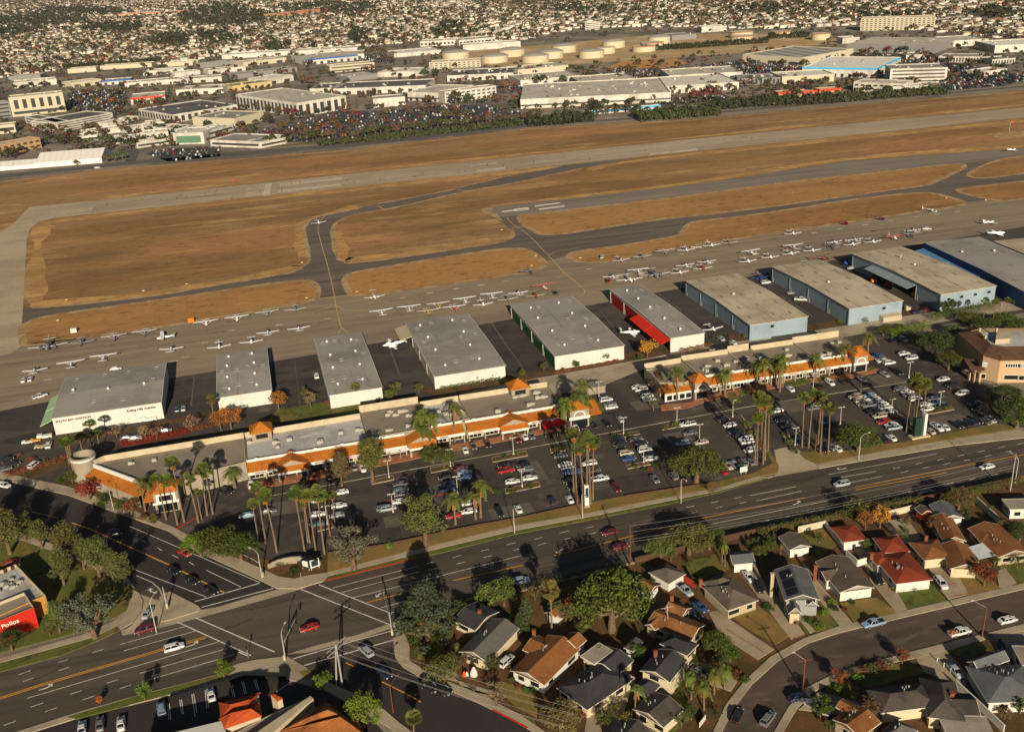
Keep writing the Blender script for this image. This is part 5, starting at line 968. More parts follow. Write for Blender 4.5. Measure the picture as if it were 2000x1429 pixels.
plant('small',596,778,5,OLIVE,'olive tree behind the bare rusty tree');trees([(764,786,6,1.2,OLIVE),(774,770,5,1.2,OLIVE),(818,768,4.5,1.2,OLIVE),(1020,738,4,1.1,OLIVE),(1062,726,4,1.1,OLIVE),(740,790,3,1.2,GREEN),(1184,706,4.5,1.1,GREEN),(1126,722,4,.9,GREEN)],'small',OLIVE,'green shrub tree on the verge below a hangar','shrub trees on the hangar verge')
trees([(905,748,4),(965,740,4),(930,746,3.4),(470,794,4.5),(513,782,4),(682,782,3.5),(668,786,3.5)],'sparse',OLIVE,'spiky dry shrub against a white hangar wall','dry shrubs at the hangar walls')
plant('small',176,976,7.5,REDL,'round crimson tree beside the angled shop wall',wid=1.35);trees([(142,944,5,1.3,GREEN),(205,984,4,1.4,DKGREEN),(238,1000,4,1.4,GREEN),(300,1022,3.5,1.4,OLIVE)],'small',GREEN,'leafy green bush below the angled orange awning','bushes below the angled awning');plant('small',258,1005,5.5,RUST,'rust red bush tree under the leaning palm',wid=1.3);plant('small',1922,1144,6.5,REDL,'crimson maple on the front lawn',wid=1.35);plant('small',1762,1296,4.2,RUST,'russet young tree by the street kerb',wid=1.15);plant('small',1634,1336,4.4,RUST,'russet tree at the corner of the street bend',wid=1.15)
trees([(1690,1034,6,1.2,ORANGE),(1718,1030,6.5,1.2,YEL)],'small',ORANGE,'orange leaved tree behind the red garage','orange trees behind the garage');plant('small',1672,1014,7,OLIVE,'olive tree beside the orange leaved trees',wid=1.3);plant('broad',1872,994,7.5,OLIVE,'olive green tree behind the patchy solar roof');plant('broad',1990,1058,6.5,DKGREEN,'dark green tree at the frame edge by the shade sail');plant('small',1762,1058,4.4,GREEN,'small bright tree in the paved court')
trees([(1298,780,6,1.4,RUST),(1285,760,6.5,1.4,(.10,.06,.02))],'small',RUST,'rusty brown tree covering the corner of the second shops','rusty trees at the second shops');plant('sparse',1428,668,4.5,(.12,.05,.03),'purple brown bare tree between two hangars');plant('sparse',1692,648-14,3.6,GREY,'grey shrub at the lean-to of a blue hangar')
trees([(970,1378,6.5,1.2,DRYL),(930,1300,4,1.1,GREY)],'sparse',DRYL,'bare pinkish tree on the pavement','bare street trees');plant('small',1850,620,8,DKGREEN,'dark trees against the last blue grey hangar',wid=1.4)
for x,y,H,w in((1890,634,6,1.5),(1925,650,6.5,1.6),(1960,640,7,1.6),(1990,652,7,1.5),(1860,655,5,1.4),(1750,648,4,1.6),(1725,655,4.5,1.5)):plant('broad',x,y,H,GREEN,'dense green tree of the belt behind the office','tree','tree','tree belt behind the office',w)
SH=[(1630,1190),(1650,1192),(1610,1198),(1664,1178),(1600,1224),(1580,1214),(1555,1215),(1625,1180),(1770,1148),(1784,1150),(1800,1144),(1752,1152),(1500,1190),(1445,1190),(1395,1265),(1410,1330),(1440,1318),(1425,1310),(1455,1330),(1380,1320),(1300,1300),(1350,1310),(850,1250),(830,1240),(812,1260),(870,1280),(882,1300),(1010,1342),(1025,1350),(1040,1350),(1000,1330),(1100,1370),(1135,1395),(1875,1118),(1900,1124),(1960,1100),(1980,1098),(1860,1050),(1640,1346),(1676,1330),(1690,1310),(1700,1308),(1712,1305),(1720,1302),(560,1100),(545,1104),(590,1100),(610,1096),(625,1100),(575,1118),(1052,768),(1250,700),(1160,716),(1100,724),(1000,742),(930,752),(890,760),(1300,688),(1350,676),(1200,706),(640,790),(560,800),(120,940),(90,905),(60,900),(40,890),(230,1010),(300,1020),(280,1012),(200,985),(160,960),(420,1060),(370,1050),(700,1085),(760,1068),(1260,920),(1270,918),(1282,910),(1240,912),(970,962),(1000,960),(1035,952),(985,892),(1010,886),(1085,880),(1100,876),(1200,856),(1225,852),(1300,838),(1320,832),(1830,802),(1850,798),(1460,830),(1470,845),(1480,862),(1488,872),(1530,850),(1540,866),(1550,880),(1390,660),(1460,658),(1500,652),(1530,648),(1640,630),(1680,624)]
for i,(x,y)in enumerate(SH):
 c=rnd.choice((GREEN,OLIVE,GREEN,LIME,RUST,DKGREEN));plant('shrub',x,y,rnd.uniform(1.0,1.9),c,('rusty' if c is RUST else 'olive' if c is OLIVE else 'bright green' if c is LIME else 'dark green')+' garden shrub '+('in front of a house' if y>1000 and x>780 else 'in a planter of the car park' if 800<y<1000 and x>800 else 'on the verge below the hangars' if y<800 else 'by the corner sign'),'shrub','shrub','low shrubs in beds',rnd.uniform(1.0,1.5))
def hedge(label,pts,w,h,col,name='hedge',dens=16,lf=.34):
 rs=np.random.RandomState(len(label));q=[P(*p)for p in pts];cc=[];nn=[]
 for i in range(len(q)-1):
  L=(q[i+1]-q[i]).length;n=int(L*(w+2*h)*dens);t=(q[i+1]-q[i]).normalized();s=np.array((-t.y,t.x,0));f=rs.uniform(0,1,n);a=rs.uniform(0,math.pi,n)
  rr_=1+rs.normal(0,.12,n)+.12*np.sin(f*L*1.7)+(.3*np.sin(f*L*.31+2*np.sin(f*L*.13))*np.sin(f*L*.57)-.1 if lf>1 else 0)
  cc.append(np.array(q[i])[None]+np.outer(f,np.array(q[i+1]-q[i]))+np.outer(np.sign(np.cos(a))*np.abs(np.cos(a))**.5*w/2*rr_,s)+np.outer(np.sin(a)**.5*h*rr_,(0,0,1)));nn.append(np.outer(np.cos(a),s)+np.outer(np.sin(a),(0,0,1)))
 V,Fq=leaves(rs,np.concatenate(cc),np.concatenate(nn),lf);c=V2(q[0]);V=V-np.array(c)
 me=np_mesh(name,V,Fq);me.materials.append(m_leaf);o=bpy.data.objects.new(name,me);C.objects.link(o);o.location=c;o.color=(*col,1);tag(o,label,'hedge');return o
hedge('square clipped hedge around the corner garden',[(802,1240),(822,1290),(838,1286),(852,1262),(880,1236)],2.0,1.7,GREEN)
hedge('tall long hedge on the wall along the highway',[(1480,1050),(1560,1030),(1640,1016),(1720,996),(1800,984)],1.8,2.4,OLIVE);hedge('sunlit green hedge behind the second car park',[(1735,660),(1770,654),(1812,640)],3.5,3.0,LIME);hedge('dark green hedge beside the service road',[(1820,628),(1900,612),(1950,604)],2.5,3.0,GREEN)
hedge('clipped green hedge by the cream flat roofed house',[(1890,968),(1960,950),(1995,942)],2,2,GREEN);hedge('dark shrub wall along the highway pavement',[(905,1186),(960,1172),(1010,1158),(1060,1146),(1150,1126),(1220,1108)],1.6,1.9,DKGREEN);hedge('low russet hedge along the street kerb',[(1640,1326),(1680,1312),(1720,1302),(1752,1294)],1.2,.9,(.10,.07,.02))
hedge('low green hedge below the white hangar wall',[(860,762),(920,752),(978,742)],1.4,1.2,GREEN);hedge('low red shrub line by the green door hangar',[(1085,730),(1150,718),(1210,706)],1.2,.9,(.16,.045,.018));hedge('rusty bank of shrubs beside the red door hangar',[(1330,690),(1360,684),(1390,676)],2.2,1.6,(.16,.07,.02));hedge('scarlet hedge bank behind the shopping centre',[(236,868),(300,856),(368,842)],2.6,1.2,(.17,.022,.012));hedge('rust coloured hedge bank beside the round drive',[(368,842),(420,832),(448,826)],2.6,1.2,(.16,.055,.016));hedge('red and olive bank in front of the west lot',[(10,932),(60,915),(110,902),(140,890)],3.0,1.0,(.17,.05,.02))
for i,(x,y)in enumerate([(900,1203),(925,1196),(1045,1172),(1090,1162),(1125,1152),(870,1228),(905,1300),(962,1312),(1180,1292),(1222,1298),(1246,1292),(1330,1262),(1350,1332),(1392,1332),(1340,1362),(1312,1396),(1406,1302),(1426,1292),(1356,1302),(1402,1402),(1376,1346),(1600,1062),(1690,1072),(1652,1016),(1562,1062),(1502,1082),(1484,1088),(1742,1076),(1880,1022),(1932,1002),(1962,1042),(1942,1102),(1986,1112),(1700,1402),(1742,1392),(1602,1402),(1622,1426),(1662,1428),(1962,1402),(1992,1392),(1932,1332),(1010,1180),(990,1235),(1150,1170),(1105,1215),(1132,1240),(1090,1205),(1350,1110),(1310,1095),(800,1228),(822,1218),(860,1202),(1180,1420),(1210,1415),(1330,1420),(1350,1405),(1270,1150),(1820,1040),(1770,1030),(1700,1010),(1750,1000)]):
 k=rnd.choice(('small','small','sparse'));plant(k,x,y,rnd.uniform(2.6,5.2),rnd.choice((GREEN,OLIVE,DKGREEN,OLIVE,GREEN,(.10,.07,.03))),'leafy backyard tree or tall bush '+('on the blocks west of the enormous tree' if x<1180 else 'around the street bend gardens' if x<1440 else 'between the red and taupe roofed houses' if y<1140 else 'in the gardens of the lower corner'),'tree','tree','backyard trees',rnd.uniform(1.0,1.5))
m_paint=mat('car_paint',(.5,.5,.5),.35,obj=True,spec=.4,coat=.5);m_tyre=mat('tyre_rubber',S(26,25,24),.9);m_rim=mat('wheel_rim',S(150,150,150),.4,metal=.6);m_lamp=mat('lamp_lens',S(226,224,214),.2,spec=.6);m_tail=mat('tail_lamp_lens',S(150,16,12),.3);m_glass=mat('car_glass',S(18,21,25),.12,spec=.7);m_load=mat('firewood_load',S(150,92,56),.9,[(3,(1,1),S(190,150,110),.45,.6,6),(5,(1,1),S(70,44,30),.5,.65,4)]);m_bedl=mat('bed_liner',S(38,36,35),.9)
def car_pattern(kind):
 t=thing('car_pattern',None,None)
 L,W,prof,cab={'sedan':(4.7,1.8,[(-2.35,.35,.72,.72),(-2.25,.28,.95,.84),(-1.5,.24,1.0,.9),(0,.22,.96,.9),(1.2,.22,.9,.9),(2.0,.25,.8,.84),(2.35,.35,.62,.7)],(-1.75,1.15,-1.05,.35,.95,1.44)),'suv':(4.75,1.88,[(-2.37,.4,.85,.8),(-2.3,.34,1.12,.9),(-1.5,.3,1.12,.94),(0,.28,1.1,.94),(1.1,.28,1.06,.94),(2.05,.32,.98,.88),(2.37,.42,.75,.74)],(-2.28,1.2,-1.95,.5,1.1,1.72)),'van':(5.0,1.95,[(-2.5,.4,.9,.84),(-2.44,.34,1.15,.94),(-1.5,.3,1.12,.97),(0,.28,1.1,.97),(1.4,.28,1.04,.97),(2.2,.32,.9,.9),(2.5,.42,.7,.76)],(-2.42,1.75,-2.2,.8,1.1,1.78)),'pickup':(5.6,1.95,[(-2.8,.5,1.02,.9),(-2.75,.42,1.08,.95),(-1.5,.36,1.08,.97),(0,.34,1.1,.97),(1.3,.34,1.12,.97),(2.4,.36,1.05,.92),(2.8,.46,.8,.8)],(-.75,1.4,-.6,.7,1.1,1.82))}[kind]
 b=MB();rings=[]
 for x,z0,z1,hw in prof:rings.append([Vector((x,y,z))for y,z in((-hw*.85,z0),(hw*.85,z0),(hw,z0+.22),(hw,z1-.18),(hw*.86,z1),(-hw*.86,z1),(-hw,z1-.18),(-hw,z0+.22))])
 b.loft(rings);x0,x1,x2,x3,z0,z1=cab;hw=W/2-.12;tw=hw-.2
 b.loft([[Vector((x2-.06,-tw-.02,z1-.05)),Vector((x3+.06,-tw-.02,z1-.05)),Vector((x3+.06,tw+.02,z1-.05)),Vector((x2-.06,tw+.02,z1-.05))],[Vector((x2+.05,-tw+.08,z1+.03)),Vector((x3-.1,-tw+.08,z1+.03)),Vector((x3-.1,tw-.08,z1+.03)),Vector((x2+.05,tw-.08,z1+.03))]])
 for s_ in(-1,1):
  for xa,xb in((x0,x2),(x1,x3),((x0+x1)/2-.1,(x2+x3)/2-.1)):b.tube([(xa,s_*(hw+.005),z0),(xb,s_*(tw+.01),z1-.03)],.05,4)
 if kind=='pickup':
  for s_ in(-1,1):b.box((-2.7,s_*.86-.05,0),Vector((1,0,0)),Vector((0,1,0)),1.95,.1,1.0,1.2)
  b.box((-2.8,-.9,0),Vector((1,0,0)),Vector((0,1,0)),.1,1.8,.9,1.2)
 b.build('body',m_paint,t,fix=True)
 g=MB();g.loft([[Vector((x0,-hw,z0-.04)),Vector((x1,-hw,z0-.04)),Vector((x1,hw,z0-.04)),Vector((x0,hw,z0-.04))],[Vector((x2,-tw,z1-.04)),Vector((x3,-tw,z1-.04)),Vector((x3,tw,z1-.04)),Vector((x2,tw,z1-.04))]]);g.build('glasshouse',m_glass,t,fix=True)
 if kind=='pickup':g=MB();g.box((-2.68,-.8,0),Vector((1,0,0)),Vector((0,1,0)),1.88,1.6,1.0,1.1);g.build('cargo_bed',m_bedl,t)
 r=.34 if kind!='pickup' else .4;wx=L*.3
 for x in(-wx,wx):
  for s_ in(-1,1):
   k=MB();k.tube([(x,s_*(W/2-.22),r),(x,s_*(W/2+.01),r)],r,12);w=k.build('wheel',m_tyre,t)
   k=MB();k.tube([(x,s_*(W/2-.05),r),(x,s_*(W/2+.025),r)],r*.62,8);k.build('rim',m_rim,w)
 for s_ in(-1,1):
  k=MB();k.box((L/2-.2,s_*.58-.17,0),Vector((1,0,0)),Vector((0,1,0)),.16,.34,prof[-1][2]-.06,prof[-1][2]+.1);k.build('headlight',m_lamp,t)
  k=MB();k.box((-L/2+.0,s_*.66-.14,0),Vector((1,0,0)),Vector((0,1,0)),.12,.28,prof[1][2]-.26,prof[1][2]-.06);k.build('tail_light',m_tail,t)
 return t
CARP={k:car_pattern(k)for k in('sedan','suv','van','pickup')}
CC=dict(W=(.6,.59,.57),S=(.3,.34,.34),G=(.13,.13,.135),K=(.014,.014,.016),R=(.32,.014,.012),M=(.11,.012,.014),B=(.024,.06,.16),L=(.2,.29,.38),N=(.014,.022,.055),T=(.40,.35,.27),E=(.09,.06,.04),C=(.05,.10,.11),O=(.5,.16,.03),Y=(.6,.4,.05))
CN=dict(W='white',S='silver',G='grey',K='black',R='red',M='maroon',B='blue',L='light blue',N='navy',T='tan',E='dark brown',C='dark teal',O='orange',Y='yellow')
TN=dict(s=('sedan','sedan'),u=('suv','SUV'),v=('van','minivan'),p=('pickup','pickup truck'))
def hd(x1,y1,x2,y2):d=P(x2,y2)-P(x1,y1);return math.atan2(d.y,d.x)
MU=math.radians(13.2);NCAR=0
HW=hd(0,1361,402,1242);HW2=hd(1363,1013,2000,887);CS=hd(175,1032,441,1158)
def car(x,y,code,h,where,verb='parked',z=0,group='parked cars',sc=1.0):
 global NCAR
 NCAR+=1;k,nm=TN[code[0]];col=CC[code[1]];p=P(x,y,.75);f=rnd.uniform(.88,1.1)
 o=dup(CARP[k],(p.x,p.y,z),h,(sc,sc,sc),f'{CN[code[1]]} {nm} {verb} {where}','pickup truck' if k=='pickup' else 'minivan' if k=='van' else 'car',group,{'body':[c*f for c in col]})
 o.name={'sedan':'parked_car','suv':'parked_car','van':'minivan','pickup':'pickup_truck'}[k]if verb=='parked' else 'moving_car';return o
def cars(o,s,where,h,*rows):
 for r in rows:
  hh=h
  if len(r)>3:hh=r[3]
  car(o[0]+r[0]*s,o[1]+r[1]*s,r[2],hh+rnd.choice((0,math.pi))*(len(r)<5)+rnd.uniform(-.03,.03),where)
HV=MU+math.pi/2
c4=(750,800)
cars(c4,.2,'facing the gabled shopfronts',HV,(790,385,'sW'),(870,350,'sE'),(1010,330,'sK'),(1305,285,'sM'),(1370,255,'sW'),(1440,250,'sG'),(1840,180,'sW'),(1935,160,'uK'))
cars(c4,.2,'in the short double row in shade by the green awning',MU,(745,570,'sM'),(785,605,'sL'),(785,650,'sB'),(600,655,'sK'),(620,730,'uB'),(630,770,'pB'))
cars(c4,.2,'in the middle double row between two planter islands',MU,(1180,540,'sK'),(1190,590,'pR'),(1360,535,'sK'),(1385,580,'uG'),(1255,695,'sW'),(1425,660,'sW'))
cars(c4,.2,'in the row ending at the pylon palms',MU,(1720,445,'sG'),(1770,530,'sW'),(1800,560,'uW'),(1810,600,'sB'),(1820,690,'uK'),(1870,755,'sK'))
cars(c4,.2,'nose to the lawn strip by the highway',HV,(1130,1000,'uK'),(1310,960,'sW'),(1645,890,'uN'),(1810,865,'sW'))
cars(c4,.2,'in the row left of the leaning eucalyptus',MU,(160,720,'sG'),(160,775,'sC'),(170,818,'sG'),(155,890,'sW'),(40,960,'uS'),(830,985,'sW'),(680,1030,'sR'),(830,905,'sW'))
c3=(400,820)
cars(c3,.2,'behind the corner cluster of fan palms',MU,(1330,700,'sW'),(1310,830,'sW'),(1290,925,'sS'),(1100,915,'sW'),(1100,1010,'sC'),(1075,780,'sW'),(1750,860,'uG'),(410,925,'sL'),(620,885,'sG'))  # the light blue sedan's tint is shadow put into white paint
cars(c3,.2,'facing the first orange gable',HV,(450,625,'sW'),(975,545,'sK'),(1065,540,'sR'),(1225,540,'sE'),(1310,515,'sW'),(1460,455,'sG'),(1545,465,'sW'));cars(c3,.2,'turning beside the square corner tower',MU-.6,(210,695,'uK'))
c5=(1050,700)
cars(c5,.2,'in the left file before the round tree',MU,(785,770,'sK'),(795,805,'sK'),(805,838,'uK'),(865,920,'uT'),(890,972,'sB'))
cars(c5,.2,'in the right file before the round tree',MU,(960,785,'sG'),(1005,820,'sK'),(1048,890,'uW'),(1080,935,'sK'),(1110,972,'sW'))
cars(c5,.2,'in the open row above the round tree',MU,(1465,640,'pW'),(1490,722,'sG'),(1415,825,'uL'),(1600,812,'sT'))
cars(c5,.2,'facing the grass corner of the first shops',HV,(370,670,'sW'),(442,660,'sK'),(556,650,'sK'),(680,630,'sK'),(805,585,'sS'));cars(c5,.2,'beside the grass corner of the first shops',MU,(670,400,'uW'),(705,440,'sG'),(720,470,'sW'))
cars(c5,.2,'in the file along the second shops corner',MU,(975,275,'sW'),(1010,300,'uW'),(1045,325,'sK'),(1070,360,'sW'),(1092,395,'sW'))
cars(c5,.2,'behind the pylon palms near the lawn',MU,(505,1020,'uW'),(540,1090,'uE'),(610,1170,'pW'),(370,1100,'sB'));cars(c5,.2,'by the dry lawn corner',HV,(770,1260,'uM'),(1145,1170,'sG'),(1325,1140,'uG'),(1410,1150,'sK'),(1810,1090,'sR'),(1860,1040,'sT'),(1925,1030,'sS'))
c6=(1300,640)
cars(c6,.2,'in the file left of the entrance palms',MU,(630,945,'sW'),(680,1010,'sK'),(715,1040,'sK'),(780,1085,'uW'),(795,1108,'sW'),(835,1190,'uW'),(560,1150-260,'sK'))
cars(c6,.2,'at the lawn edge left of the entrance palms',HV,(755,1310,'uG'),(825,1300,'sG'))
cars(c6,.2,'in the file right of the entrance lane',MU,(1085,805,'sW'),(1140,900,'uK'),(1185,955,'sK'),(1235,1010,'uK'),(1290,1085,'sN'),(1340,1120,'sK'))
cars(c6,.2,'facing the second shops',HV,(1215,590,'sW'),(1480,558,'sK'),(1605,532,'uW'),(1720,512,'sK'),(1920,497,'sW'));cars(c6,.2,'in shade left of the wide green tree',MU,(1440,780,'sG'),(1590,920,'uC'),(1480,750,'sW'));cars(c6,.2,'under the wide green tree by the lawn',HV,(1545,1175,'sK'),(1620,1160,'sG'),(1670,1170,'sW'))
c7=(1600,640)
cars(c7,.2,'in the left file of the long double row',MU,(350,670,'uT'),(405,708,'uT'),(430,735,'sG'),(490,752,'pG'),(540,815,'pK'),(590,858,'uT'));cars(c7,.2,'in the right file of the long double row',MU,(490,655,'sL'),(530,688,'sW'),(560,715,'sS'),(610,742,'sW'),(650,775,'uW'),(692,812,'sS'))
cars(c7,.2,'in the end bays beside the wide green tree',MU,(630,912,'sR'),(705,942,'sW'),(735,972,'pS'),(840,918,'uN'));cars(c7,.2,'in the first file behind the east pylon palms',MU,(795,590,'sG'),(860,622,'sW'),(880,655,'sG'),(940,692,'uW'),(985,720,'sK'),(1035,745,'sW'),(1060,788,'sW'));cars(c7,.2,'in the second file behind the east pylon palms',MU,(1110,690,'sG'),(1155,728,'sC'),(1205,765,'sK'),(1150,668,'sN'))
cars(c7,.2,'nose to the lawn near the east pylon sign',HV,(700,1065,'sW'),(620,1082,'sK'),(1080,1000,'sT'),(1150,968,'pW'),(1220,962,'sW'),(1350,945,'sK'),(1430,932,'sK'),(1490,912,'sN'),(1540,900,'sK'),(1625,908,'sG'),(1672,888,'sW'))
cars(c7,.2,'along the east kerb under the trees',MU,(1210,498,'sW'),(1395,638,'uW'),(1520,735,'sK'),(830,248,'sW'),(900,292,'uW'),(1560,790,'sK'),(1300,560,'uK'));cars(c7,.2,'beside the end tower of the second shops',MU,(560,268,'sB'),(590,292,'sG'),(620,318,'sW'),(685,338,'uW'));cars(c7,.2,'in the shaded top corner',HV,(700,120,'sK'),(820,110,'uL'),(640,450,'sS'),(770,432,'uK'),(0,562,'sK'))
for x,y,c,h,w in((340,1263,'uW',HW,'past the turn lane on the highway'),(604,1224,'sR',HW+math.pi,'through the middle of the crossing'),(282,1228,'vM',HW+math.pi,'beside the slip lane on the highway'),(288,1195,'sS',HW+1.1,'round the slip lane'),(360,1078,'sR',CS,'up the cross street beyond the stop line'),(338,1112,'sK',CS,'third in the queue at the stop line'),(375,1132,'sK',CS,'second in the queue at the stop line'),(411,1152,'sK',CS,'first in the queue at the stop line'),(225,1038,'sK',CS,'in tree shade on the cross street'),(8,947,'uW',CS+.2,'at the far end of the cross street'),(1017,1133,'uL',HW2,'past the tall cypress shadow on the highway'),(1190,1038,'sM',HW2+math.pi,'in the north lanes of the highway'),(1212,1066,'sM',HW2,'in the shadow of the enormous tree'),(1644,944,'uS',HW2+math.pi,'in the lane by the tree shadow'),(1928,910,'sW',HW2+math.pi,'on the open highway at the east'),(1805,958,'sK',HW2,'in the shade beside the hedge'),(715,1270,'uS',hd(715,1270,748,1300)+math.pi,'out of the side street'),(750,1312,'sN',hd(715,1270,748,1300),'down the side street'),(190,327,'sW',hd(0,345,245,320),'on the road beyond the airfield')):car(x,y,c,h,w,'driving',group='cars on the roads')
RS=hd(1570,1255,2000,1150)
for x,y,c,h,w,z in((839,1340,'uK',hd(786,1302,920,1366),'under the olive round tree',0),(862,1345,'pK',hd(786,1302,920,1366),'behind the corner tree on the side street',0),(412,1355,'sW',HV+.15,'alone in the corner car park',0),(315,1383,'uL',HV+.15,'in the shaded bay of the corner car park',0),(236,1411,'sW',HV+.1,'in the bottom row by the verge, the bright one',0),(195,1412,'sG',HV+.1,'in the bottom row by the verge',0),(160,1420,'sW',HV+.1,'in the bottom row by the verge, cut by the frame',0),(990,1290,'uW',hd(975,1303,1004,1277),'on the drive of the orange brown house',.09),(1337,1151,'pS',hd(1324,1142,1352,1166),'by the white pyramid garage',.09),(1368,1184,'sB',hd(1355,1174,1380,1194),'on the drive by the rust shake roof',.09),(1356,1196,'sN',hd(1345,1187,1368,1203),'tight against the rust shake roof',.09),(1462,1125,'sW',hd(1450,1112,1472,1138),'before the slate grey garage',.09),(1482,1146,'uK',hd(1474,1134,1488,1158),'behind the white car on the banded drive',.09),(1713,1130,'uK',hd(1700,1116,1722,1142),'on the drive left of the red roof',.09),(1838,1138,'uW',hd(1826,1124,1846,1148),'on the drive right of the red roof',.09),(1706,1216,'pL',RS+math.pi,'at the north kerb of the street',0),(1874,1233,'pW',RS,'at the south kerb with a load of firewood',0),(1968,1209,'sW',RS,'at the south kerb beyond the pole',0),(1866,1309,'sS',hd(1852,1292,1880,1322),'on the drive by the blue grey house',.09),(1946,1252,'sK',hd(1930,1240,1960,1262),'on the shaded side drive',.09),(1368,1311,'sG',hd(1352,1302,1382,1318),'on the drive of the two-storey house',.09),(1500,1402,'uG',hd(1480,1430,1515,1385),'at the kerb below the street bend',0),(1440,1395,'sK',hd(1425,1420,1450,1370),'in deep shade at the bend',0),(1560,1040+320,'sN',RS,'on the boat drive',.09),(22,1098,'sR',HW,'behind the restaurant parapet',0),(1952,1040,'sK',HW2+1.3,'in the court by the shade sail',0)):car(x,y,c,h,w,z=z)
b=MB();p=P(1868,1232,1.2);d=Vector((math.cos(RS),math.sin(RS),0));n=Vector((-d.y,d.x,0));rr=random.Random(4)
for k in range(26):q=p-d*rr.uniform(.2,1.9)+n*rr.uniform(-.6,.6)+UP*rr.uniform(-.1,.35);a=rr.uniform(-.7,.7);e=(d*math.cos(a)+n*math.sin(a))*.32;b.tube([q-e,q+e],.09,5)
tag(b.build('firewood_pile',m_load,org=p),'heap of split firewood in the bed of the white pickup','firewood',kind='stuff')
for x,y,c,h,w in((46,741,'sW',HV,'beside the small twin carts of the west apron'),(59,739,'sW',HV,'on the west apron next to another white one'),(78,773,'pW',MU+.5,'alone on the west apron'),(226,719,'sW',MU,'behind the lettered hangar'),(346,798,'sC',HV,'by the lettered hangar, the darker of two'),(358,796,'sS',HV,'by the lettered hangar, the paler of two'),(618,733,'uW',HV,'beside the blank wall hangar'),(264,855,'sW',MU,'in front of the scarlet hedge bank'),(248,854,'sG',MU,'left of the white car at the scarlet bank'),(322,840,'sS',MU,'under the rusty bare tree'),(1084,571,'sK',HV,'at the end of the light plane row'),(1188,548,'pR',HV-.3,'on the apron beside the twin plane'),(1176,501,'uS',HV-.4,'on the grass strip tip'),(1360,482,'pT',MU-.5,'between two low planes by the grass'),(1496,551,'uW',MU,'between two blue grey hangars'),(1564,584,'pW',MU-.6,'with a trailer between two blue grey hangars'),(1664,523,'sS',MU-.3,'by the grey raised doors hangar'),(1810,446,'sW',MU-.4,'at the east end of the tie-downs'),(66,907,'vW',HV-.4,'at the red bank of the west lot'),(95,868,'uW',HV,'near the mint canopy'),(25,905,'sK',MU+.3,'in tree shade in the west lot'),(12,897,'uK',MU+.3,'in the corner of the west lot'),(8,915,'sG',MU+.3,'at the lower edge of the west lot'),(1408,660,'sS',HV,'by the purple bare tree'),(1432,668,'sW',HV,'against the wall of the shut blue grey hangar'),(1645,601,'sK',MU,'first in the shade behind the lean-to hangar'),(1790,608,'sN',MU,'second in the shade behind the lean-to hangar'),(1810,604,'sM',MU,'third in the shade behind the lean-to hangar'),(130,840,'sK',MU,'under the lettered white wall')):car(x,y,c,h,w,group='vehicles at the hangars')
m_fus=mat('aircraft_paint',(.7,.7,.7),.4,obj=True,spec=.4);m_wing=mat('aircraft_wing_paint',(.7,.7,.7),.4,obj=True,spec=.4)
def airfoil(b,r0,r1,c0,c1,z0,z1,x0,x1,th=.09):
 """tapered panel between two span stations y=r0..r1 with chords c0,c1 and leading edges x0,x1"""
 ring=lambda y,x,c,z:[Vector((x,y,z)),Vector((x-c*.3,y,z+c*th)),Vector((x-c,y,z)),Vector((x-c*.4,y,z-c*th*.4))]
 b.loft([ring(r0,x0,c0,z0),ring(r1,x1,c1,z1)])
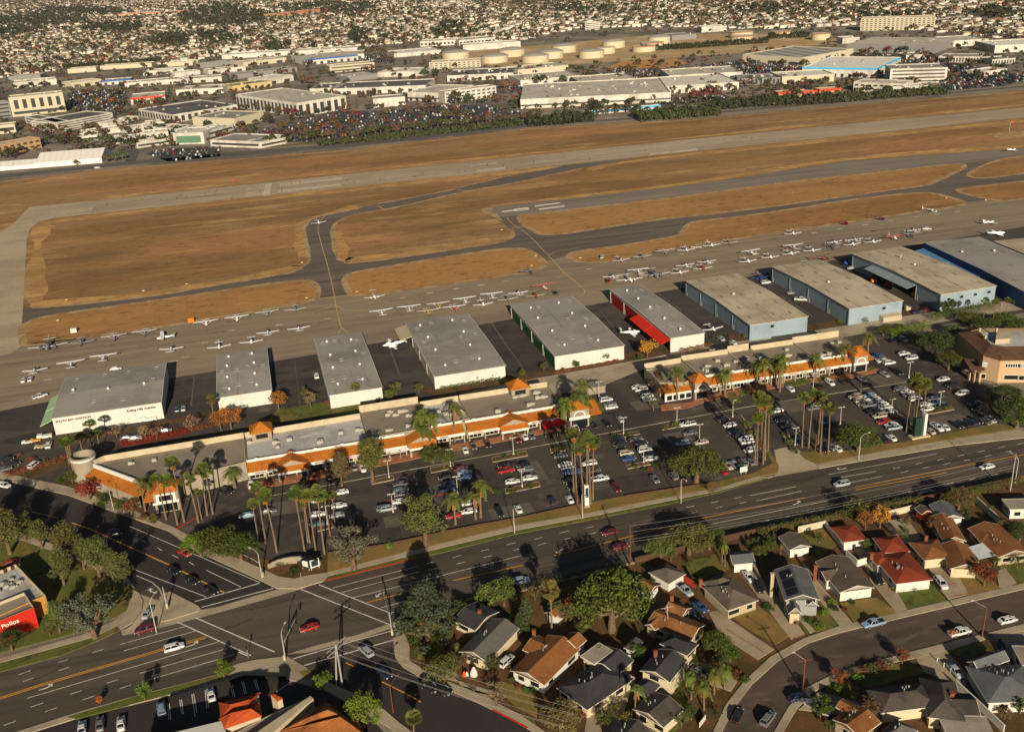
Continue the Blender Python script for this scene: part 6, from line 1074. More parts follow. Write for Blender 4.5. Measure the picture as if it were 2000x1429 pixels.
def plane_pattern(kind):
 t=thing('plane_pattern',None,None);sc={'H':1,'L':1,'T':1.25,'J':1.5}[kind];nose=2.3 if kind in 'HL' else 2.9
 st=[(nose+.25,.1,1.15,.12),(nose,.42,1.15,.38),(nose-1.1,.55,1.2,.52),(.9,.6,1.45,.72),(-.6,.56,1.42,.7),(-2.2,.36,1.35,.42),(-4.6,.12,1.45,.16),(-5.0,.05,1.5,.1)]
 if kind in 'TJ':st=[(nose+1.2,.08,1.2,.1),(nose+.5,.4,1.25,.38),(nose-.9,.62,1.35,.6),(.9,.68,1.5,.75),(-1.6,.62,1.5,.7),(-3.2,.4,1.5,.45),(-5.2,.12,1.65,.18),(-5.6,.05,1.7,.1)]
 b=MB();b.loft([[Vector((x,math.cos(k*math.pi/5)*hw,zc+math.sin(k*math.pi/5)*hh))for k in range(10)]for x,hw,zc,hh in st]);b.build('fuselage',m_fus,t,smooth=True,fix=True)
 for s_ in(-1,1):
  b=MB()
  if kind=='H':airfoil(b,0 if s_>0 else 0,s_*2.9,1.62,1.62,2.22,2.28,.95,.95);airfoil(b,s_*2.9,s_*5.5,1.62,1.1,2.28,2.36,.95,.75)
  else:airfoil(b,s_*.2,s_*(5.0 if kind=='L' else 6.0),1.65,1.05,.82,1.25,.9,.6)
  b.build('wing',m_wing,t,fix=True)
  b=MB();zt=1.5 if kind in 'HL' else 1.75
  if kind=='J':zt=3.3
  airfoil(b,0,s_*1.75*(1 if kind in 'HL' else 1.2),.95,.65,zt,zt,-4.1 if kind in 'HL' else-4.7,-4.3 if kind in 'HL' else-5.0);b.build('tailplane',m_wing,t,fix=True)
  if kind=='H':b=MB();b.tube([(.5,s_*.5,.85),(.35,s_*2.5,2.2)],.05,5);b.build('wing_strut',m_wing,t)
  b=MB();b.tube([(-.2,s_*1.15,.22),(-.2,s_*1.3,.22)],.22,10);w=b.build('wheel',m_tyre,t);b=MB();b.tube([(-.2,s_*.45,.9),(-.2,s_*1.15,.25)],.05,5);b.build('gear_leg',m_metal,w)
  if kind in 'TJ':
   y=s_*2.1;b=MB();b.loft([[Vector((x,y+math.cos(k*math.pi/4)*r,1.15+math.sin(k*math.pi/4)*r))for k in range(8)]for x,r in((2.1,.15),(1.9,.4),(1.0,.48),(-.6,.35),(-1.3,.08))]);n_=b.build('engine_nacelle',m_fus,t,smooth=True,fix=True)
   b=MB();b.box((2.12,y-.08,0),Vector((1,0,0)),Vector((0,1,0)),.06,.16,.2,2.1);b.build('propeller',m_bedl,n_)
 b=MB();x=-3.9 if kind in 'HL' else-4.4;z=1.5 if kind in 'HL' else 1.7;hh=1.35 if kind in 'HL' else 1.7
 b.loft([[Vector((x+.3,-.05,z)),Vector((x+.3,.05,z)),Vector((x-1.1,.04,z)),Vector((x-1.1,-.04,z))],[Vector((x-.7,-.03,z+hh)),Vector((x-.7,.03,z+hh)),Vector((x-1.35,.03,z+hh)),Vector((x-1.35,-.03,z+hh))]]);b.build('fin',m_fus,t,fix=True)
 b=MB();zc=1.62 if kind in 'HL' else 1.75;b.loft([[Vector((x,-hw,zc-.1)),Vector((x,hw,zc-.1)),Vector((x,hw*.6,zc+hh2)),Vector((x,-hw*.6,zc+hh2))]for x,hw,hh2 in((1.35,.5,-.06),(.75,.6,.5),(-.5,.6,.5),(-1.5,.45,.08))]);b.build('cockpit_glass',m_glass,t,fix=True)
 b=MB();b.tube([(nose-.6,-.08,.2),(nose-.6,.08,.2)],.2,10);w=b.build('wheel',m_tyre,t);b=MB();b.tube([(nose-.6,0,.25),(nose-.6,0,1)],.05,5);b.build('gear_leg',m_metal,w)
 if kind in 'HL':b=MB();b.box((nose+.26,-.07,0),Vector((1,0,0)),Vector((0,1,0)),.05,.14,.25,2.05);b.build('propeller',m_bedl,t)
 return t
PLP={k:plane_pattern(k)for k in 'HLTJ'}
PLN=dict(H='high-wing',L='low-wing',T='twin-engined',J='T-tailed twin-engined')
PC=dict(W=((.8,.79,.76),(.82,.81,.78),'white'),R=((.42,.03,.02),(.72,.7,.66),'red and white'),Y=((.62,.38,.03),(.72,.68,.58),'yellow'),T=((.42,.26,.1),(.6,.5,.36),'tan'),G=((.2,.2,.2),(.3,.3,.3),'grey'),D=((.06,.06,.065),(.24,.24,.24),'dark grey'),B=((.02,.05,.26),(.02,.06,.3),'blue'),P=((.5,.4,.46),(.62,.54,.58),'pinkish'),E=((.2,.19,.18),(.55,.53,.5),'grey and white'),A=((.7,.69,.66),(.62,.14,.1),'white with red wings'),O=((.3,.05,.02),(.5,.4,.25),'rust and cream'))
TOV=HEAD-math.pi/2;AWY=HEAD+math.pi/2
def planes(where,nose,*rows):
 for r in rows:
  a,w,nm=PC[r[3]];p=P(r[0],r[1],1.2);h=(r[4]if len(r)>4 else nose)+rnd.uniform(-.09,.09)
  s=r[5]if len(r)>5 else 1
  fc=a if nm!='white' else rnd.choice((a,a,(.05,.07,.16),(.3,.03,.025),(.2,.2,.2),(.1,.14,.1),(.32,.26,.12)))
  o=dup(PLP[r[2]],(p.x,p.y,0),h,(s,s,s),f'{nm} {PLN[r[2]]} light plane {where}','airplane','light aircraft on the apron',{'fuselage':a,'fin':fc,'engine_nacelle':a,'wing':w,'tailplane':w,'wing_strut':w});o.name='light_aircraft'
planes('in the row against the west grass strip',TOV,(94,676,'T','E',TOV,1.35),(158,668,'L','G',TOV,1.15),(223,659,'H','E'),(283,650,'H','E'),(403,631,'H','W'),(463,622,'H','W'),(522,612,'H','E'),(577,603,'L','E'));planes('turned sideways on the west apron',HEAD+math.pi,(318,659,'H','W'))
planes('nose away on the west tie-downs',AWY,(335,680,'L','W'),(428,676,'L','W',TOV),(491,666,'L','W',TOV),(523,648,'L','W'),(583,640,'L','W'));planes('in the nearest west row above the lettered hangar',AWY,(68,722,'L','W'),(139,711,'H','W'),(203,698,'H','W'))
planes('by itself at the tip of the second grass strip',TOV,(731,578,'J','W',TOV,.85));planes('by itself at the east tip of the second strip',TOV,(1036,531,'H','D'))
planes('in the row above the beige and green hangars',AWY,(745,610,'H','W'),(799,602,'H','W'),(836,609,'H','T',TOV,.95),(856,596,'H','Y'),(887,602,'H','R',TOV),(907,586,'H','W'),(943,593,'L','W',TOV),(960,577,'H','W'),(991,583,'L','E',TOV),(1012,571,'L','W'),(1045,576,'L','O',TOV),(1061,560,'H','A'))
planes('parked between the blank and the beige hangar',HEAD+math.pi+.1,(767,672,'T','W',HEAD+math.pi+.1,1.05));planes('beside the raised red doors',HEAD-.1,(1234,648,'J','W',HEAD-.1,.9))
planes('along the third grass strip',TOV,(1212,507,'L','P'),(1254,500,'L','E'),(1298,492,'H','E'),(1340,487,'L','W'),(1389,478,'L','W'),(1423,473,'L','E'),(1548,455,'L','W'))
planes('in the cluster above the red door hangar',TOV,(1196,539,'L','W',AWY),(1229,545,'T','W',TOV,1.1),(1246,530,'H','W',AWY),(1278,536,'T','E',TOV,1.3));planes('in the middle rows above the shut blue grey hangar',TOV,(1338,517,'L','W',AWY),(1327,531,'L','W'),(1380,510,'L','W',AWY),(1372,523,'L','R'),(1466,493,'H','W',AWY),(1460,509,'L','W'),(1504,501,'L','W'))
planes('in the east rows above the lean-to hangar',TOV,(1544,494,'L','W'),(1549,482,'H','W',AWY),(1586,488,'L','W'),(1628,472,'L','W',AWY),(1624,483,'L','D'),(1668,467,'L','W',AWY),(1664,476,'L','W'),(1704,471,'L','W'),(1746,464,'H','A'),(1779,460,'H','D'),(1782,449,'L','W',AWY))
planes('in the shadow of the lean-to hangar',TOV,(1484,541,'L','B'));planes('apart near the deep blue hangar',AWY,(1934,433,'L','W',HEAD+.1),(1948,455,'T','W',HEAD-.2));planes('taxiing on the curved taxiway',TOV,(622,434,'L','W',TOV+.15));planes('rolling on the short runway',HEAD,(1978,292,'L','W',HEAD));planes('between the red door and shut blue grey hangars',TOV,(1391,641,'L','W'));planes('in the shade under the deep blue hangar',HEAD,(1668,514,'L','B'))
def heli(x,y,col,h,label):
 p=P(x,y,1.3);t=thing('helicopter',label,'helicopter',(p.x,p.y,0),h,'small helicopters on the apron');c=mat('heli_'+label.split()[0],col,.4,spec=.4);org=Vector((0,0,0));B=lambda mb,n,m,par,**k:mb.build(n,m,par,org=org,**k)
 b=MB();b.loft([[Vector((x_,math.cos(k*math.pi/5)*r,z+math.sin(k*math.pi/5)*r*1.05))for k in range(10)]for x_,r,z in((2.0,.1,1.0),(1.7,.5,1.1),(.7,.78,1.25),(-.5,.74,1.35),(-1.3,.35,1.6),(-1.8,.18,1.75))]);B(b,'cabin',c,t,smooth=True,fix=True)
 b=MB();b.tube([(-1.4,0,1.7),(-6.2,0,1.95)],[.22,.09],8);tb=B(b,'tail_boom',c,t);b=MB();b.face([Vector((-5.6,0,1.5)),Vector((-6.4,0,1.2)),Vector((-6.6,0,2.9)),Vector((-6.1,0,2.9))]);B(b,'tail_fin',c,tb);b=MB();b.box((-6.5,.15,0),Vector((1,0,0)),Vector((0,1,0)),.12,.04,1.2,2.6);B(b,'tail_rotor',m_bedl,tb)
 b=MB();b.tube([(-.3,0,2.0),(-.3,0,2.95)],.1,6);ms=B(b,'rotor_mast',m_bedl,t)
 for k in range(2):a=.9+k*math.pi;d=Vector((math.cos(a),math.sin(a),0));b=MB();b.box(Vector((-.3,0,0))-Vector((-d.y,d.x,0))*.11,d,Vector((-d.y,d.x,0)),4.6,.22,2.92,2.97);B(b,'rotor_blade',m_bedl,ms)
 for s_ in(-1,1):b=MB();b.tube([(1.6,s_*.95,.3),(1.3,s_*.95,.08),(-1.4,s_*.95,.08)],.06,5);sk=B(b,'skid',m_metal,t);b=MB();b.tube([(.7,s_*.95,.08),(.6,s_*.4,.8)],.05,5);b.tube([(-.7,s_*.95,.08),(-.6,s_*.4,.8)],.05,5);B(b,'skid_strut',m_metal,sk)
 b=MB();b.loft([[Vector((x_,-w,z0)),Vector((x_,w,z0)),Vector((x_,w*.9,z1)),Vector((x_,-w*.9,z1))]for x_,w,z0,z1 in((1.86,.4,1.05,1.25),(1.2,.72,1.1,1.85),(.3,.8,1.2,2.0))]);B(b,'canopy_glass',m_glass,t,fix=True)
heli(1651,436,(.25,.02,.015),HEAD-1.0,'red small helicopter at the edge of the grass strip');heli(1722,427,(.12,.03,.09),HEAD-1.0,'plum red and dark blue helicopter in the middle of three');heli(1823,411,(.65,.64,.62),HEAD-1.0,'white nosed helicopter at the east tip of the grass');heli(1611,505,(.16,.03,.015),HEAD-.4,'dark rust helicopter behind the lean-to hangar roof')
for pr in list(CARP.values())+list(PLP.values())+[q for v_ in PROTO.values()for q in v_]:DROP=globals().setdefault('DROPS',[]);DROP.append(pr)
m_farroad=mat('far_road_asphalt',S(92,88,84),.9,[(.05,(.3,1.6),S(78,74,70),.42,.66,6)]);m_farlot=mat('far_lot_asphalt',S(62,60,60),.9,[(.03,(1,1),S(76,73,70),.42,.66,6)])
m_whtb=mat('white_tilt_up_wall',S(196,191,180),.85,[(.06,(1,1),S(170,164,152),.42,.62,8)],wave=(6,.9,HEAD));m_crb=mat('cream_tilt_up_wall',S(180,170,146),.85);m_grb=mat('grey_tilt_up_wall',S(124,122,118),.85);m_tnb=mat('tan_office_wall',S(164,132,94),.85);m_yeb=mat('straw_tilt_up_wall',S(178,158,110),.85)
m_rl=mat('far_light_roof',S(184,176,160),.9,[(.1,(1.5,.3),S(146,136,120),.5,.7,8),(.03,(1,1),S(166,160,148),.42,.66,6),(.25,(1,1),S(140,134,124),.62,.76,6)]);m_rg=mat('far_grey_roof',S(140,136,128),.9,[(.03,(1,1),S(120,116,108),.42,.66,6),(.25,(1,1),S(160,154,144),.62,.76,6)]);m_rd=mat('far_dark_roof',S(84,82,82),.9,[(.04,(1,1),S(104,100,96),.42,.66,6)]);m_rw=mat('far_white_roof',S(208,202,188),.9,[(.05,(1,1),S(196,190,178),.45,.7,6)])
m_rs=mat('striped_skylight_roof',S(170,166,156),.85,wave=(17,.42,HEAD));m_rt2=mat('ribbed_white_roof',S(226,222,210),.85,wave=(9,.8,HEAD));m_bluet=mat('blue_trim_paint',S(40,84,150),.6);m_cyan=mat('cyan_trim_paint',S(60,168,206),.6);m_redt=mat('red_trim_paint',S(206,58,26),.6);m_dk2=mat('glass_and_shade_band',S(58,60,58),.3);m_grn=mat('green_glass',S(84,118,92),.25)
RF=dict(l=m_rl,g=m_rg,d=m_rd,w=m_rw,s=m_rs,r=m_rt2);WL=dict(w=m_whtb,c=m_crb,g=m_grb,t=m_tnb,y=m_yeb)
def big(label,x1,y1,x2,y2,dep,h,wl='w',rf='l',style='',trim=None,units=4,ang=None,cat='building',name='warehouse',group='big buildings beyond the airfield'):
 a,b_=P(x1,y1),P(x2,y2);u,v,F=frame(a,math.atan2((b_-a).y,(b_-a).x));L=(b_-a).length;rr=random.Random(label)
 t=thing(name,label,cat,a,0,group);b=MB();T=.4;pz=h+.9
 for q in([(0,0),(L,0),(L,T),(0,T)],[(0,dep-T),(L,dep-T),(L,dep),(0,dep)],[(0,T),(T,T),(T,dep-T),(0,dep-T)],[(L-T,T),(L,T),(L,dep-T),(L-T,dep-T)]):b.prism([F(*p)for p in q],0,pz)
 w=b.build('wall',WL[wl],t);b=MB();b.box(F(T,T),u,v,L-2*T,dep-2*T,h-.3,h);ro=b.build('roof',RF[rf],t)
 if trim:b=MB();b.box(F(-.1,-.15),u,v,L+.2,.15,pz-2.0,pz+.02);b.box(F(L,-.1),u,v,.15,dep,pz-2.0,pz+.02);b.build('trim_band',trim,t)
 def win(u0,u1,z0,z1,m=m_dk2,side=0):
  b=MB()
  if side==0:b.box(F(u0,-.12),u,v,u1-u0,.12,z0,z1)
  elif side==1:b.box(F(L,u0),u,v,.12,u1-u0,z0,z1)
  else:b.box(F(-.12,u0),u,v,.12,u1-u0,z0,z1)
  b.build('window',m,t)  # on the parking garage these dark strips paint the shade of open decks
 for st in style.split():
  k,n=st[0],int(st[1:]or 1)
  if k=='b':
   for i in range(n):
    z=h*(i+.35)/n;win(L*.04,L*.96,z,z+h/n*.38)
    if dep>14:win(dep*.08,dep*.92,z,z+h/n*.38,side=1);win(dep*.08,dep*.92,z,z+h/n*.38,side=2)
  if k=='w':
   m_=max(4,int(L/6))
   for i in range(n):
    for j in range(m_):z=h*(i+.3)/n;win(L*(j+.22)/m_,L*(j+.78)/m_,z,z+h/n*.42)
  if k=='f':
   for j in range(n):win(L*(j+.2)/n,L*(j+.72)/n,h*.08,h*.86)
   for j in range(max(4,int(n*dep/L))):m_=max(4,int(n*dep/L));win(dep*(j+.2)/m_,dep*(j+.72)/m_,h*.08,h*.86,side=1)
  if k=='d':
   for j in range(n):win(L*(j+.3)/n,L*(j+.7)/n,.2,min(4,h*.6))
  if k=='g':win(L*.1,L*.9,h*.15,h*.8,m_grn)
  if k=='s':
   b=MB();b.box(F(0,-2.5),u,v,L,2.5,3.4,3.9);b.build('canopy',m_rd,t)
 for i in range(units):
  b=MB();a_,c_=rr.uniform(L*.1,L*.9),rr.uniform(dep*.15,dep*.85);s_=rr.uniform(1.5,3.5);b.cbox(F(a_,c_),u,v,s_,s_*.8,h,h+rr.uniform(.9,1.8));b.build('roof_unit',rr.choice((m_whtb,m_grb,m_unit)),ro)
 return t,F,L
BB=[('cream hospital slab with six tall window bays',25,229,130,218,26,21,'c','l','',None,3),('glass fronted hospital wing at the frame edge',-30,236,24,229,20,17,'g','l','b4',None,2),('low hospital annex at the frame edge',-30,265,32,259,18,8,'c','l','b1',None,2),('tan brick clinic with punched windows by the tent',-30,310,82,288,17,8.5,'t','l','w2',None,2),('four-level white parking garage with open decks',113,259,223,238,46,9,'w','d','b4',None,0),('white garage stair wing beside the decks',52,245,112,258,14,9,'w','d','b3',None,0),('white office with green glass bays',341,283,400,281,34,9.5,'w','w','g',None,3),('white office wing behind the green glass bays',402,278,458,262,24,8.5,'w','w','b2',None,3),('low white two-step office by the road',412,286,510,290,34,5,'w','g','b1',None,2),('small white link office beside the low one',510,290,560,280,20,4.5,'w','l','b1',None,2),('large white colonnaded office with tall fins',464,210,583,229,60,13.5,'w','l','f17',None,4),('blank grey hall in front of the colonnaded office',378,246,460,249,44,8,'c','g','',None,4),('ribbed white hall with a long dark roof',273,228,340,240,75,7.5,'w','d','f12',None,5),('red trimmed warehouse with loading doors',257,205,324,199,46,7,'w','l','d5',m_redt,2),('light warehouse behind the ribbed hall',345,187,437,182,40,6,'w','l','d4',None,3),('straw yellow workshop with grey roof',455,179,532,169,32,6,'y','g','d6',None,3),('bright white workshop by the street trees',521,167,574,158,38,7,'w','w','d2',None,2),('long grey shed behind the bright workshop',458,155,581,140,26,5.5,'g','g','',None,2),('white shed row left of the red trimmed one',245,172,350,163,32,5.5,'w','l','d4',None,4),('white shed by the bare trees',336,165,434,159,30,5.5,'w','l','d4',None,3),('cream shed with blue awnings nearby',140,172,200,164,30,6,'c','w','d3',None,3),('long white hall behind the hospital',28,173,112,165,36,7,'w','w','d2',None,2),('sand coloured shed near the dark hedge',133,144,189,140,24,6,'c','l','',None,1),('grey roofed shed at the frame edge behind the hospital',17,158,80,154,28,5.5,'g','l','',None,2),('blue awning repair shed',200,167,256,163,24,5.5,'w','g','d4',m_bluet,1),('white roofed shed in the second row',280,148,360,143,30,5.5,'w','w','d3',None,2),('small pale shed in the second row',408,146,480,138,26,5.5,'w','l','d3',None,2),('flat white shed in the third row',343,151,392,145,22,5,'w','w','',None,2),('long cream hall in the third row',476,131,560,121,34,6,'c','l','d3',None,3),('pale long shed below the first houses',196,137,297,131,24,5.5,'c','l','',None,2),('cream gabled shed below the first houses',325,131,388,127,22,5.5,'c','w','',None,1),('grey hall in the third row',392,134,462,126,26,5.5,'g','l','',None,2),('white long hall at the top of the sheds',434,116,567,108,40,6,'w','w','',None,3),('very long pale hall at the top of the sheds',572,108,700,101,40,6,'w','l','',None,4),('grey roofed depot with blue trim',596,128,700,118,95,7.5,'w','l','d8',m_bluet,4),('cream office with ribbon windows beyond the depot',645,143,732,135,28,8.5,'c','l','b2',None,3),('flat grey office with a car port',681,160,738,153,40,5,'g','l','',None,3),('white stepped office roof',738,151,826,149,46,5.5,'w','w','',None,7),('dark roofed long shop hall with white front',652,186,832,179,60,6.5,'w','d','d9',None,7),('pale hall between colonnade and long shop',606,186,650,184,50,6.5,'w','d','d3',None,2),('plain white cube hall at the big lot',730,211,792,206,24,8.5,'w','g','',None,0),('grey roofed workshop with a canopy',797,197,868,199,62,8.5,'w','l','s d6',None,2),('three-storey white office with window grid',870,202,970,189,17,11,'w','l','w3',None,2),('long cream office with a glass centre',839,136,939,131,28,8.5,'c','l','w3',None,4),('dark roofed hall with many roof machines',874,160,1003,154,62,6.5,'w','d','d9',None,14),('grey hall with white corner pylons',1017,170,1133,160,62,6.5,'w','l','d6',None,10),('brown roofed low hall beside the tanks',1012,146,1110,136,46,5,'c','l','',None,5),('vast grey roofed factory with scattered roof machines',1017,213,1310,199,120,8.5,'w','l','s',None,34),('white hall with navy trim behind the factory',1135,176,1245,168,62,7,'w','l','d5',m_bluet,3),('wide white roofed hall with a shaded front',1252,187,1443,175,80,7,'w','w','d14',None,6),('white hall with two dark doors',1307,162,1450,154,62,7,'w','l','d4',None,6),('small ribbed grey hall',1440,167,1524,164,36,6,'g','g','f10',None,6),('cream hall behind red trees',1527,165,1629,159,44,7,'c','w','d3',None,4),('white logistics hall with a bright blue edge',1566,150,1711,153,105,9.5,'w','r','d10',m_cyan,8),('great hall with a striped skylight roof',1450,122,1569,129,105,9,'c','s','d3',None,0),('grey superstore with a blue entrance sign',1653,102,1825,105,95,9,'g','l','',None,10),('white striped curved office with glass bands',1737,164,1848,161,38,14,'w','g','b4',None,4),('white terraced office close to the runway grass',1666,178,1765,182,26,8,'w','l','w2',None,3),('white wing of the terraced office',1742,184,1811,181,18,6,'w','w','b1',None,2),('small white shop with a grey flat roof',1769,118,1818,115,28,5,'w','g','d4',None,1),('long white arcade with a grey roof',1832,122,1912,123,32,6,'w','g','f14',None,1),('low white arcade east of the long one',1937,127,1982,124,28,5,'w','g','f8',None,1),('white superstore at the frame edge',1942,104,2060,98,62,8,'w','r','',None,4),('white roofed wing of the superstore',1860,92,1930,88,60,7,'w','l','',None,3),('white pavilion in the east car park',1922,150,1966,144,22,4.5,'w','w','',None,0),('long six-storey pale apartment block',1680,61,1825,58,30,18,'c','l','w6',None,3),('white cube office before the apartments',1645,86,1678,84,24,7,'w','l','',None,1),('white long hall before the left tanks',821,92,895,88,40,8,'w','l','w1',None,2),('white hall with a ribbed front',897,90,968,84,42,8.5,'w','g','w1',None,2),('very long white hall behind the tanks',905,100,1017,92,36,8,'w','w','',None,2),('four-storey white office on the skyline of houses',1143,60,1171,58,22,13,'w','l','b4',None,1),('white low hall behind the right tanks',1370,64,1419,61,30,8,'w','w','',None,1),('long grey sheds behind the right tanks',1312,80,1360,76,40,7,'g','g','',None,1),('pale roofed hall far beyond the big trees',228,34,360,27,60,8,'c','w','',m_redt,3),('orange roofed halls at the far tree line',545,35,640,24,60,9,'t','l','',m_redt,2),('flat white yard hall with orange stacks',770,113,862,105,60,5,'w','w','',None,6),('pale roofed hall at the lumber yard',650,118,712,114,70,6,'w','l','d3',None,3)]
for r in BB:big(*r)
for k in range(6):pass
t0,F,L=big('cream hospital slab crown storey',25,229,130,218,.1,.1,'c','l','',None,0)if 0 else(None,None,None)
a,b_=P(25,229),P(130,218);u,v,F=frame(a,math.atan2((b_-a).y,(b_-a).x));L=(b_-a).length;hosp=[o for o in C.objects if o.get('label','').startswith('cream hospital slab')][0]
for j in range(6):b=MB();b.box(F(L*(.08+j*.155),-.15),u,v,L*.075,.15,8.5,18.5);b.build('window',m_dk2,hosp)
b=MB();b.box(F(L*.04,-.15),u,v,L*.92,.15,2.5,5.5);b.build('window',m_dk2,hosp)
k=0
for(x,y,x2,y2,d)in((150,278,205,272,22),(165,268,240,258,18),(215,282,268,278,20),(245,262,300,254,20),(268,290,338,280,14),(270,272,330,266,20),(300,258,345,262,22),(212,250,272,236,16),(280,250,330,246,16)):
 k+=1;big(f'low white roofed clinic pavilion, {ORD[k - 1]} counted along the medical village',x,y,x2,y2,d,4.2,'w','w','b1' if k%2 else '',None,4,name='clinic_pavilion',group='clinic pavilions')
t=thing('marquee','large white gabled marquee by the road beyond the airfield','tent',P(105,322));m_tent=mat('white_tent_fabric',S(212,208,200),.8,wave=(5,.93,HEAD));a,b_=P(100,326),P(200,318);u,v,F=frame(a,math.atan2((b_-a).y,(b_-a).x));L=(b_-a).length
def ridge_tent(F,u0,u1,v0,v1,h,hr):
 b=MB();m_=(v0+v1)/2
 b.loft([[F(x,v0,0),F(x,v0,h),F(x,m_,hr),F(x,v1,h),F(x,v1,0)]for x in(u0,u1)]);return b
ridge_tent(F,-12,L,0,40,4.2,9.5).build('tent_hall',m_tent,t,fix=True);ridge_tent(F,-55,-12.1,0,22,3.2,6).build('tent_annex',m_tent,t,fix=True)
m_tank=mat('tank_paint',S(186,175,148),.8,[(.08,(1,1),S(182,166,128),.45,.7,6)]);m_tankr=mat('tank_roof',S(150,143,134),.85);m_rust=mat('rust_stain_band',S(170,96,52),.9)
TK=[(684,332,67,9,1),(904,355,68,9,1),(1000,320,66,9.5,1),(1134,354,69,9,1),(1219,331,66,9.5,1),(1295,297,63,9.5,1),(1450,328,66,9,1),(1530,303,48,8.5,0),(1575,271,58,9.5,1),(1830,247,58,9.5,1),(1790,275,60,8.5,2),(1745,292,62,7.5,2)]
TW=['beside the cream glass centred office','largest looking in the left pair','behind the left pair','lowest at the middle','behind the lowest middle one','highest at the middle','in front of the plain topped tank','with a plain flat top','with white sheds on both sides','behind the rust ringed tanks','rust ringed, in the middle of three','rust ringed and lowest']
def tank(x,y,rpx,h,top,lab):
 g=P(x,y);r=rpx*.35*(P(x+1,y)-g).length;c=V2(g)+Vector((0,r,0));t=thing('storage_tank',lab,'storage tank',c,0,'storage tanks');R_=lambda q,z:[c+Vector((math.cos(k*math.pi/16)*r*q,math.sin(k*math.pi/16)*r*q,z))for k in range(32)]
 b=MB();b.loft([R_(1,0),R_(1,h)],cap=False);w=b.build('shell',m_tank,t);b=MB();b.loft([R_(1.01,h),R_(1.01,h+.25),R_(.7,h+2.2),R_(.3,h+3.2),R_(.02,h+3.4)]if top==1 else[R_(1,h-.1),R_(.02,h-.05)],cap=False);b.build('roof',m_tankr if top==1 else m_tank,t)
 if top==2:b=MB();b.loft([R_(1.012,h-.8),R_(1.012,h+.05)],cap=False);b.build('rust_band',m_rust,w)
 b=MB();b.tube([c+Vector((r*math.cos(-1+i*.12)*1.03,r*math.sin(-1+i*.12)*1.03,h*i/8))for i in range(9)],.25,4);b.build('stair',m_metal,w)
for(x,y,r,h,tp),w in zip(TK,TW):tank(650+x*.35,y*.35,r,h,tp,'round storage tank '+w)
for x,y,r,w in((1453,75,62,'stacked looking at the right end of the row'),(1453,84,60,'in front of the right end one'),(1532,75,56,'rust topped beyond the striped hall'),(1608,79,52,'faint and flat near the apartments')):tank(x,y,r,9,2,'round storage tank '+w)
line_obj('far_road',[[(-300,378),(0,345),(245,319),(480,299),(700,282),(1028,245),(1060,243)]],17,m_farroad,LZ(3));line_obj('far_road_median',[[(-300,372),(0,340),(245,314.5),(480,295),(700,278),(1028,242)]],1.2,m_lawn,LZ(4));line_obj('far_road_verge',[[(-300,366),(0,334.5),(150,320)],[(520,287),(700,272),(1028,236)]],7,m_lawn,LZ(4));line_obj('far_road',[[(250,322),(262,300),(250,285)],[(520,145),(600,160),(665,172)],[(345,232),(300,225),(200,215)],[(1028,245),(1350,224),(1650,198),(2000,169),(2300,140)]],9,m_farroad,LZ(4));line_obj('far_track',[[(-300,388),(0,355),(245,329),(700,292),(1028,253),(1350,235),(1650,208),(2000,179)]],3,m_shoulder,LZ(4))
LOTS=[[(480,262),(585,240),(655,216),(728,218),(800,212),(870,205),(960,208),(1015,218),(1030,236),(800,262),(690,273),(600,278),(520,276)],[(1290,150),(1330,135),(1450,118),(1570,133),(1562,150),(1445,150),(1380,148)],[(1815,180),(1850,160),(1960,152),(1985,160),(1960,168)],[(285,300),(330,290),(432,288),(430,305),(330,316)],[(1010,178),(960,172),(1040,166),(1100,180),(1020,192)],[(1160,148),(1200,136),(1300,136),(1290,146),(1180,160)],[(125,215),(140,180),(240,172),(250,200),(230,225)],[(1650,120),(1640,108),(1790,108),(1900,130),(2000,150),(2000,160),(1860,140),(1720,124)],[(1250,196),(1330,190),(1420,186),(1410,196),(1310,206)],[(1850,130),(1960,140),(2010,150),(2010,160),(1870,158)],[(690,112),(760,108),(770,120),(700,124)]]
m_fieldyard=mat('tan_yard_earth',S(164,138,98),1,[(.03,(1,1),S(186,164,124),.45,.65,6)])
TANKYARD=[(880,120),(900,100),(1060,88),(1300,66),(1620,66),(1640,84),(1500,100),(1330,112),(1150,124),(980,132)];sheet('tank_yard',TANKYARD,m_fieldyard,LZ(2));sheet('vacant_field',[(1185,132),(1220,118),(1320,114),(1345,124),(1300,134)],mat('vacant_field_grass',S(176,130,76),1),LZ(3))
for l in LOTS:sheet('far_car_park',l,m_farlot,LZ(3))
def inside(p,poly):
 c=False;n=len(poly)
 for i in range(n):
  (x1,y1),(x2,y2)=poly[i],poly[i-1]
  if(y1>p[1])!=(y2>p[1])and p[0]<(x2-x1)*(p[1]-y1)/(y2-y1)+x1:c=not c
 return c
m_farcar=[mat('far_car_'+n_,c,.4,spec=.5)for n_,c in(('white',(.5,.49,.47)),('black',(.02,.02,.022)),('silver',(.3,.3,.3)),('red',(.16,.015,.012)),('blue',(.03,.05,.1)),('grey',(.1,.1,.1)))]
HF=math.radians(9);uf=Vector((math.cos(HF),math.sin(HF),0));vf=Vector((-uf.y,uf.x,0));rs=random.Random(21);FC=[]
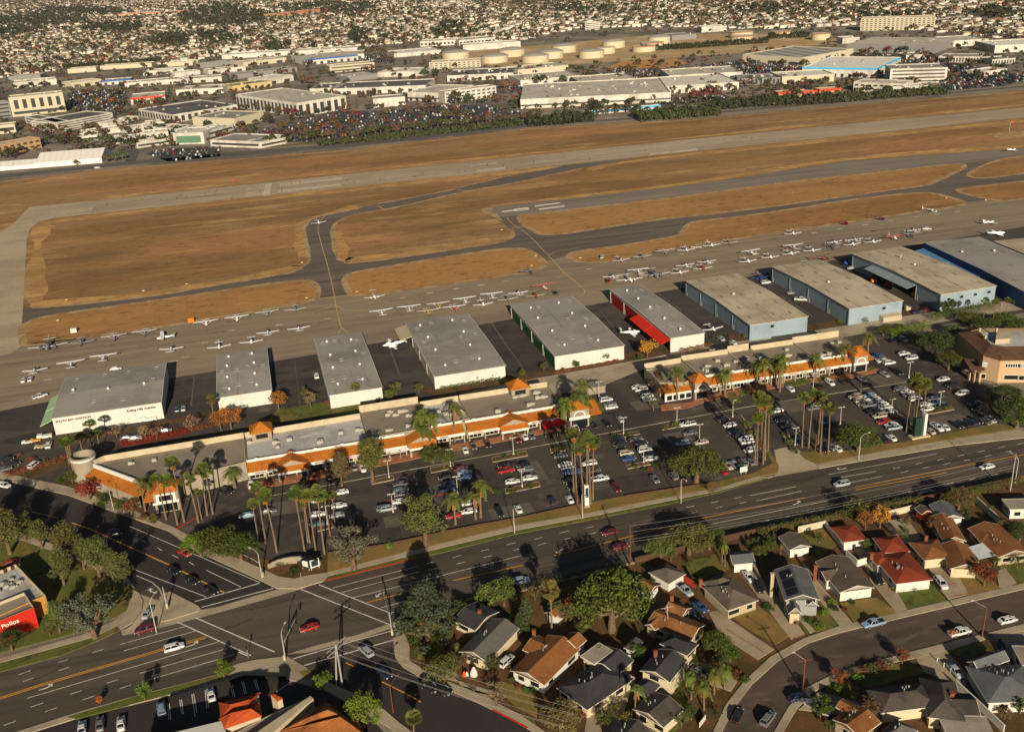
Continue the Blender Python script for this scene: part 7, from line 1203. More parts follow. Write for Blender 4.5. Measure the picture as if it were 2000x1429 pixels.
for li,l in enumerate(LOTS):
 w=[P(*p)for p in l];wp=[(p.x,p.y)for p in w];cs=[(Vector(p).dot(uf.xy),Vector(p).dot(vf.xy))for p in wp]
 a0,a1=min(c[0]for c in cs),max(c[0]for c in cs);b0,b1=min(c[1]for c in cs),max(c[1]for c in cs);dense=.9 if li in(1,5)else .55;bb=b0+4;row=0
 while bb<b1:
  aa=a0
  while aa<a1:
   if rs.random()<dense:
    q=uf*aa+vf*bb
    if inside((q.x,q.y),wp):FC.append((li,q+Vector((rs.uniform(-.3,.3),rs.uniform(-.4,.4),0)),rs.choice((0,0,1,1,1,2,5,5,5,1,3,4))))
   aa+=2.9
  row+=1;bb+=5.6 if row%2 else(6.5 if li in(1,5)else 10)
car_mb=MB();car_mb.loft([[vf*y*s_+uf*x*.92+UP*z for x in(-.9,.9)]+[vf*y*s_+uf*x*.78+UP*z2 for x in(.9,-.9)]for y,s_,z,z2 in((-2.3,1,.3,.8),(-1.4,1,.3,1.0),(-.9,1,.3,1.42),(.8,1,.3,1.42),(1.5,1,.3,.95),(2.3,1,.3,.7))])
near=sorted((c for c in FC if c[0]==3),key=lambda c:c[1].y)[:40];nid={id(c)for c in near}
b=MB()
for c in FC:
 if id(c)in nid:continue
 k=len(b.v);b.v+=[(p[0]+c[1].x,p[1]+c[1].y,p[2])for p in car_mb.v];b.f+=[tuple(i+k for i in f)for f in car_mb.f];b.m+=[c[2]]*len(car_mb.f)
o=b.build('distant_parked_cars',m_farcar,org=P(760,240));tag(o,'mass of cars filling the car parks beyond the airfield','parked cars',kind='stuff')
fk=MB();fk.v,fk.f,fk.m=list(car_mb.v),list(car_mb.f),list(car_mb.m);fcar=fk.build('parked_car',m_paint)
for i,c in enumerate(near):
 o=fcar.copy();C.objects.link(o);o.location=c[1];k='WKSRBG'[c[2]];o.color=(*CC[k],1);tag(o,f'{CN[k]} car in the small car park beside the marquee and green glass office','car','cars in the small far car park')
bpy.data.objects.remove(fcar,do_unlink=True)
rs=np.random.RandomState(77)
def far_tree_mesh(seed,n=60,sz=1.5):
 r_=np.random.RandomState(seed);d=r_.normal(0,1,(n,3));d/=np.linalg.norm(d,axis=1)[:,None];d[:,2]=np.abs(d[:,2])*1.1-.35;c=d*np.array((3,3,2.6))*r_.uniform(.6,1.05,(n,1))+(0,0,3.9);V,Fq=leaves(r_,c,d,sz,.8,.45);return V,Fq
FT=[]
for s_ in range(5):
 t=thing('far_tree_pattern',None,None);V,Fq=far_tree_mesh(s_,110,1.15);part_from(np_mesh('crown',V,Fq),'crown',m_leaf,t);b=MB();b.tube([(0,0,-.1),(0,0,3)],[.3,.2],5);b.build('trunk',m_bark,t);FT.append(t);DROPS.append(t)
FGR=(.042,.05,.018);FDK=(.03,.036,.014);TC=[(FGR,'dark green'),((.065,.064,.028),'olive'),((.12,.03,.022),'crimson'),((.10,.045,.024),'rust red'),((.18,.085,.03),'orange'),((.09,.06,.035),'brown')]
def ftree(x,y,H,ci,where,wid=1.0):
 c,cn=TC[ci];p=P(x,y);s_=H/6.8;o=dup(FT[rnd.randrange(5)],p,rnd.uniform(0,6.28),(s_*wid,s_*wid,s_),f'{cn} tree {where}','tree','trees beyond the airfield',{'crown':[k*rnd.uniform(.8,1.25)for k in c]});o.name='tree' if ci<2 else 'autumn_tree'
w_='among the cars of the large far car park'
for i in range(92):
 for _ in range(40):
  x,y=rnd.uniform(500,1020),rnd.uniform(212,272)
  if inside((x,y),LOTS[0]):break
 ftree(x,y,rnd.uniform(5,8),rnd.choice((3,3,5,2,5,5,1)),w_,1.3)
for i in range(46):
 x=520+i*11.2+rnd.uniform(-3,3);ftree(x,289-(x-520)*.093-5+rnd.uniform(-3,1),rnd.uniform(6,11),rnd.choice((0,0,0,1,5)),'in the line along the road beyond the airfield',1.1)
for x,y,H,c in((200,285,12,0),(213,287,13,0),(255,292,13,0),(262,288,10,0),(168,288,9,1),(180,283,8,1),(120,322,6,1),(150,324,6,1),(165,318,7,1),(210,318,9,1),(225,316,9,1),(240,312,8,1),(60,262,12,5),(80,264,12,5),(98,262,13,1),(115,268,10,1),(30,330,5,1),(890,205,17,0),(915,203,13,0),(398,242,8,4),(460,230,12,3),(505,216,12,5),(525,222,11,1),(545,224,10,3),(560,228,11,2),(575,230,12,2),(612,218,9,3),(632,216,10,4),(648,212,10,2),(655,212,9,4),(600,226,8,5),(672,275,7,4),(1110,232,10,4),(1105,226,8,0),(1180,214,12,0),(1355,200,14,2),(1380,199,15,2),(1398,199,14,2),(285,200,10,4),(300,205,9,4),(220,205,10,4),(195,205,9,4),(215,190,9,5),(250,215,8,5),(340,200,9,4),(460,160,11,5),(440,155,11,5),(595,165,11,5),(560,172,10,1),(580,118,13,0),(592,118,12,0),(720,112,16,1),(735,108,16,1),(750,112,15,1),(705,105,14,0),(830,155,15,0),(850,150,12,0),(985,172,10,4),(1000,172,10,4),(1050,168,14,0),(1062,166,13,0),(1100,165,12,0),(1440,158,6,0),(1560,172,9,2),(1575,173,9,2),(1590,170,9,1),(1500,176,9,0),(1525,175,8,0),(1690,108,9,2),(1735,104,10,2),(1770,104,11,0),(640,190,8,0),(655,188,7,4),(470,250,7,5),(480,256,6,5),(155,160,8,3),(310,150,8,5),(330,148,8,5),(270,176,10,5),(360,168,10,5),(385,178,8,1)):ftree(x,y,H,c,'between the buildings beyond the airfield')
for i in range(42):
 x=1030+i*19.5;y=243-(x-1030)*.0765-rnd.uniform(1,9);ftree(x,y,rnd.uniform(6,11),rnd.choice((0,0,0,0,1)),'in the green belt at the far edge of the field',1.3)
for i in range(16):ftree(1380+i*10.5+rnd.uniform(-3,3),205-i*.55,rnd.uniform(5,8),rnd.choice((0,1,4)),'around the orange roofed row at the field edge')
for i,(x,y,w)in enumerate(((1520,190,34),(1556,188,40),(1600,184,42),(1485,206,40),(1530,203,50),(1590,200,45))):big(f'low orange tiled garden pavilion, {ORD[i]} of the row by the field edge',x,y,x+w,y-w*.07,14,3.6,'t','l','',m_redt,0,name='garden_pavilion',group='garden pavilions')
big('blue canopied stall row by the field edge trees',1140,226,1290,212,5,2.6,'w','l','',m_cyan,0,name='stall_row',group='garden pavilions')
BND=[(-400,190),(0,150),(130,132),(330,122),(440,104),(560,98),(700,92),(760,84),(820,76),(905,76),(1000,78),(1140,52),(1300,50),(1500,54),(1640,48),(1700,50),(1850,60),(1960,72),(2000,80),(2400,80)]
def bnd(x):
 for(x1,y1),(x2,y2)in zip(BND,BND[1:]):
  if x1<=x<x2:return y1+(y2-y1)*(x-x1)/(x2-x1)
 return 0
m_fw=[mat('town_wall_'+str(i),c,.9)for i,c in enumerate((S(210,202,186),S(194,178,154),S(174,166,156)))];m_fr=[mat('town_roof_'+str(i),c,.95)for i,c in enumerate((S(164,154,138),S(126,116,102),S(186,172,148),S(150,114,86),S(168,100,66),S(210,200,184),S(106,98,90)))]
def house_block(cx,cy,a,hw,hd,h,rise):
 ca,sa=math.cos(a),math.sin(a);o=.5;V=[]
 for x,y,z in[(-hw,-hd,0),(hw,-hd,0),(hw,hd,0),(-hw,hd,0),(-hw,-hd,h),(hw,-hd,h),(hw,hd,h),(-hw,hd,h),(-hw-o,-hd-o,h),(hw+o,-hd-o,h),(hw+o,hd+o,h),(-hw-o,hd+o,h),(-hw*.55,-.1,h+rise),(hw*.55,-.1,h+rise),(hw*.55,.1,h+rise),(-hw*.55,.1,h+rise)]:V.append((cx+x*ca-y*sa,cy+x*sa+y*ca,z))
 return V
HQ=[(0,1,5,4),(1,2,6,5),(2,3,7,6),(3,0,4,7),(8,9,13,12),(9,10,14,13),(10,11,15,14),(11,8,12,15),(12,13,14,15)]
from mathutils import noise as mnoise
HS=[];TS=[];rr=random.Random(31);TA=math.radians(4);tu=Vector((math.cos(TA),math.sin(TA)));tv=Vector((-tu.y,tu.x))
PARKS=[(60,40,110,12),(430,30,90,20),(230,52,60,12),(640,15,90,12),(330,78,50,10),(30,60,60,8),(420,72,40,12),(540,95,30,10),(700,70,20,12),(880,60,30,14),(1780,30,30,8),(1720,36,40,8),(160,22,100,6),(1480,18,60,6),(1950,26,60,8),(1120,18,60,6)]
brow=0;vv=900.0
while vv<7000:
 brow+=1;far=vv>3200;stepu=15 if not far else 24
 uu=-4200.0
 while uu<1900:
  uu+=stepu*rr.uniform(.85,1.15)
  q=tu*uu+tv*vv
  if q.y<800:continue
  px,py=proj((q.x,q.y,3))
  if not(-60<px<2060)or py<-14 or py>bnd(px):continue
  nz=mnoise.noise(Vector((q.x*.004,q.y*.004,0)));nq=1+1.4*mnoise.noise(Vector((q.x*.009,q.y*.009,5)))+.8*mnoise.noise(Vector((q.x*.03,q.y*.03,9)));park=any(((px-a)/c)**2+((py-b_)/d)**2<nq*.8 for a,b_,c,d in PARKS)
  if(not park or rr.random()<.25)and rr.random()<(.92 if nz<.2 else .6):
   sc_=1 if not far else 1.35;HS.append((py,q.x,q.y+rr.uniform(-2,2),TA+rr.choice((0,0,math.pi/2))+rr.uniform(-.1,.1),rr.uniform(5,8.5)*sc_,rr.uniform(4,6.2)*sc_,rr.choice((2.8,2.8,3,5.2)),rr.uniform(1.2,2.2),rr.choice((0,0,0,1,2)),rr.choice((0,0,0,1,1,1,2,2,2,3,3,5,5,6,6,4)if rr.random()<.7 else(0,1,2,6))))
  n_=3 if not far else(3 if park else 2)
  for _ in range(n_):
   if park or rr.random()<(.62+.7*nz):TS.append((py if not park else-abs(py)-1,q.x+rr.uniform(-9,9),q.y+rr.uniform(-16,16),rr.choice((4,5,5,6,7,8,11))*rr.uniform(.85,1.15)*(1.25 if park else 1)*(1.2 if far else 1)))
 vv+=(24 if brow%2 else 34)*(1 if not far else 1.35)
HS.sort(reverse=True);TS.sort(reverse=True)
HPR=[]
for k in range(6):
 b=MB();V=house_block(0,0,0,5.2+k*.6,4.2+(k%3)*.7,2.9,1.5+.15*k);b.v=V
 for q,mi in zip(HQ,(0,0,0,0,1,1,1,1,1)):b.f.append(q);b.m.append(mi)
 if k%2:
  V2_=house_block(3.5,-4.0,math.pi/2,3.6,2.8,2.8,1.2);n0=len(b.v);b.v+=V2_
  for q,mi in zip(HQ,(0,0,0,0,1,1,1,1,1)):b.f.append(tuple(i+n0 for i in q));b.m.append(mi)
 o=b.build('house',[m_fw[k%3],mat('town_roof_tinted',(.3,.28,.25),.95,obj=True)]);HPR.append(o)
RC=[(S(150,140,126),'grey brown'),(S(114,104,92),'dark brown'),(S(170,156,134),'sand coloured'),(S(138,104,78),'brown'),(S(156,92,60),'orange tiled'),(S(196,186,170),'pale'),(S(96,89,82),'charcoal')]
NI=268
for r in HS[:NI]:
 o=HPR[rr.randrange(6)].copy();C.objects.link(o);o.location=(r[1],r[2],0);o.rotation_euler=(0,0,r[3]+rr.choice((0,math.pi)));c,n_=RC[r[9]];o.color=(*[k*rr.uniform(.85,1.2)for k in c],1);x=proj((r[1],r[2],0))[0]
 tag(o,f'{n_} roofed small house among the nearest rows {"behind the sheds" if x < 700 else "behind the storage tanks" if x < 1640 else "around the apartment block"} of the town','house','houses of the near town rows')
for o in HPR:bpy.data.objects.remove(o,do_unlink=True)
V,Fq,Mi=[],[],[]
for i,r in enumerate(HS[NI:]):V+=house_block(r[1],r[2],r[3],r[4],r[5],r[6],r[7]);Fq+=[tuple(j+i*16 for j in q)for q in HQ];Mi+=[r[8]]*4+[3+r[9]]*5
me=np_mesh('distant_houses',V,Fq)
for m in m_fw+m_fr:me.materials.append(m)
me.polygons.foreach_set('material_index',np.array(Mi,np.int32));o=bpy.data.objects.new('distant_houses',me);C.objects.link(o);tag(o,'mass of small houses of the town reaching to the top of the picture','houses',kind='stuff')
NT=40
for r in TS[:NT]:
 s_=r[3]/6.8;c,n_=TC[rr.choice((0,0,1,5))];o=dup(FT[rr.randrange(5)],(r[1],r[2],0),rr.uniform(0,6),s_,f'{n_} tree among the nearest house rows of the town','tree','trees beyond the airfield',{'crown':[k*rr.uniform(.8,1.2)for k in c]});o.name='tree'
base=[far_tree_mesh(90+k,17,2.6)for k in range(6)];basel=[far_tree_mesh(190+k,9,3.6)for k in range(6)]
VV,FF,MM,n0=[],[],[],0
m_ft=[mat('town_tree_'+str(i),c,.9)for i,c in enumerate(((.04,.042,.018),(.055,.052,.024),(.028,.031,.015),(.09,.06,.03),(.1,.04,.022)))]
for r in TS[NT:]:
 vb,fb=(base if r[0]>40 else basel)[rr.randrange(6)];s_=r[3]/6.6;a=rr.uniform(0,6.28);ca,sa=math.cos(a)*s_,math.sin(a)*s_
 v_=np.stack([vb[:,0]*ca-vb[:,1]*sa+r[1],vb[:,0]*sa+vb[:,1]*ca+r[2],vb[:,2]*s_],1);VV.append(v_);FF.append(fb+n0);n0+=len(vb);MM.append(np.full(len(fb),rr.choice((0,0,0,1,1,2,2,2,3,3,4)if r[0]>0 else(0,2,2,2)),np.int32))
for i in range(7500):
 x,y=rr.uniform(-20,2020),rr.uniform(50,330);yb=330-x*.082
 if y>yb-14 or y<bnd(x)-4 or inside((x,y),LOTS[0])or inside((x,y),TANKYARD)or(mnoise.noise(Vector((x*.03,y*.08,2)))<-.05 and rr.random()<.8):continue
 p=P(x,y);vb,fb=base[rr.randrange(6)];s_=rr.uniform(.6,1.5);a=rr.uniform(0,6.28);ca,sa=math.cos(a)*s_,math.sin(a)*s_
 VV.append(np.stack([vb[:,0]*ca-vb[:,1]*sa+p.x,vb[:,0]*sa+vb[:,1]*ca+p.y,vb[:,2]*s_],1));FF.append(fb+n0);n0+=len(vb);MM.append(np.full(len(fb),rr.choice((0,0,1,2,3,3,4)),np.int32))
me=np_mesh('distant_trees',np.concatenate(VV),np.concatenate(FF))
for m in m_ft:me.materials.append(m)
me.polygons.foreach_set('material_index',np.concatenate(MM));o=bpy.data.objects.new('distant_trees',me);C.objects.link(o);tag(o,'mass of street and garden trees all through the far town','trees',kind='stuff')
print('houses',len(HS),'trees',len(TS),'far cars',len(FC))
for lab,pts,w,h,c in(('dense tall green belt of shrubs at the field edge, its widest stretch',[(1240,234),(1300,229),(1400,222)],26,6,FGR),('dark green belt behind the row of garden pavilions',[(1400,213),(1500,206),(1640,199)],16,7,FDK),('round topped hedge line before the white terraced office',[(1640,199),(1720,192),(1800,186),(1850,184)],12,6,FGR),('row of close set conifers before the vast factory',[(1030,247),(1100,243),(1160,236)],9,8,FDK),('green roadside belt before the large car park',[(620,285),(760,272),(1020,244)],9,4.5,FGR),('long dark hedge at the edge of the sheds and houses',[(128,136),(230,130),(310,122)],18,7,FDK),('tree belt behind the tanks and car storage',[(1250,100),(1330,96),(1440,88),(1500,84)],10,6.5,FDK),('tree belt beside the rust ringed tanks',[(1500,76),(1560,74),(1580,73)],10,7,FDK)):hedge(lab,pts,w,h,c,'hedge',1.1,2.4)
m_pole=mat('pale_pole_paint',S(176,171,160),.6);m_wood=mat('brown_pole_wood',S(104,62,40),.9);m_steel=mat('grey_pole_steel',S(146,142,136),.5);m_greens=mat('shade_darkened_sign_green',S(24,50,38),.6);m_bl=mat('black_signal_housing',S(22,22,22),.6);m_wire=mat('wire_cable',S(150,146,140),.5)  # sign green is darkened to stand for the shade on the pylon face
def lot_lamp(x,y,where,h=6.2,two=True):
 p=P(x,y);t=thing('lamp_post','white twin-head car park lamp '+where,'lamp post',p,0,'car park lamps');b=MB();b.tube([p,p+UP*.7],.28,8);b.build('base',m_pole,t);b=MB();b.tube([p+UP*.7,p+UP*h],[.12,.08],8);b.build('pole',m_pole,t)
 for s_ in((-1,1)if two else(1,)):b=MB();b.cbox(V2(p)+UH*s_*.75,UH,VH,.9,.4,h-.1,h+.12);l=b.build('lamp_head',m_pole,t);b=MB();b.tube([p+UP*h,V2(p)+UH*s_*.4+UP*h],.05,4);b.build('arm',m_pole,l)
LL=[((1003,888),'on the planter before the middle gable'),((1020,951),'on the planter of the middle double row'),((768,1000),'left of the leaning eucalyptus'),((880,911),'on the island by the green awning'),((760,933),'under the large eucalyptus'),((894,965),'beside the light blue pickup'),((1218,848),'before the left file'),((1257,904),'on the planter before the round tree'),((1170,776),'by the enclosure'),((1268,752),'under the rusty tree corner'),((1322,828),'beside the white pickup'),((1366,862),'left of the round tree top'),((1431,814),'on the small planter by the grass bed'),((1553,869),'on the entrance island'),((1588,760),'behind the second palm row'),((1641,828),'behind the wide tree'),((1681,766),'at the head of the double row'),((1775,738),'at the head of the first file'),((1835,797),'on the far planter'),((1740,812),'at the foot of the double row'),((640,1024),'in the corner palm cluster'),((1122,890),'at the head of the pylon row'),((1390,712),'behind the tower of the second shops')]
for(x,y),w in LL:lot_lamp(x,y,w)
def street_lamp(x,y,h,d,where,m=m_pole,arm=2.6):
 p=P(x,y);t=thing('street_lamp','tall curved-arm street lamp '+where,'street lamp',p,0,'street lamps');d=d.normalized();b=MB();pts=[p,p+UP*(h-1.2),p+UP*(h-.3)+d*arm*.35,p+UP*h+d*arm];b.tube(pts,[.12,.08,.055,.05],8);b.build('pole',m,t);b=MB();e=pts[-1];s_=Vector((-d.y,d.x,0));b.cbox(V2(e)+d*.35,d,s_,.7,.3,e.z-.12,e.z+.08);b.build('lamp_head',m,t)
SE=Vector((.3,-1,0))
for x,y,h,d,w in((1005,1041,9,SE,'at the middle of the lawn strip'),(1138,1013,9.2,SE,'by the pylon palms'),(1677,899,9,Vector((1,.3,0)),'in front of the wide green tree'),(1680,898,.1,SE,'')if 0 else(1330,982,9,SE,'below the round tree'),(222,996,8.5,Vector((-1,-.1,0)),'beside the crimson tree'),(218,1098,8.5,Vector((1,.4,0)),'among the eucalyptus'),(306,1235,10,Vector((.3,1,0)),'at the traffic island'),(768,1391,8,Vector((.5,.8,0)),'orange lit on the side street'),(1982,945,9,Vector((-.4,1,0)),'behind the hedge at the east edge')):street_lamp(x,y,h,d,w,m_wood if 'orange' in w else m_pole)
def signal(x,y,h,d,L,where,lamp=True):
 p=P(x,y);d=d.normalized();t=thing('traffic_signal','mast arm traffic signal '+where,'traffic signal',p,0,'traffic signals');b=MB();b.tube([p,p+UP*h],[.2,.13],8);b.build('pole',m_steel,t);b=MB();e=p+UP*(h*.72)+d*L;b.tube([p+UP*(h*.6),p+UP*(h*.68)+d*L*.4,e],[.12,.1,.07],6);a=b.build('mast_arm',m_steel,t)
 for k in(.62,1.0):q=p+UP*(h*.66)+d*L*k;s_=Vector((-d.y,d.x,0));b=MB();b.cbox(V2(q),d,s_,.4,.35,q.z-.75,q.z+.35);hd_=b.build('signal_head',m_bl,a)
 q=p+UP*(h*.68)+d*L*.35;b=MB();b.cbox(V2(q),d,Vector((-d.y,d.x,0)),2.2,.06,q.z-.5,q.z);b.build('street_name_sign',m_greens,a);b=MB();b.cbox(V2(p)-d*.3,d,Vector((-d.y,d.x,0)),.5,.5,.4,1.9);b.build('control_box',m_tan,t)
 if lamp:b=MB();e=p+UP*(h+1)+d*2.6;b.tube([p+UP*h,p+UP*(h+.8)+d*1,e],[.1,.07,.05],6);b.build('lamp_arm',m_steel,t);b=MB();b.cbox(V2(e)+d*.3,d,Vector((-d.y,d.x,0)),.8,.34,e.z-.1,e.z+.1);b.build('lamp_head',m_pole,t)
signal(558,1289,7.6,P(588,1235)-P(558,1289),8.5,'on the shaded south corner');signal(512,1128,7.6,P(470,1112)-P(512,1128),6,'on the north corner by the round sidewalk');signal(766,1240,6.5,Vector((-.25,1,0)),13,'under the big conifer',False);signal(327,1188,6.6,P(313,1134)-P(325,1190),3,'on the triangular traffic island',False)
for x,y,w in((485,1284,'at the south corner'),(589,1133,'on the rounded north corner'),(776,1240,'by the east corner kerb')):p=P(x,y);t=thing('signal_post','short pedestrian signal post '+w,'signal post',p,0,'pedestrian signals');b=MB();b.tube([p,p+UP*3.1],.07,6);b.build('pole',m_steel,t);b=MB();b.cbox(V2(p),UH,VH,.36,.3,2.5,3.3);b.build('signal_head',m_bl,t)
def utility(x,y,h,m,where,d,arms=2,lamp=None):
 p=P(x,y);t=thing('utility_pole','utility pole '+where,'utility pole',p,0,'utility poles');d=d.normalized();b=MB();b.tube([p,p+UP*h],[.2,.13],8);b.build('pole',m,t)
 for k in range(arms):b=MB();q=p+UP*(h-.5-k*1.6);b.tube([q-d*1.5,q+d*1.5],.08,4);a=b.build('cross_arm',m,t)
 if lamp:b=MB();e=p+UP*h+lamp;b.tube([p+UP*(h-.3),e],.05,5);l=b.build('lamp_arm',m_steel,t);b=MB();b.cbox(V2(e),UH,VH,.7,.3,e.z-.1,e.z+.08);b.build('lamp_head',m_pole,l)
 return t
utility(1918,1243,8.4,m_wood,'rust brown beside the white sedan kerb',UH,0,Vector((-2.6,1.8,.6)));utility(1568,1350,8.8,m_wood,'rust brown inside the street bend',UH,1,Vector((-2.2,1.4,.8)));utility(1231,1106,12,m_wood,'rust brown at the highway beside the olive bush',Vector((.4,1,0)),3);utility(1303,1230,7,m_steel,'thin grey between two roofs',UH,1);utility(1973,958,12,m_steel,'grey at the east edge by the hedge',Vector((.3,1,0)),2)
p=P(668,1338);t=thing('utility_pole','braced double utility pole with a heavy cross arm by the side street','utility pole',p,0,'utility poles');d=(P(700,1250)-P(655,1290));d.z=0;d.normalize()
for dx,nm in((0,'pole'),(-1.3,'brace_post')):b=MB();q=p+Vector((dx,.4,0));b.tube([q,p+UP*11.5+Vector((dx*.1,0,0))],[.24,.16],8);b.build(nm,m_steel,t)
for z in(11.3,10.1):
 b=MB();q=p+UP*z;b.tube([q-d*3.2,q+d*3.2],.12,5);a=b.build('cross_arm',m_steel,t)
 for k in range(5):b=MB();e=q+d*(k-2)*1.4;b.tube([e,e+UP*.5],.07,5);b.build('insulator',m_brown,a)
def wire(pts,label,sag=.8):
 b=MB();q=[]
 for i in range(len(pts)-1):
  for k in range(12):f=k/12;q.append(pts[i].lerp(pts[i+1],f)-UP*sag*4*f*(1-f))
 q.append(pts[-1]);b.tube(q,.022,4);o=b.build('overhead_wire',m_wire,org=q[0]);tag(o,label,'wire','overhead wires along the side street');return o
far_=P(1230,1500);
for k,(off,z)in enumerate(((-2.8,11.7),(-1.2,11.6),(1.2,11.6),(2.8,11.6),(-1.8,10.4),(2.0,10.4))):
 a=p+d*off+UP*z;e=P(1120,1490)+d*off+UP*z;wire([a,e],'thin power line running down the side street from the braced double pole')
for k,(off,z)in enumerate(((-1.4,11.5),(1.4,11.5),(0,8.4),(0,7.6))):
 a=P(1231,1106)+Vector((0,off,z));e=P(1973,958)+Vector((0,off,z));o=wire([a,e],'thin power line over the highway hedge between two poles',1.6)
t=thing('pylon_sign','tall white pylon sign at the foot of the palm row','pylon sign',P(1146,990));p=P(1146,990);b=MB();b.cbox(p,UH,VH,1.3,.8,0,7.4);b.build('pylon',m_trim,t);b=MB();b.cbox(p,UH,VH,1.6,1.0,0,.8);b.build('base',m_stuc,t);b=MB();b.cbox(p+UH*.05,UH,VH,.9,.86,3.4,6.6);b.build('sign_face',m_greens,t)
t=thing('pylon_sign','large green fronted pylon sign with a curved white side by the east lot','pylon sign',P(1800,852));p=P(1800,852);b=MB();b.cbox(p-UH*1.8,UH,VH,2.6,1.0,.6,7);b.build('sign_face',m_greens,t);b=MB();b.cbox(p+UH*.4,UH,VH,.9,1.6,0,8.2);b.build('pylon',m_trim,t);b=MB();b.cbox(p-UH,UH,VH,6.5,2.6,0,.6);b.build('base',m_beige,t)
for x,y,w_,lab in((1452,926,2.4,'white board sign on the lawn left of the entrance'),(1445,920,1.8,'green board sign behind the white board at the entrance')):t=thing('board_sign',lab,'sign',P(x,y));p=P(x,y);b=MB();b.cbox(p,UH,VH,w_,.12,.9,2.6);b.build('board',m_trim if 'white board sign' in lab else m_greens,t);b=MB();b.tube([p-UH*.8,p-UH*.8+UP*.95],.06,5);b.build('leg',m_trim,t);b=MB();b.tube([p+UH*.8,p+UH*.8+UP*.95],.06,5);b.build('leg',m_trim,t)
t=thing('kiosk_sign','green and white angled double board sign on the planted corner','sign',P(607,1112));p=P(607,1112)
for ang,m,o_ in((-.5,m_greens,-1.3),(.5,m_trim,1.3)):
 u_,v_,F_=frame(p+Vector((o_,0,0)),ang);b=MB();b.box(F_(-1.3,0),u_,v_,2.6,.14,.7,3.2);bd=b.build('board',m,t);b=MB();b.box(F_(-.95,-.05),u_,v_,1.9,.06,1.1,2.9);b.build('panel',m_trim if m is m_greens else m_greens,bd)
 for k in(-1.1,1.1):b=MB();b.tube([F_(k,.06),F_(k,.06,.75)],.07,5);b.build('leg',m_trim,t)
b=MB();b.prism([p+Vector((-2.6,-.4,0)),p+Vector((2.6,-.4,0)),p+Vector((0,2.2,0))],3.2,3.3,bottom=True);b.build('sign_roof',m_bl,t)
t=thing('entry_wall','low tan stone entry wall with a rounded top on the planted corner','wall',P(580,1098));c=P(578,1098);pts=[c+Vector((math.cos(a)*9,math.sin(a)*5-5,0))for a in[math.pi*(.2+.06*k)for k in range(11)]];b=MB()
for i in range(10):a_,e_=pts[i],pts[i+1];n_=Vector((-(e_-a_).y,(e_-a_).x,0)).normalized()*.5;b.prism([a_,e_,e_+n_,a_+n_],0,1.3+.8*math.sin(math.pi*(i+.5)/10),bottom=True)
b.build('wall',m_stuc,t);b=MB();b.cbox(c+Vector((0,.1,0)),Vector((1,0,0)),Vector((0,1,0)),5,.3,.8,1.5);b.build('sign_face',m_beige,t)
b=MB();rr=random.Random(8)
t=thing('awning','bright red fabric canopy in front of the end of the first shops','awning',P(1085,845));u_,v_,F_=frame(P(1066,853),MU);m_redf=mat('red_canvas',S(226,22,20),.8);b=MB()
for k in range(2):b.loft([[F_(k*4+4*math.sin(a)*.5+2-0,2.2+s_*2.4,2.3+1.1*math.cos(a))for s_ in(-1,1)]for a in[-1.57+3.14*i/8 for i in range(9)]],cap=False)if 0 else None
for k in range(2):
 R2=[]
 for i in range(9):a=-1.57+3.14*i/8;R2.append([F_(2+4.1*k+2*math.sin(a),-.2,2.4+1.2*math.cos(a)),F_(2+4.1*k+2*math.sin(a),4.6,2.6+1.2*math.cos(a))])
 for i in range(8):b.face([R2[i][0],R2[i+1][0],R2[i+1][1],R2[i][1]])
b.build('canvas',m_redf,t)
for k in(0,4,8):b=MB();b.tube([F_(k,-.2),F_(k,-.2,2.4)],.06,5);b.build('post',m_pole,t)
t=thing('canopy_tent','pale grey terrace tent with two peaks beside the large eucalyptus','tent',P(778,895));u_,v_,F_=frame(P(763,898),MU);b=MB()
for k in range(2):pyramid(b,F_,k*3.4+.1,k*3.4+3.3,0,4.2,2.5,3.7,.05)
b.build('canvas',mat('pale_canvas',S(200,190,186),.9),t)
for k in(0,3.4,6.8):b=MB();b.tube([F_(k,0),F_(k,0,2.5)],.06,5);b.build('post',m_pole,t)
t=thing('awning','round green awning half hidden by bushes below the middle gable','awning',P(816,878));u_,v_,F_=frame(P(809,880),MU);b=MB();b.loft([[F_(0,2.5,3.4),F_(3.6,2.5,3.4)],[F_(0,1.2,3.1),F_(3.6,1.2,3.1)],[F_(0,.3,2.4),F_(3.6,.3,2.4)]],cap=False)if 0 else[b.face(f)for f in([F_(0,1.2,3.1),F_(3.6,1.2,3.1),F_(3.6,2.5,3.4),F_(0,2.5,3.4)],[F_(0,.3,2.4),F_(3.6,.3,2.4),F_(3.6,1.2,3.1),F_(0,1.2,3.1)])];b.build('canvas',m_green,t)
t=thing('shade_sail','grey white triangular shade sail over a house court','shade sail',P(1922,1082));q=[P(1891,1068,3.0),P(1918,1060,3.4),P(1946,1084,2.8),P(1912,1092,2.6)];b=MB();b.loft([q,[k+UP*.05 for k in q]]);b.build('sail',mat('grey_canvas',S(176,178,180),.8),t,fix=True)
for k in q:b=MB();b.tube([V2(k),k],.07,5);b.build('post',m_steel,t)
def wall(label,pts,h,m,th=.22,name='garden_wall',cat='wall',cap=True):
 q=[P(*p_)for p_ in pts];t=thing(name,label,cat,V2(q[0]));b=MB();c=MB()
 for i in range(len(q)-1):
  d_=(q[i+1]-q[i]).normalized();n_=Vector((-d_.y,d_.x,0))*th/2;a_,e_=q[i],q[i+1]-d_*(th*.6 if i<len(q)-2 else 0);b.prism([a_-n_,e_-n_,e_+n_,a_+n_],0,h,bottom=True);n2=n_*1.3;c.prism([a_-n2,e_-n2,e_+n2,a_+n2],h,h+.08,bottom=True)
 b.build('wall_panel',m,t)
 if cap:c.build('coping',m,t)
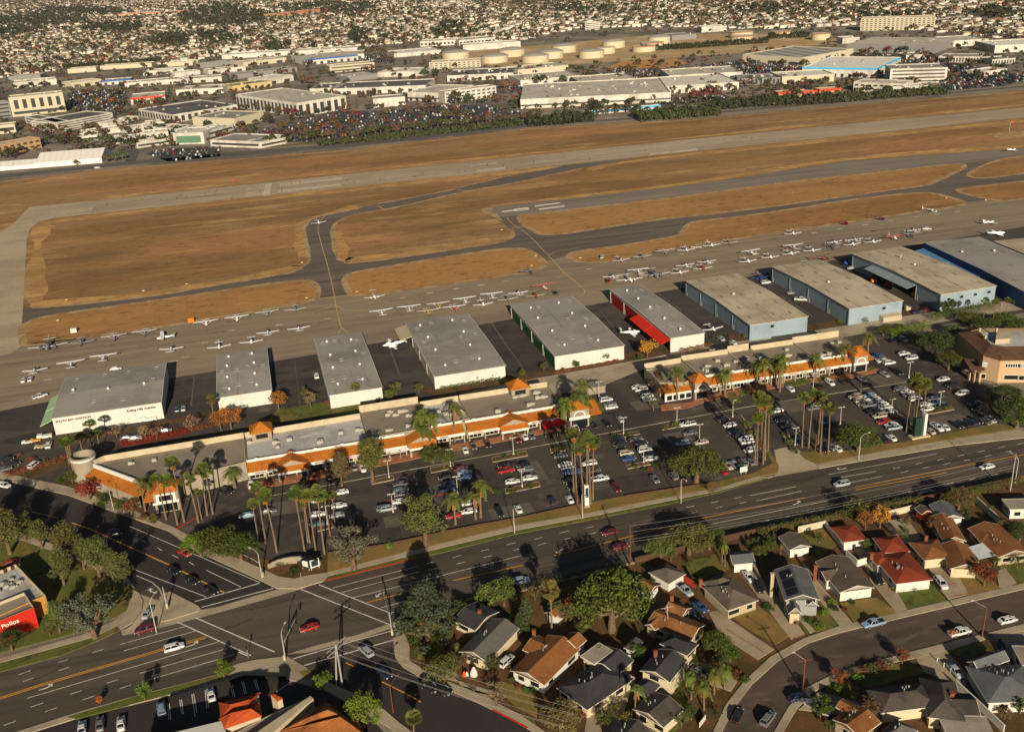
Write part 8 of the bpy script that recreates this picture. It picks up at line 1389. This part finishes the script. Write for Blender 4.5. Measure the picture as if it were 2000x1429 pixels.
m_wwall=mat('cream_block_wall',S(182,172,148),.9,[(.5,(1,1),S(166,154,130),.45,.7,6)]);m_redw=mat('rust_red_fence',S(150,52,26),.9)
wall('cream block wall along the highway behind the grey garage',[(1558,1040),(1612,1028)],1.9,m_wwall);wall('cream wall behind the paved court',[(1734,1009),(1784,997)],1.9,m_wwall);wall('white picket wall left of the red garage',[(1612,1028),(1648,1078)],1.7,m_hw,.15,'fence','fence');wall('white low wall between taupe and red roofed houses',[(1652,1086),(1674,1106),(1692,1100)],1.9,m_hw);wall('rust red board fence beside the white pyramid garage',[(1331,1132),(1359,1150)],1.9,m_redw,.1,'fence','fence');wall('white wall in front of the cream two-storey house',[(1213,1322),(1240,1336),(1222,1350)],1.8,m_hw)
wall('white fence at the foot of the palm garden',[(1366,1420),(1378,1404)],1.2,m_hw,.12,'fence','fence');wall('long white wall beside the blue grey shingle house',[(1866,1342),(1905,1378),(1960,1430)],1.9,m_hw);wall('white wall along the flat roofed house court',[(1906,982),(1950,1022)],2.0,m_hw);wall('dark wall of the highway pavement, east part',[(1240,1100),(1400,1061),(1480,1042),(1600,1021),(1720,996),(1840,972),(2000,938)],1.8,m_brown,.2);wall('black iron fence along the corner car park',[(330,1368),(400,1347),(470,1325),(560,1328)],1.1,m_bl,.06,'fence','fence',False)
wall('low dark fence between lot and lawn strip, west part',[(640,1082),(750,1066),(870,1040),(950,1024)],.7,m_brown,.12,'fence','fence',False);wall('low dark fence between lot and lawn strip, middle part',[(950,1024),(1026,1010),(1126,988)],.6,m_brown,.12,'fence','fence',False);wall('low dark fence between lot and lawn strip, by the red car',[(1220,970),(1390,944)],.6,m_brown,.12,'fence','fence',False);wall('dark chain fence below the car doors of the hangars',[(560,806),(640,794),(740,780)],1.6,m_bl,.04,'fence','fence',False)if 0 else None
b=None
for k in range(4):
 p=P(1830+k*13,1292+k*10.5);t=thing('fence_post',f'{ORD[k]} white post of the broken rail beside the silver car','post',p,0,'white posts on the drive');b=MB();b.tube([p,p+UP*1.1],.1,6);b.build('post_shaft',m_trim,t);b=MB();b.cbox(p,UH,VH,.3,.3,1.1,1.2);b.build('post_cap',m_trim,t)
t=thing('boat','white motor boat under a green cover on the shaded drive','boat',P(1598,1390));c=P(1592,1388);u_,v_,F_=frame(c,hd(1565,1375,1625,1404));b=MB();b.loft([[F_(x,-w,z1),F_(x,w,z1),F_(x,w*.6,z0),F_(x,-w*.6,z0)]for x,w,z0,z1 in((-3.4,.05,1.2,1.7),(-2.4,.75,.8,1.6),(-.5,1.1,.6,1.5),(2.0,1.15,.6,1.45),(3.2,1.05,.65,1.45))]);b.build('hull',m_trim,t,fix=True);b=MB();b.loft([[F_(x,-w,1.5),F_(x,w,1.5),F_(x,w*.4,z),F_(x,-w*.4,z)]for x,w,z in((-.8,.9,1.7),(.4,1.05,2.3),(1.8,1.1,2.2),(2.6,1.0,1.7))]);b.build('cover',m_greens,t,fix=True)
for s_ in(-1,1):b=MB();b.tube([F_(.8,s_*1.0,.35),F_(.8,s_*1.2,.35)],.35,10);b.build('trailer_wheel',m_tyre,t)
t=thing('yard_decoration','white draped cloth figures and an orange one on the front bed','yard decoration',P(922,1322))
for dx,r_,h_,m in((0,.9,2.4,m_hw),(-2.2,.5,1.3,mat('orange_cloth',S(220,70,20),.9)),(-1.6,.4,1.2,m_hw)):b=MB();q=P(926,1318)+Vector((dx,0,0));b.loft([[q+Vector((math.cos(k*.7)*r_*f*(1+.15*(k%2)),math.sin(k*.7)*r_*f,z))for k in range(9)]for f,z in((1.1,.1),(.8,h_*.5),(.45,h_*.8),(.3,h_*.95),(.05,h_))]);b.build('draped_cloth',m,t,smooth=True)
for x,y,lab in((145,649,'white box cabinet at the grass edge among the parked planes'),(374,629,'orange box at the grass edge beside a high-wing plane')):t=thing('ground_cabinet',lab,'cabinet',P(x,y));b=MB();b.cbox(P(x,y),UH,VH,2.6,1.8,.15,2.0);b.build('box',m_trim if 'white' in lab else mat('orange_box_paint',S(220,110,30),.7),t);b=MB();b.cbox(P(x,y),UH,VH,2.2,1.4,0,.15);b.build('plinth',m_brown,t)
for x,y in((599,583),(697,571),(1038,520),(1133,505),(1046,501),(590,514),(113,627),(158,341+0)if 0 else(130,587),(365,556),(280,569),(980,450),(1925,392),(1848,388)):t=thing('taxiway_sign','low yellow taxiway sign standing in the dry grass','sign',P(x,y),0,'taxiway signs');b=MB();b.cbox(P(x,y),UH,VH,1.3,.25,.2,.7);b.build('sign_face',m_yel2,t);b=MB();b.cbox(P(x,y),UH,VH,1.2,.15,0,.25);b.build('base',m_brown,t)
t=thing('windsock','orange windsock on a pole in the bare circle','windsock',P(1971,259));p=P(1971,259);b=MB();b.tube([p,p+UP*8],.12,6);b.build('pole',m_pole,t);b=MB();b.loft([[p+UP*8+Vector((x,math.cos(k)*r_,math.sin(k)*r_))for k in range(6)]for x,r_ in((0,.45),(2.4,.25))]);b.build('sock',mat('orange_windsock_fabric',S(230,70,24),.8),t)
t=thing('windsock','small red and white marker target beside the runway bars','marker',P(457,354));p=P(457,354);b=MB();b.tube([p,p+UP*1.4],.1,5);b.build('pole',m_pole,t);b=MB();b.cbox(p,UH,VH,1.6,.3,.6,1.3);b.build('board',m_redc,t)
for x,y,m,lab,sz in((1546,574,m_metal,'flat trailer behind the white pickup between hangars',(4.5,1.9,.7)),(1772,607,m_beige,'wooden crate by the lean-to hangar corner',(2.2,1.6,1.8)),(88,855,m_trim,'white long skip by the mint canopy',(5,1.8,1.2)),(70,862,m_yel,'yellow ramp trailer in the west lot',(3.5,1.6,.8)),(80,874,m_beige,'tan flatbed trailer in the west lot',(4,2,.7)),(54,866,m_trim,'white low trailer by the yellow ramp',(3.5,1.4,.9)),(290,822,m_trim,'pale container bins under the lettered wall',(6,1.6,1.4)),(1706,552,mat('amber_tug_paint',S(230,140,40),.6),'amber baggage tug by the raised grey doors',(2.4,1.4,1.3)),(1734,558,m_redc,'red tug by the raised grey doors',(2.4,1.4,1.3)),(1786,579,m_yel,'yellow lift in front of the open bay',(2.2,1.4,1.6)),(1907,526,m_redc,'red fuel cart under the sky blue door',(1.6,1.2,2.0))):
 p=P(x,y);t=thing('trailer' if 'trailer' in lab else 'tug' if 'tug' in lab else 'crate' if 'crate' in lab else 'equipment_cart',lab,'trailer' if 'trailer' in lab else 'cart',p);b=MB();b.cbox(p,UH,VH,sz[0],sz[1],.35,sz[2]);b.cbox(p-UH*sz[0]*.3,UH,VH,sz[0]*.35,sz[1]*.92,sz[2],sz[2]*1.35);b.build('body',m,t)
 for a_ in(-.32,.32):
  for s_ in(-1,1):b=MB();q=p+UH*sz[0]*a_+VH*s_*(sz[1]/2-.1)+UP*.32;b.tube([q,q+VH*s_*.14],.32,8);b.build('wheel',m_tyre,t)
for x,y,c_ in((1443,1308-40,'dark'),)if 0 else():pass
for i,(x,y)in enumerate(((1424,1270),(1432,1276),(1658,1064),(1668,1062),(1792,1092),(1798,1098))):p=P(x,y);t=thing('wheelie_bin',('dark grey wheelie bin on the lawn by the wide driveway','dark grey wheelie bin behind the red garage','dark green wheelie bin on the drive by the brown roof')[i//2],'bin',p,0,'wheelie bins');b=MB();b.cbox(p,UH,VH,.75,.75,.1,1.0);b.build('body',m_bl,t);b=MB();b.cbox(p,UH,VH,.85,.85,1.0,1.1);b.build('lid',m_bl,t)
for i in range(8):
 p=P(1690+i*7.5,1310-i*2.2);
HAZE=1.2e-5
for d_ in DROPS:drop(d_)
cam=bpy.data.cameras.new('camera');co=bpy.data.objects.new('camera',cam);C.objects.link(co);R=Matrix((CX,CU,-_f)).transposed().to_4x4();R.translation=(0,0,CAMH);co.matrix_world=R
cam.sensor_fit='HORIZONTAL';cam.sensor_width=36;cam.lens=FPX/2000*36;cam.clip_start=1;cam.clip_end=40000;bpy.context.scene.camera=co
SUNEL,SUNAZ=math.radians(20.3),math.radians(-7.6)
sd=Vector((math.sin(SUNAZ)*math.cos(SUNEL),math.cos(SUNAZ)*math.cos(SUNEL),-math.sin(SUNEL)))
hb=MB();hb.prism([(-9100,-160),(9100,-160),(9100,16100),(-9100,16100)],-1.2,CAMH+8,bottom=True);hz=hb.build('haze',bpy.data.materials.new('haze_air'));hz['kind']='stuff';hm=hz.data.materials[0];hm.use_nodes=True;hn=hm.node_tree;hn.nodes.remove(hn.nodes['Principled BSDF']);pv=hn.nodes.new('ShaderNodeVolumePrincipled');pv.inputs['Color'].default_value=(.92,.93,.95,1);pv.inputs['Density'].default_value=HAZE;hn.links.new(pv.outputs[0],hn.nodes['Material Output'].inputs['Volume'])
su=bpy.data.lights.new('sun','SUN');su.energy=5.0;su.angle=math.radians(.53);su.color=(1,.87,.68);so=bpy.data.objects.new('sun',su);C.objects.link(so);so.rotation_euler=sd.to_track_quat('-Z','Y').to_euler();so.location=(0,-50,300)
w=bpy.data.worlds.new('World');bpy.context.scene.world=w;w.use_nodes=True;nt=w.node_tree;sky=nt.nodes.new('ShaderNodeTexSky');sky.sky_type='NISHITA';sky.sun_disc=False;sky.sun_elevation=SUNEL;sky.sun_rotation=math.atan2(-sd.x,-sd.y);nt.links.new(sky.outputs[0],nt.nodes['Background'].inputs[0]);nt.nodes['Background'].inputs[1].default_value=.03
sc=bpy.context.scene;sc.view_settings.view_transform='Standard';sc.view_settings.look='None';sc.view_settings.exposure=0.44;sc.view_settings.gamma=1;sc.cycles.max_bounces=4;sc.cycles.diffuse_bounces=2;sc.cycles.transparent_max_bounces=4
bpy.context.view_layer.update();same={}
for o in C.objects:
 if o.get('category')and o.get('label'):same.setdefault(o['label'],[]).append(o)
for lab,os_ in same.items():
 n=len(os_)
 if n<2 or n>20 or len(lab.split())>12:continue
 os_.sort(key=lambda o:proj(o.location)[0])
 for i,o in enumerate(os_):o['label']=f'{lab}, {ORD[i]} from the left'
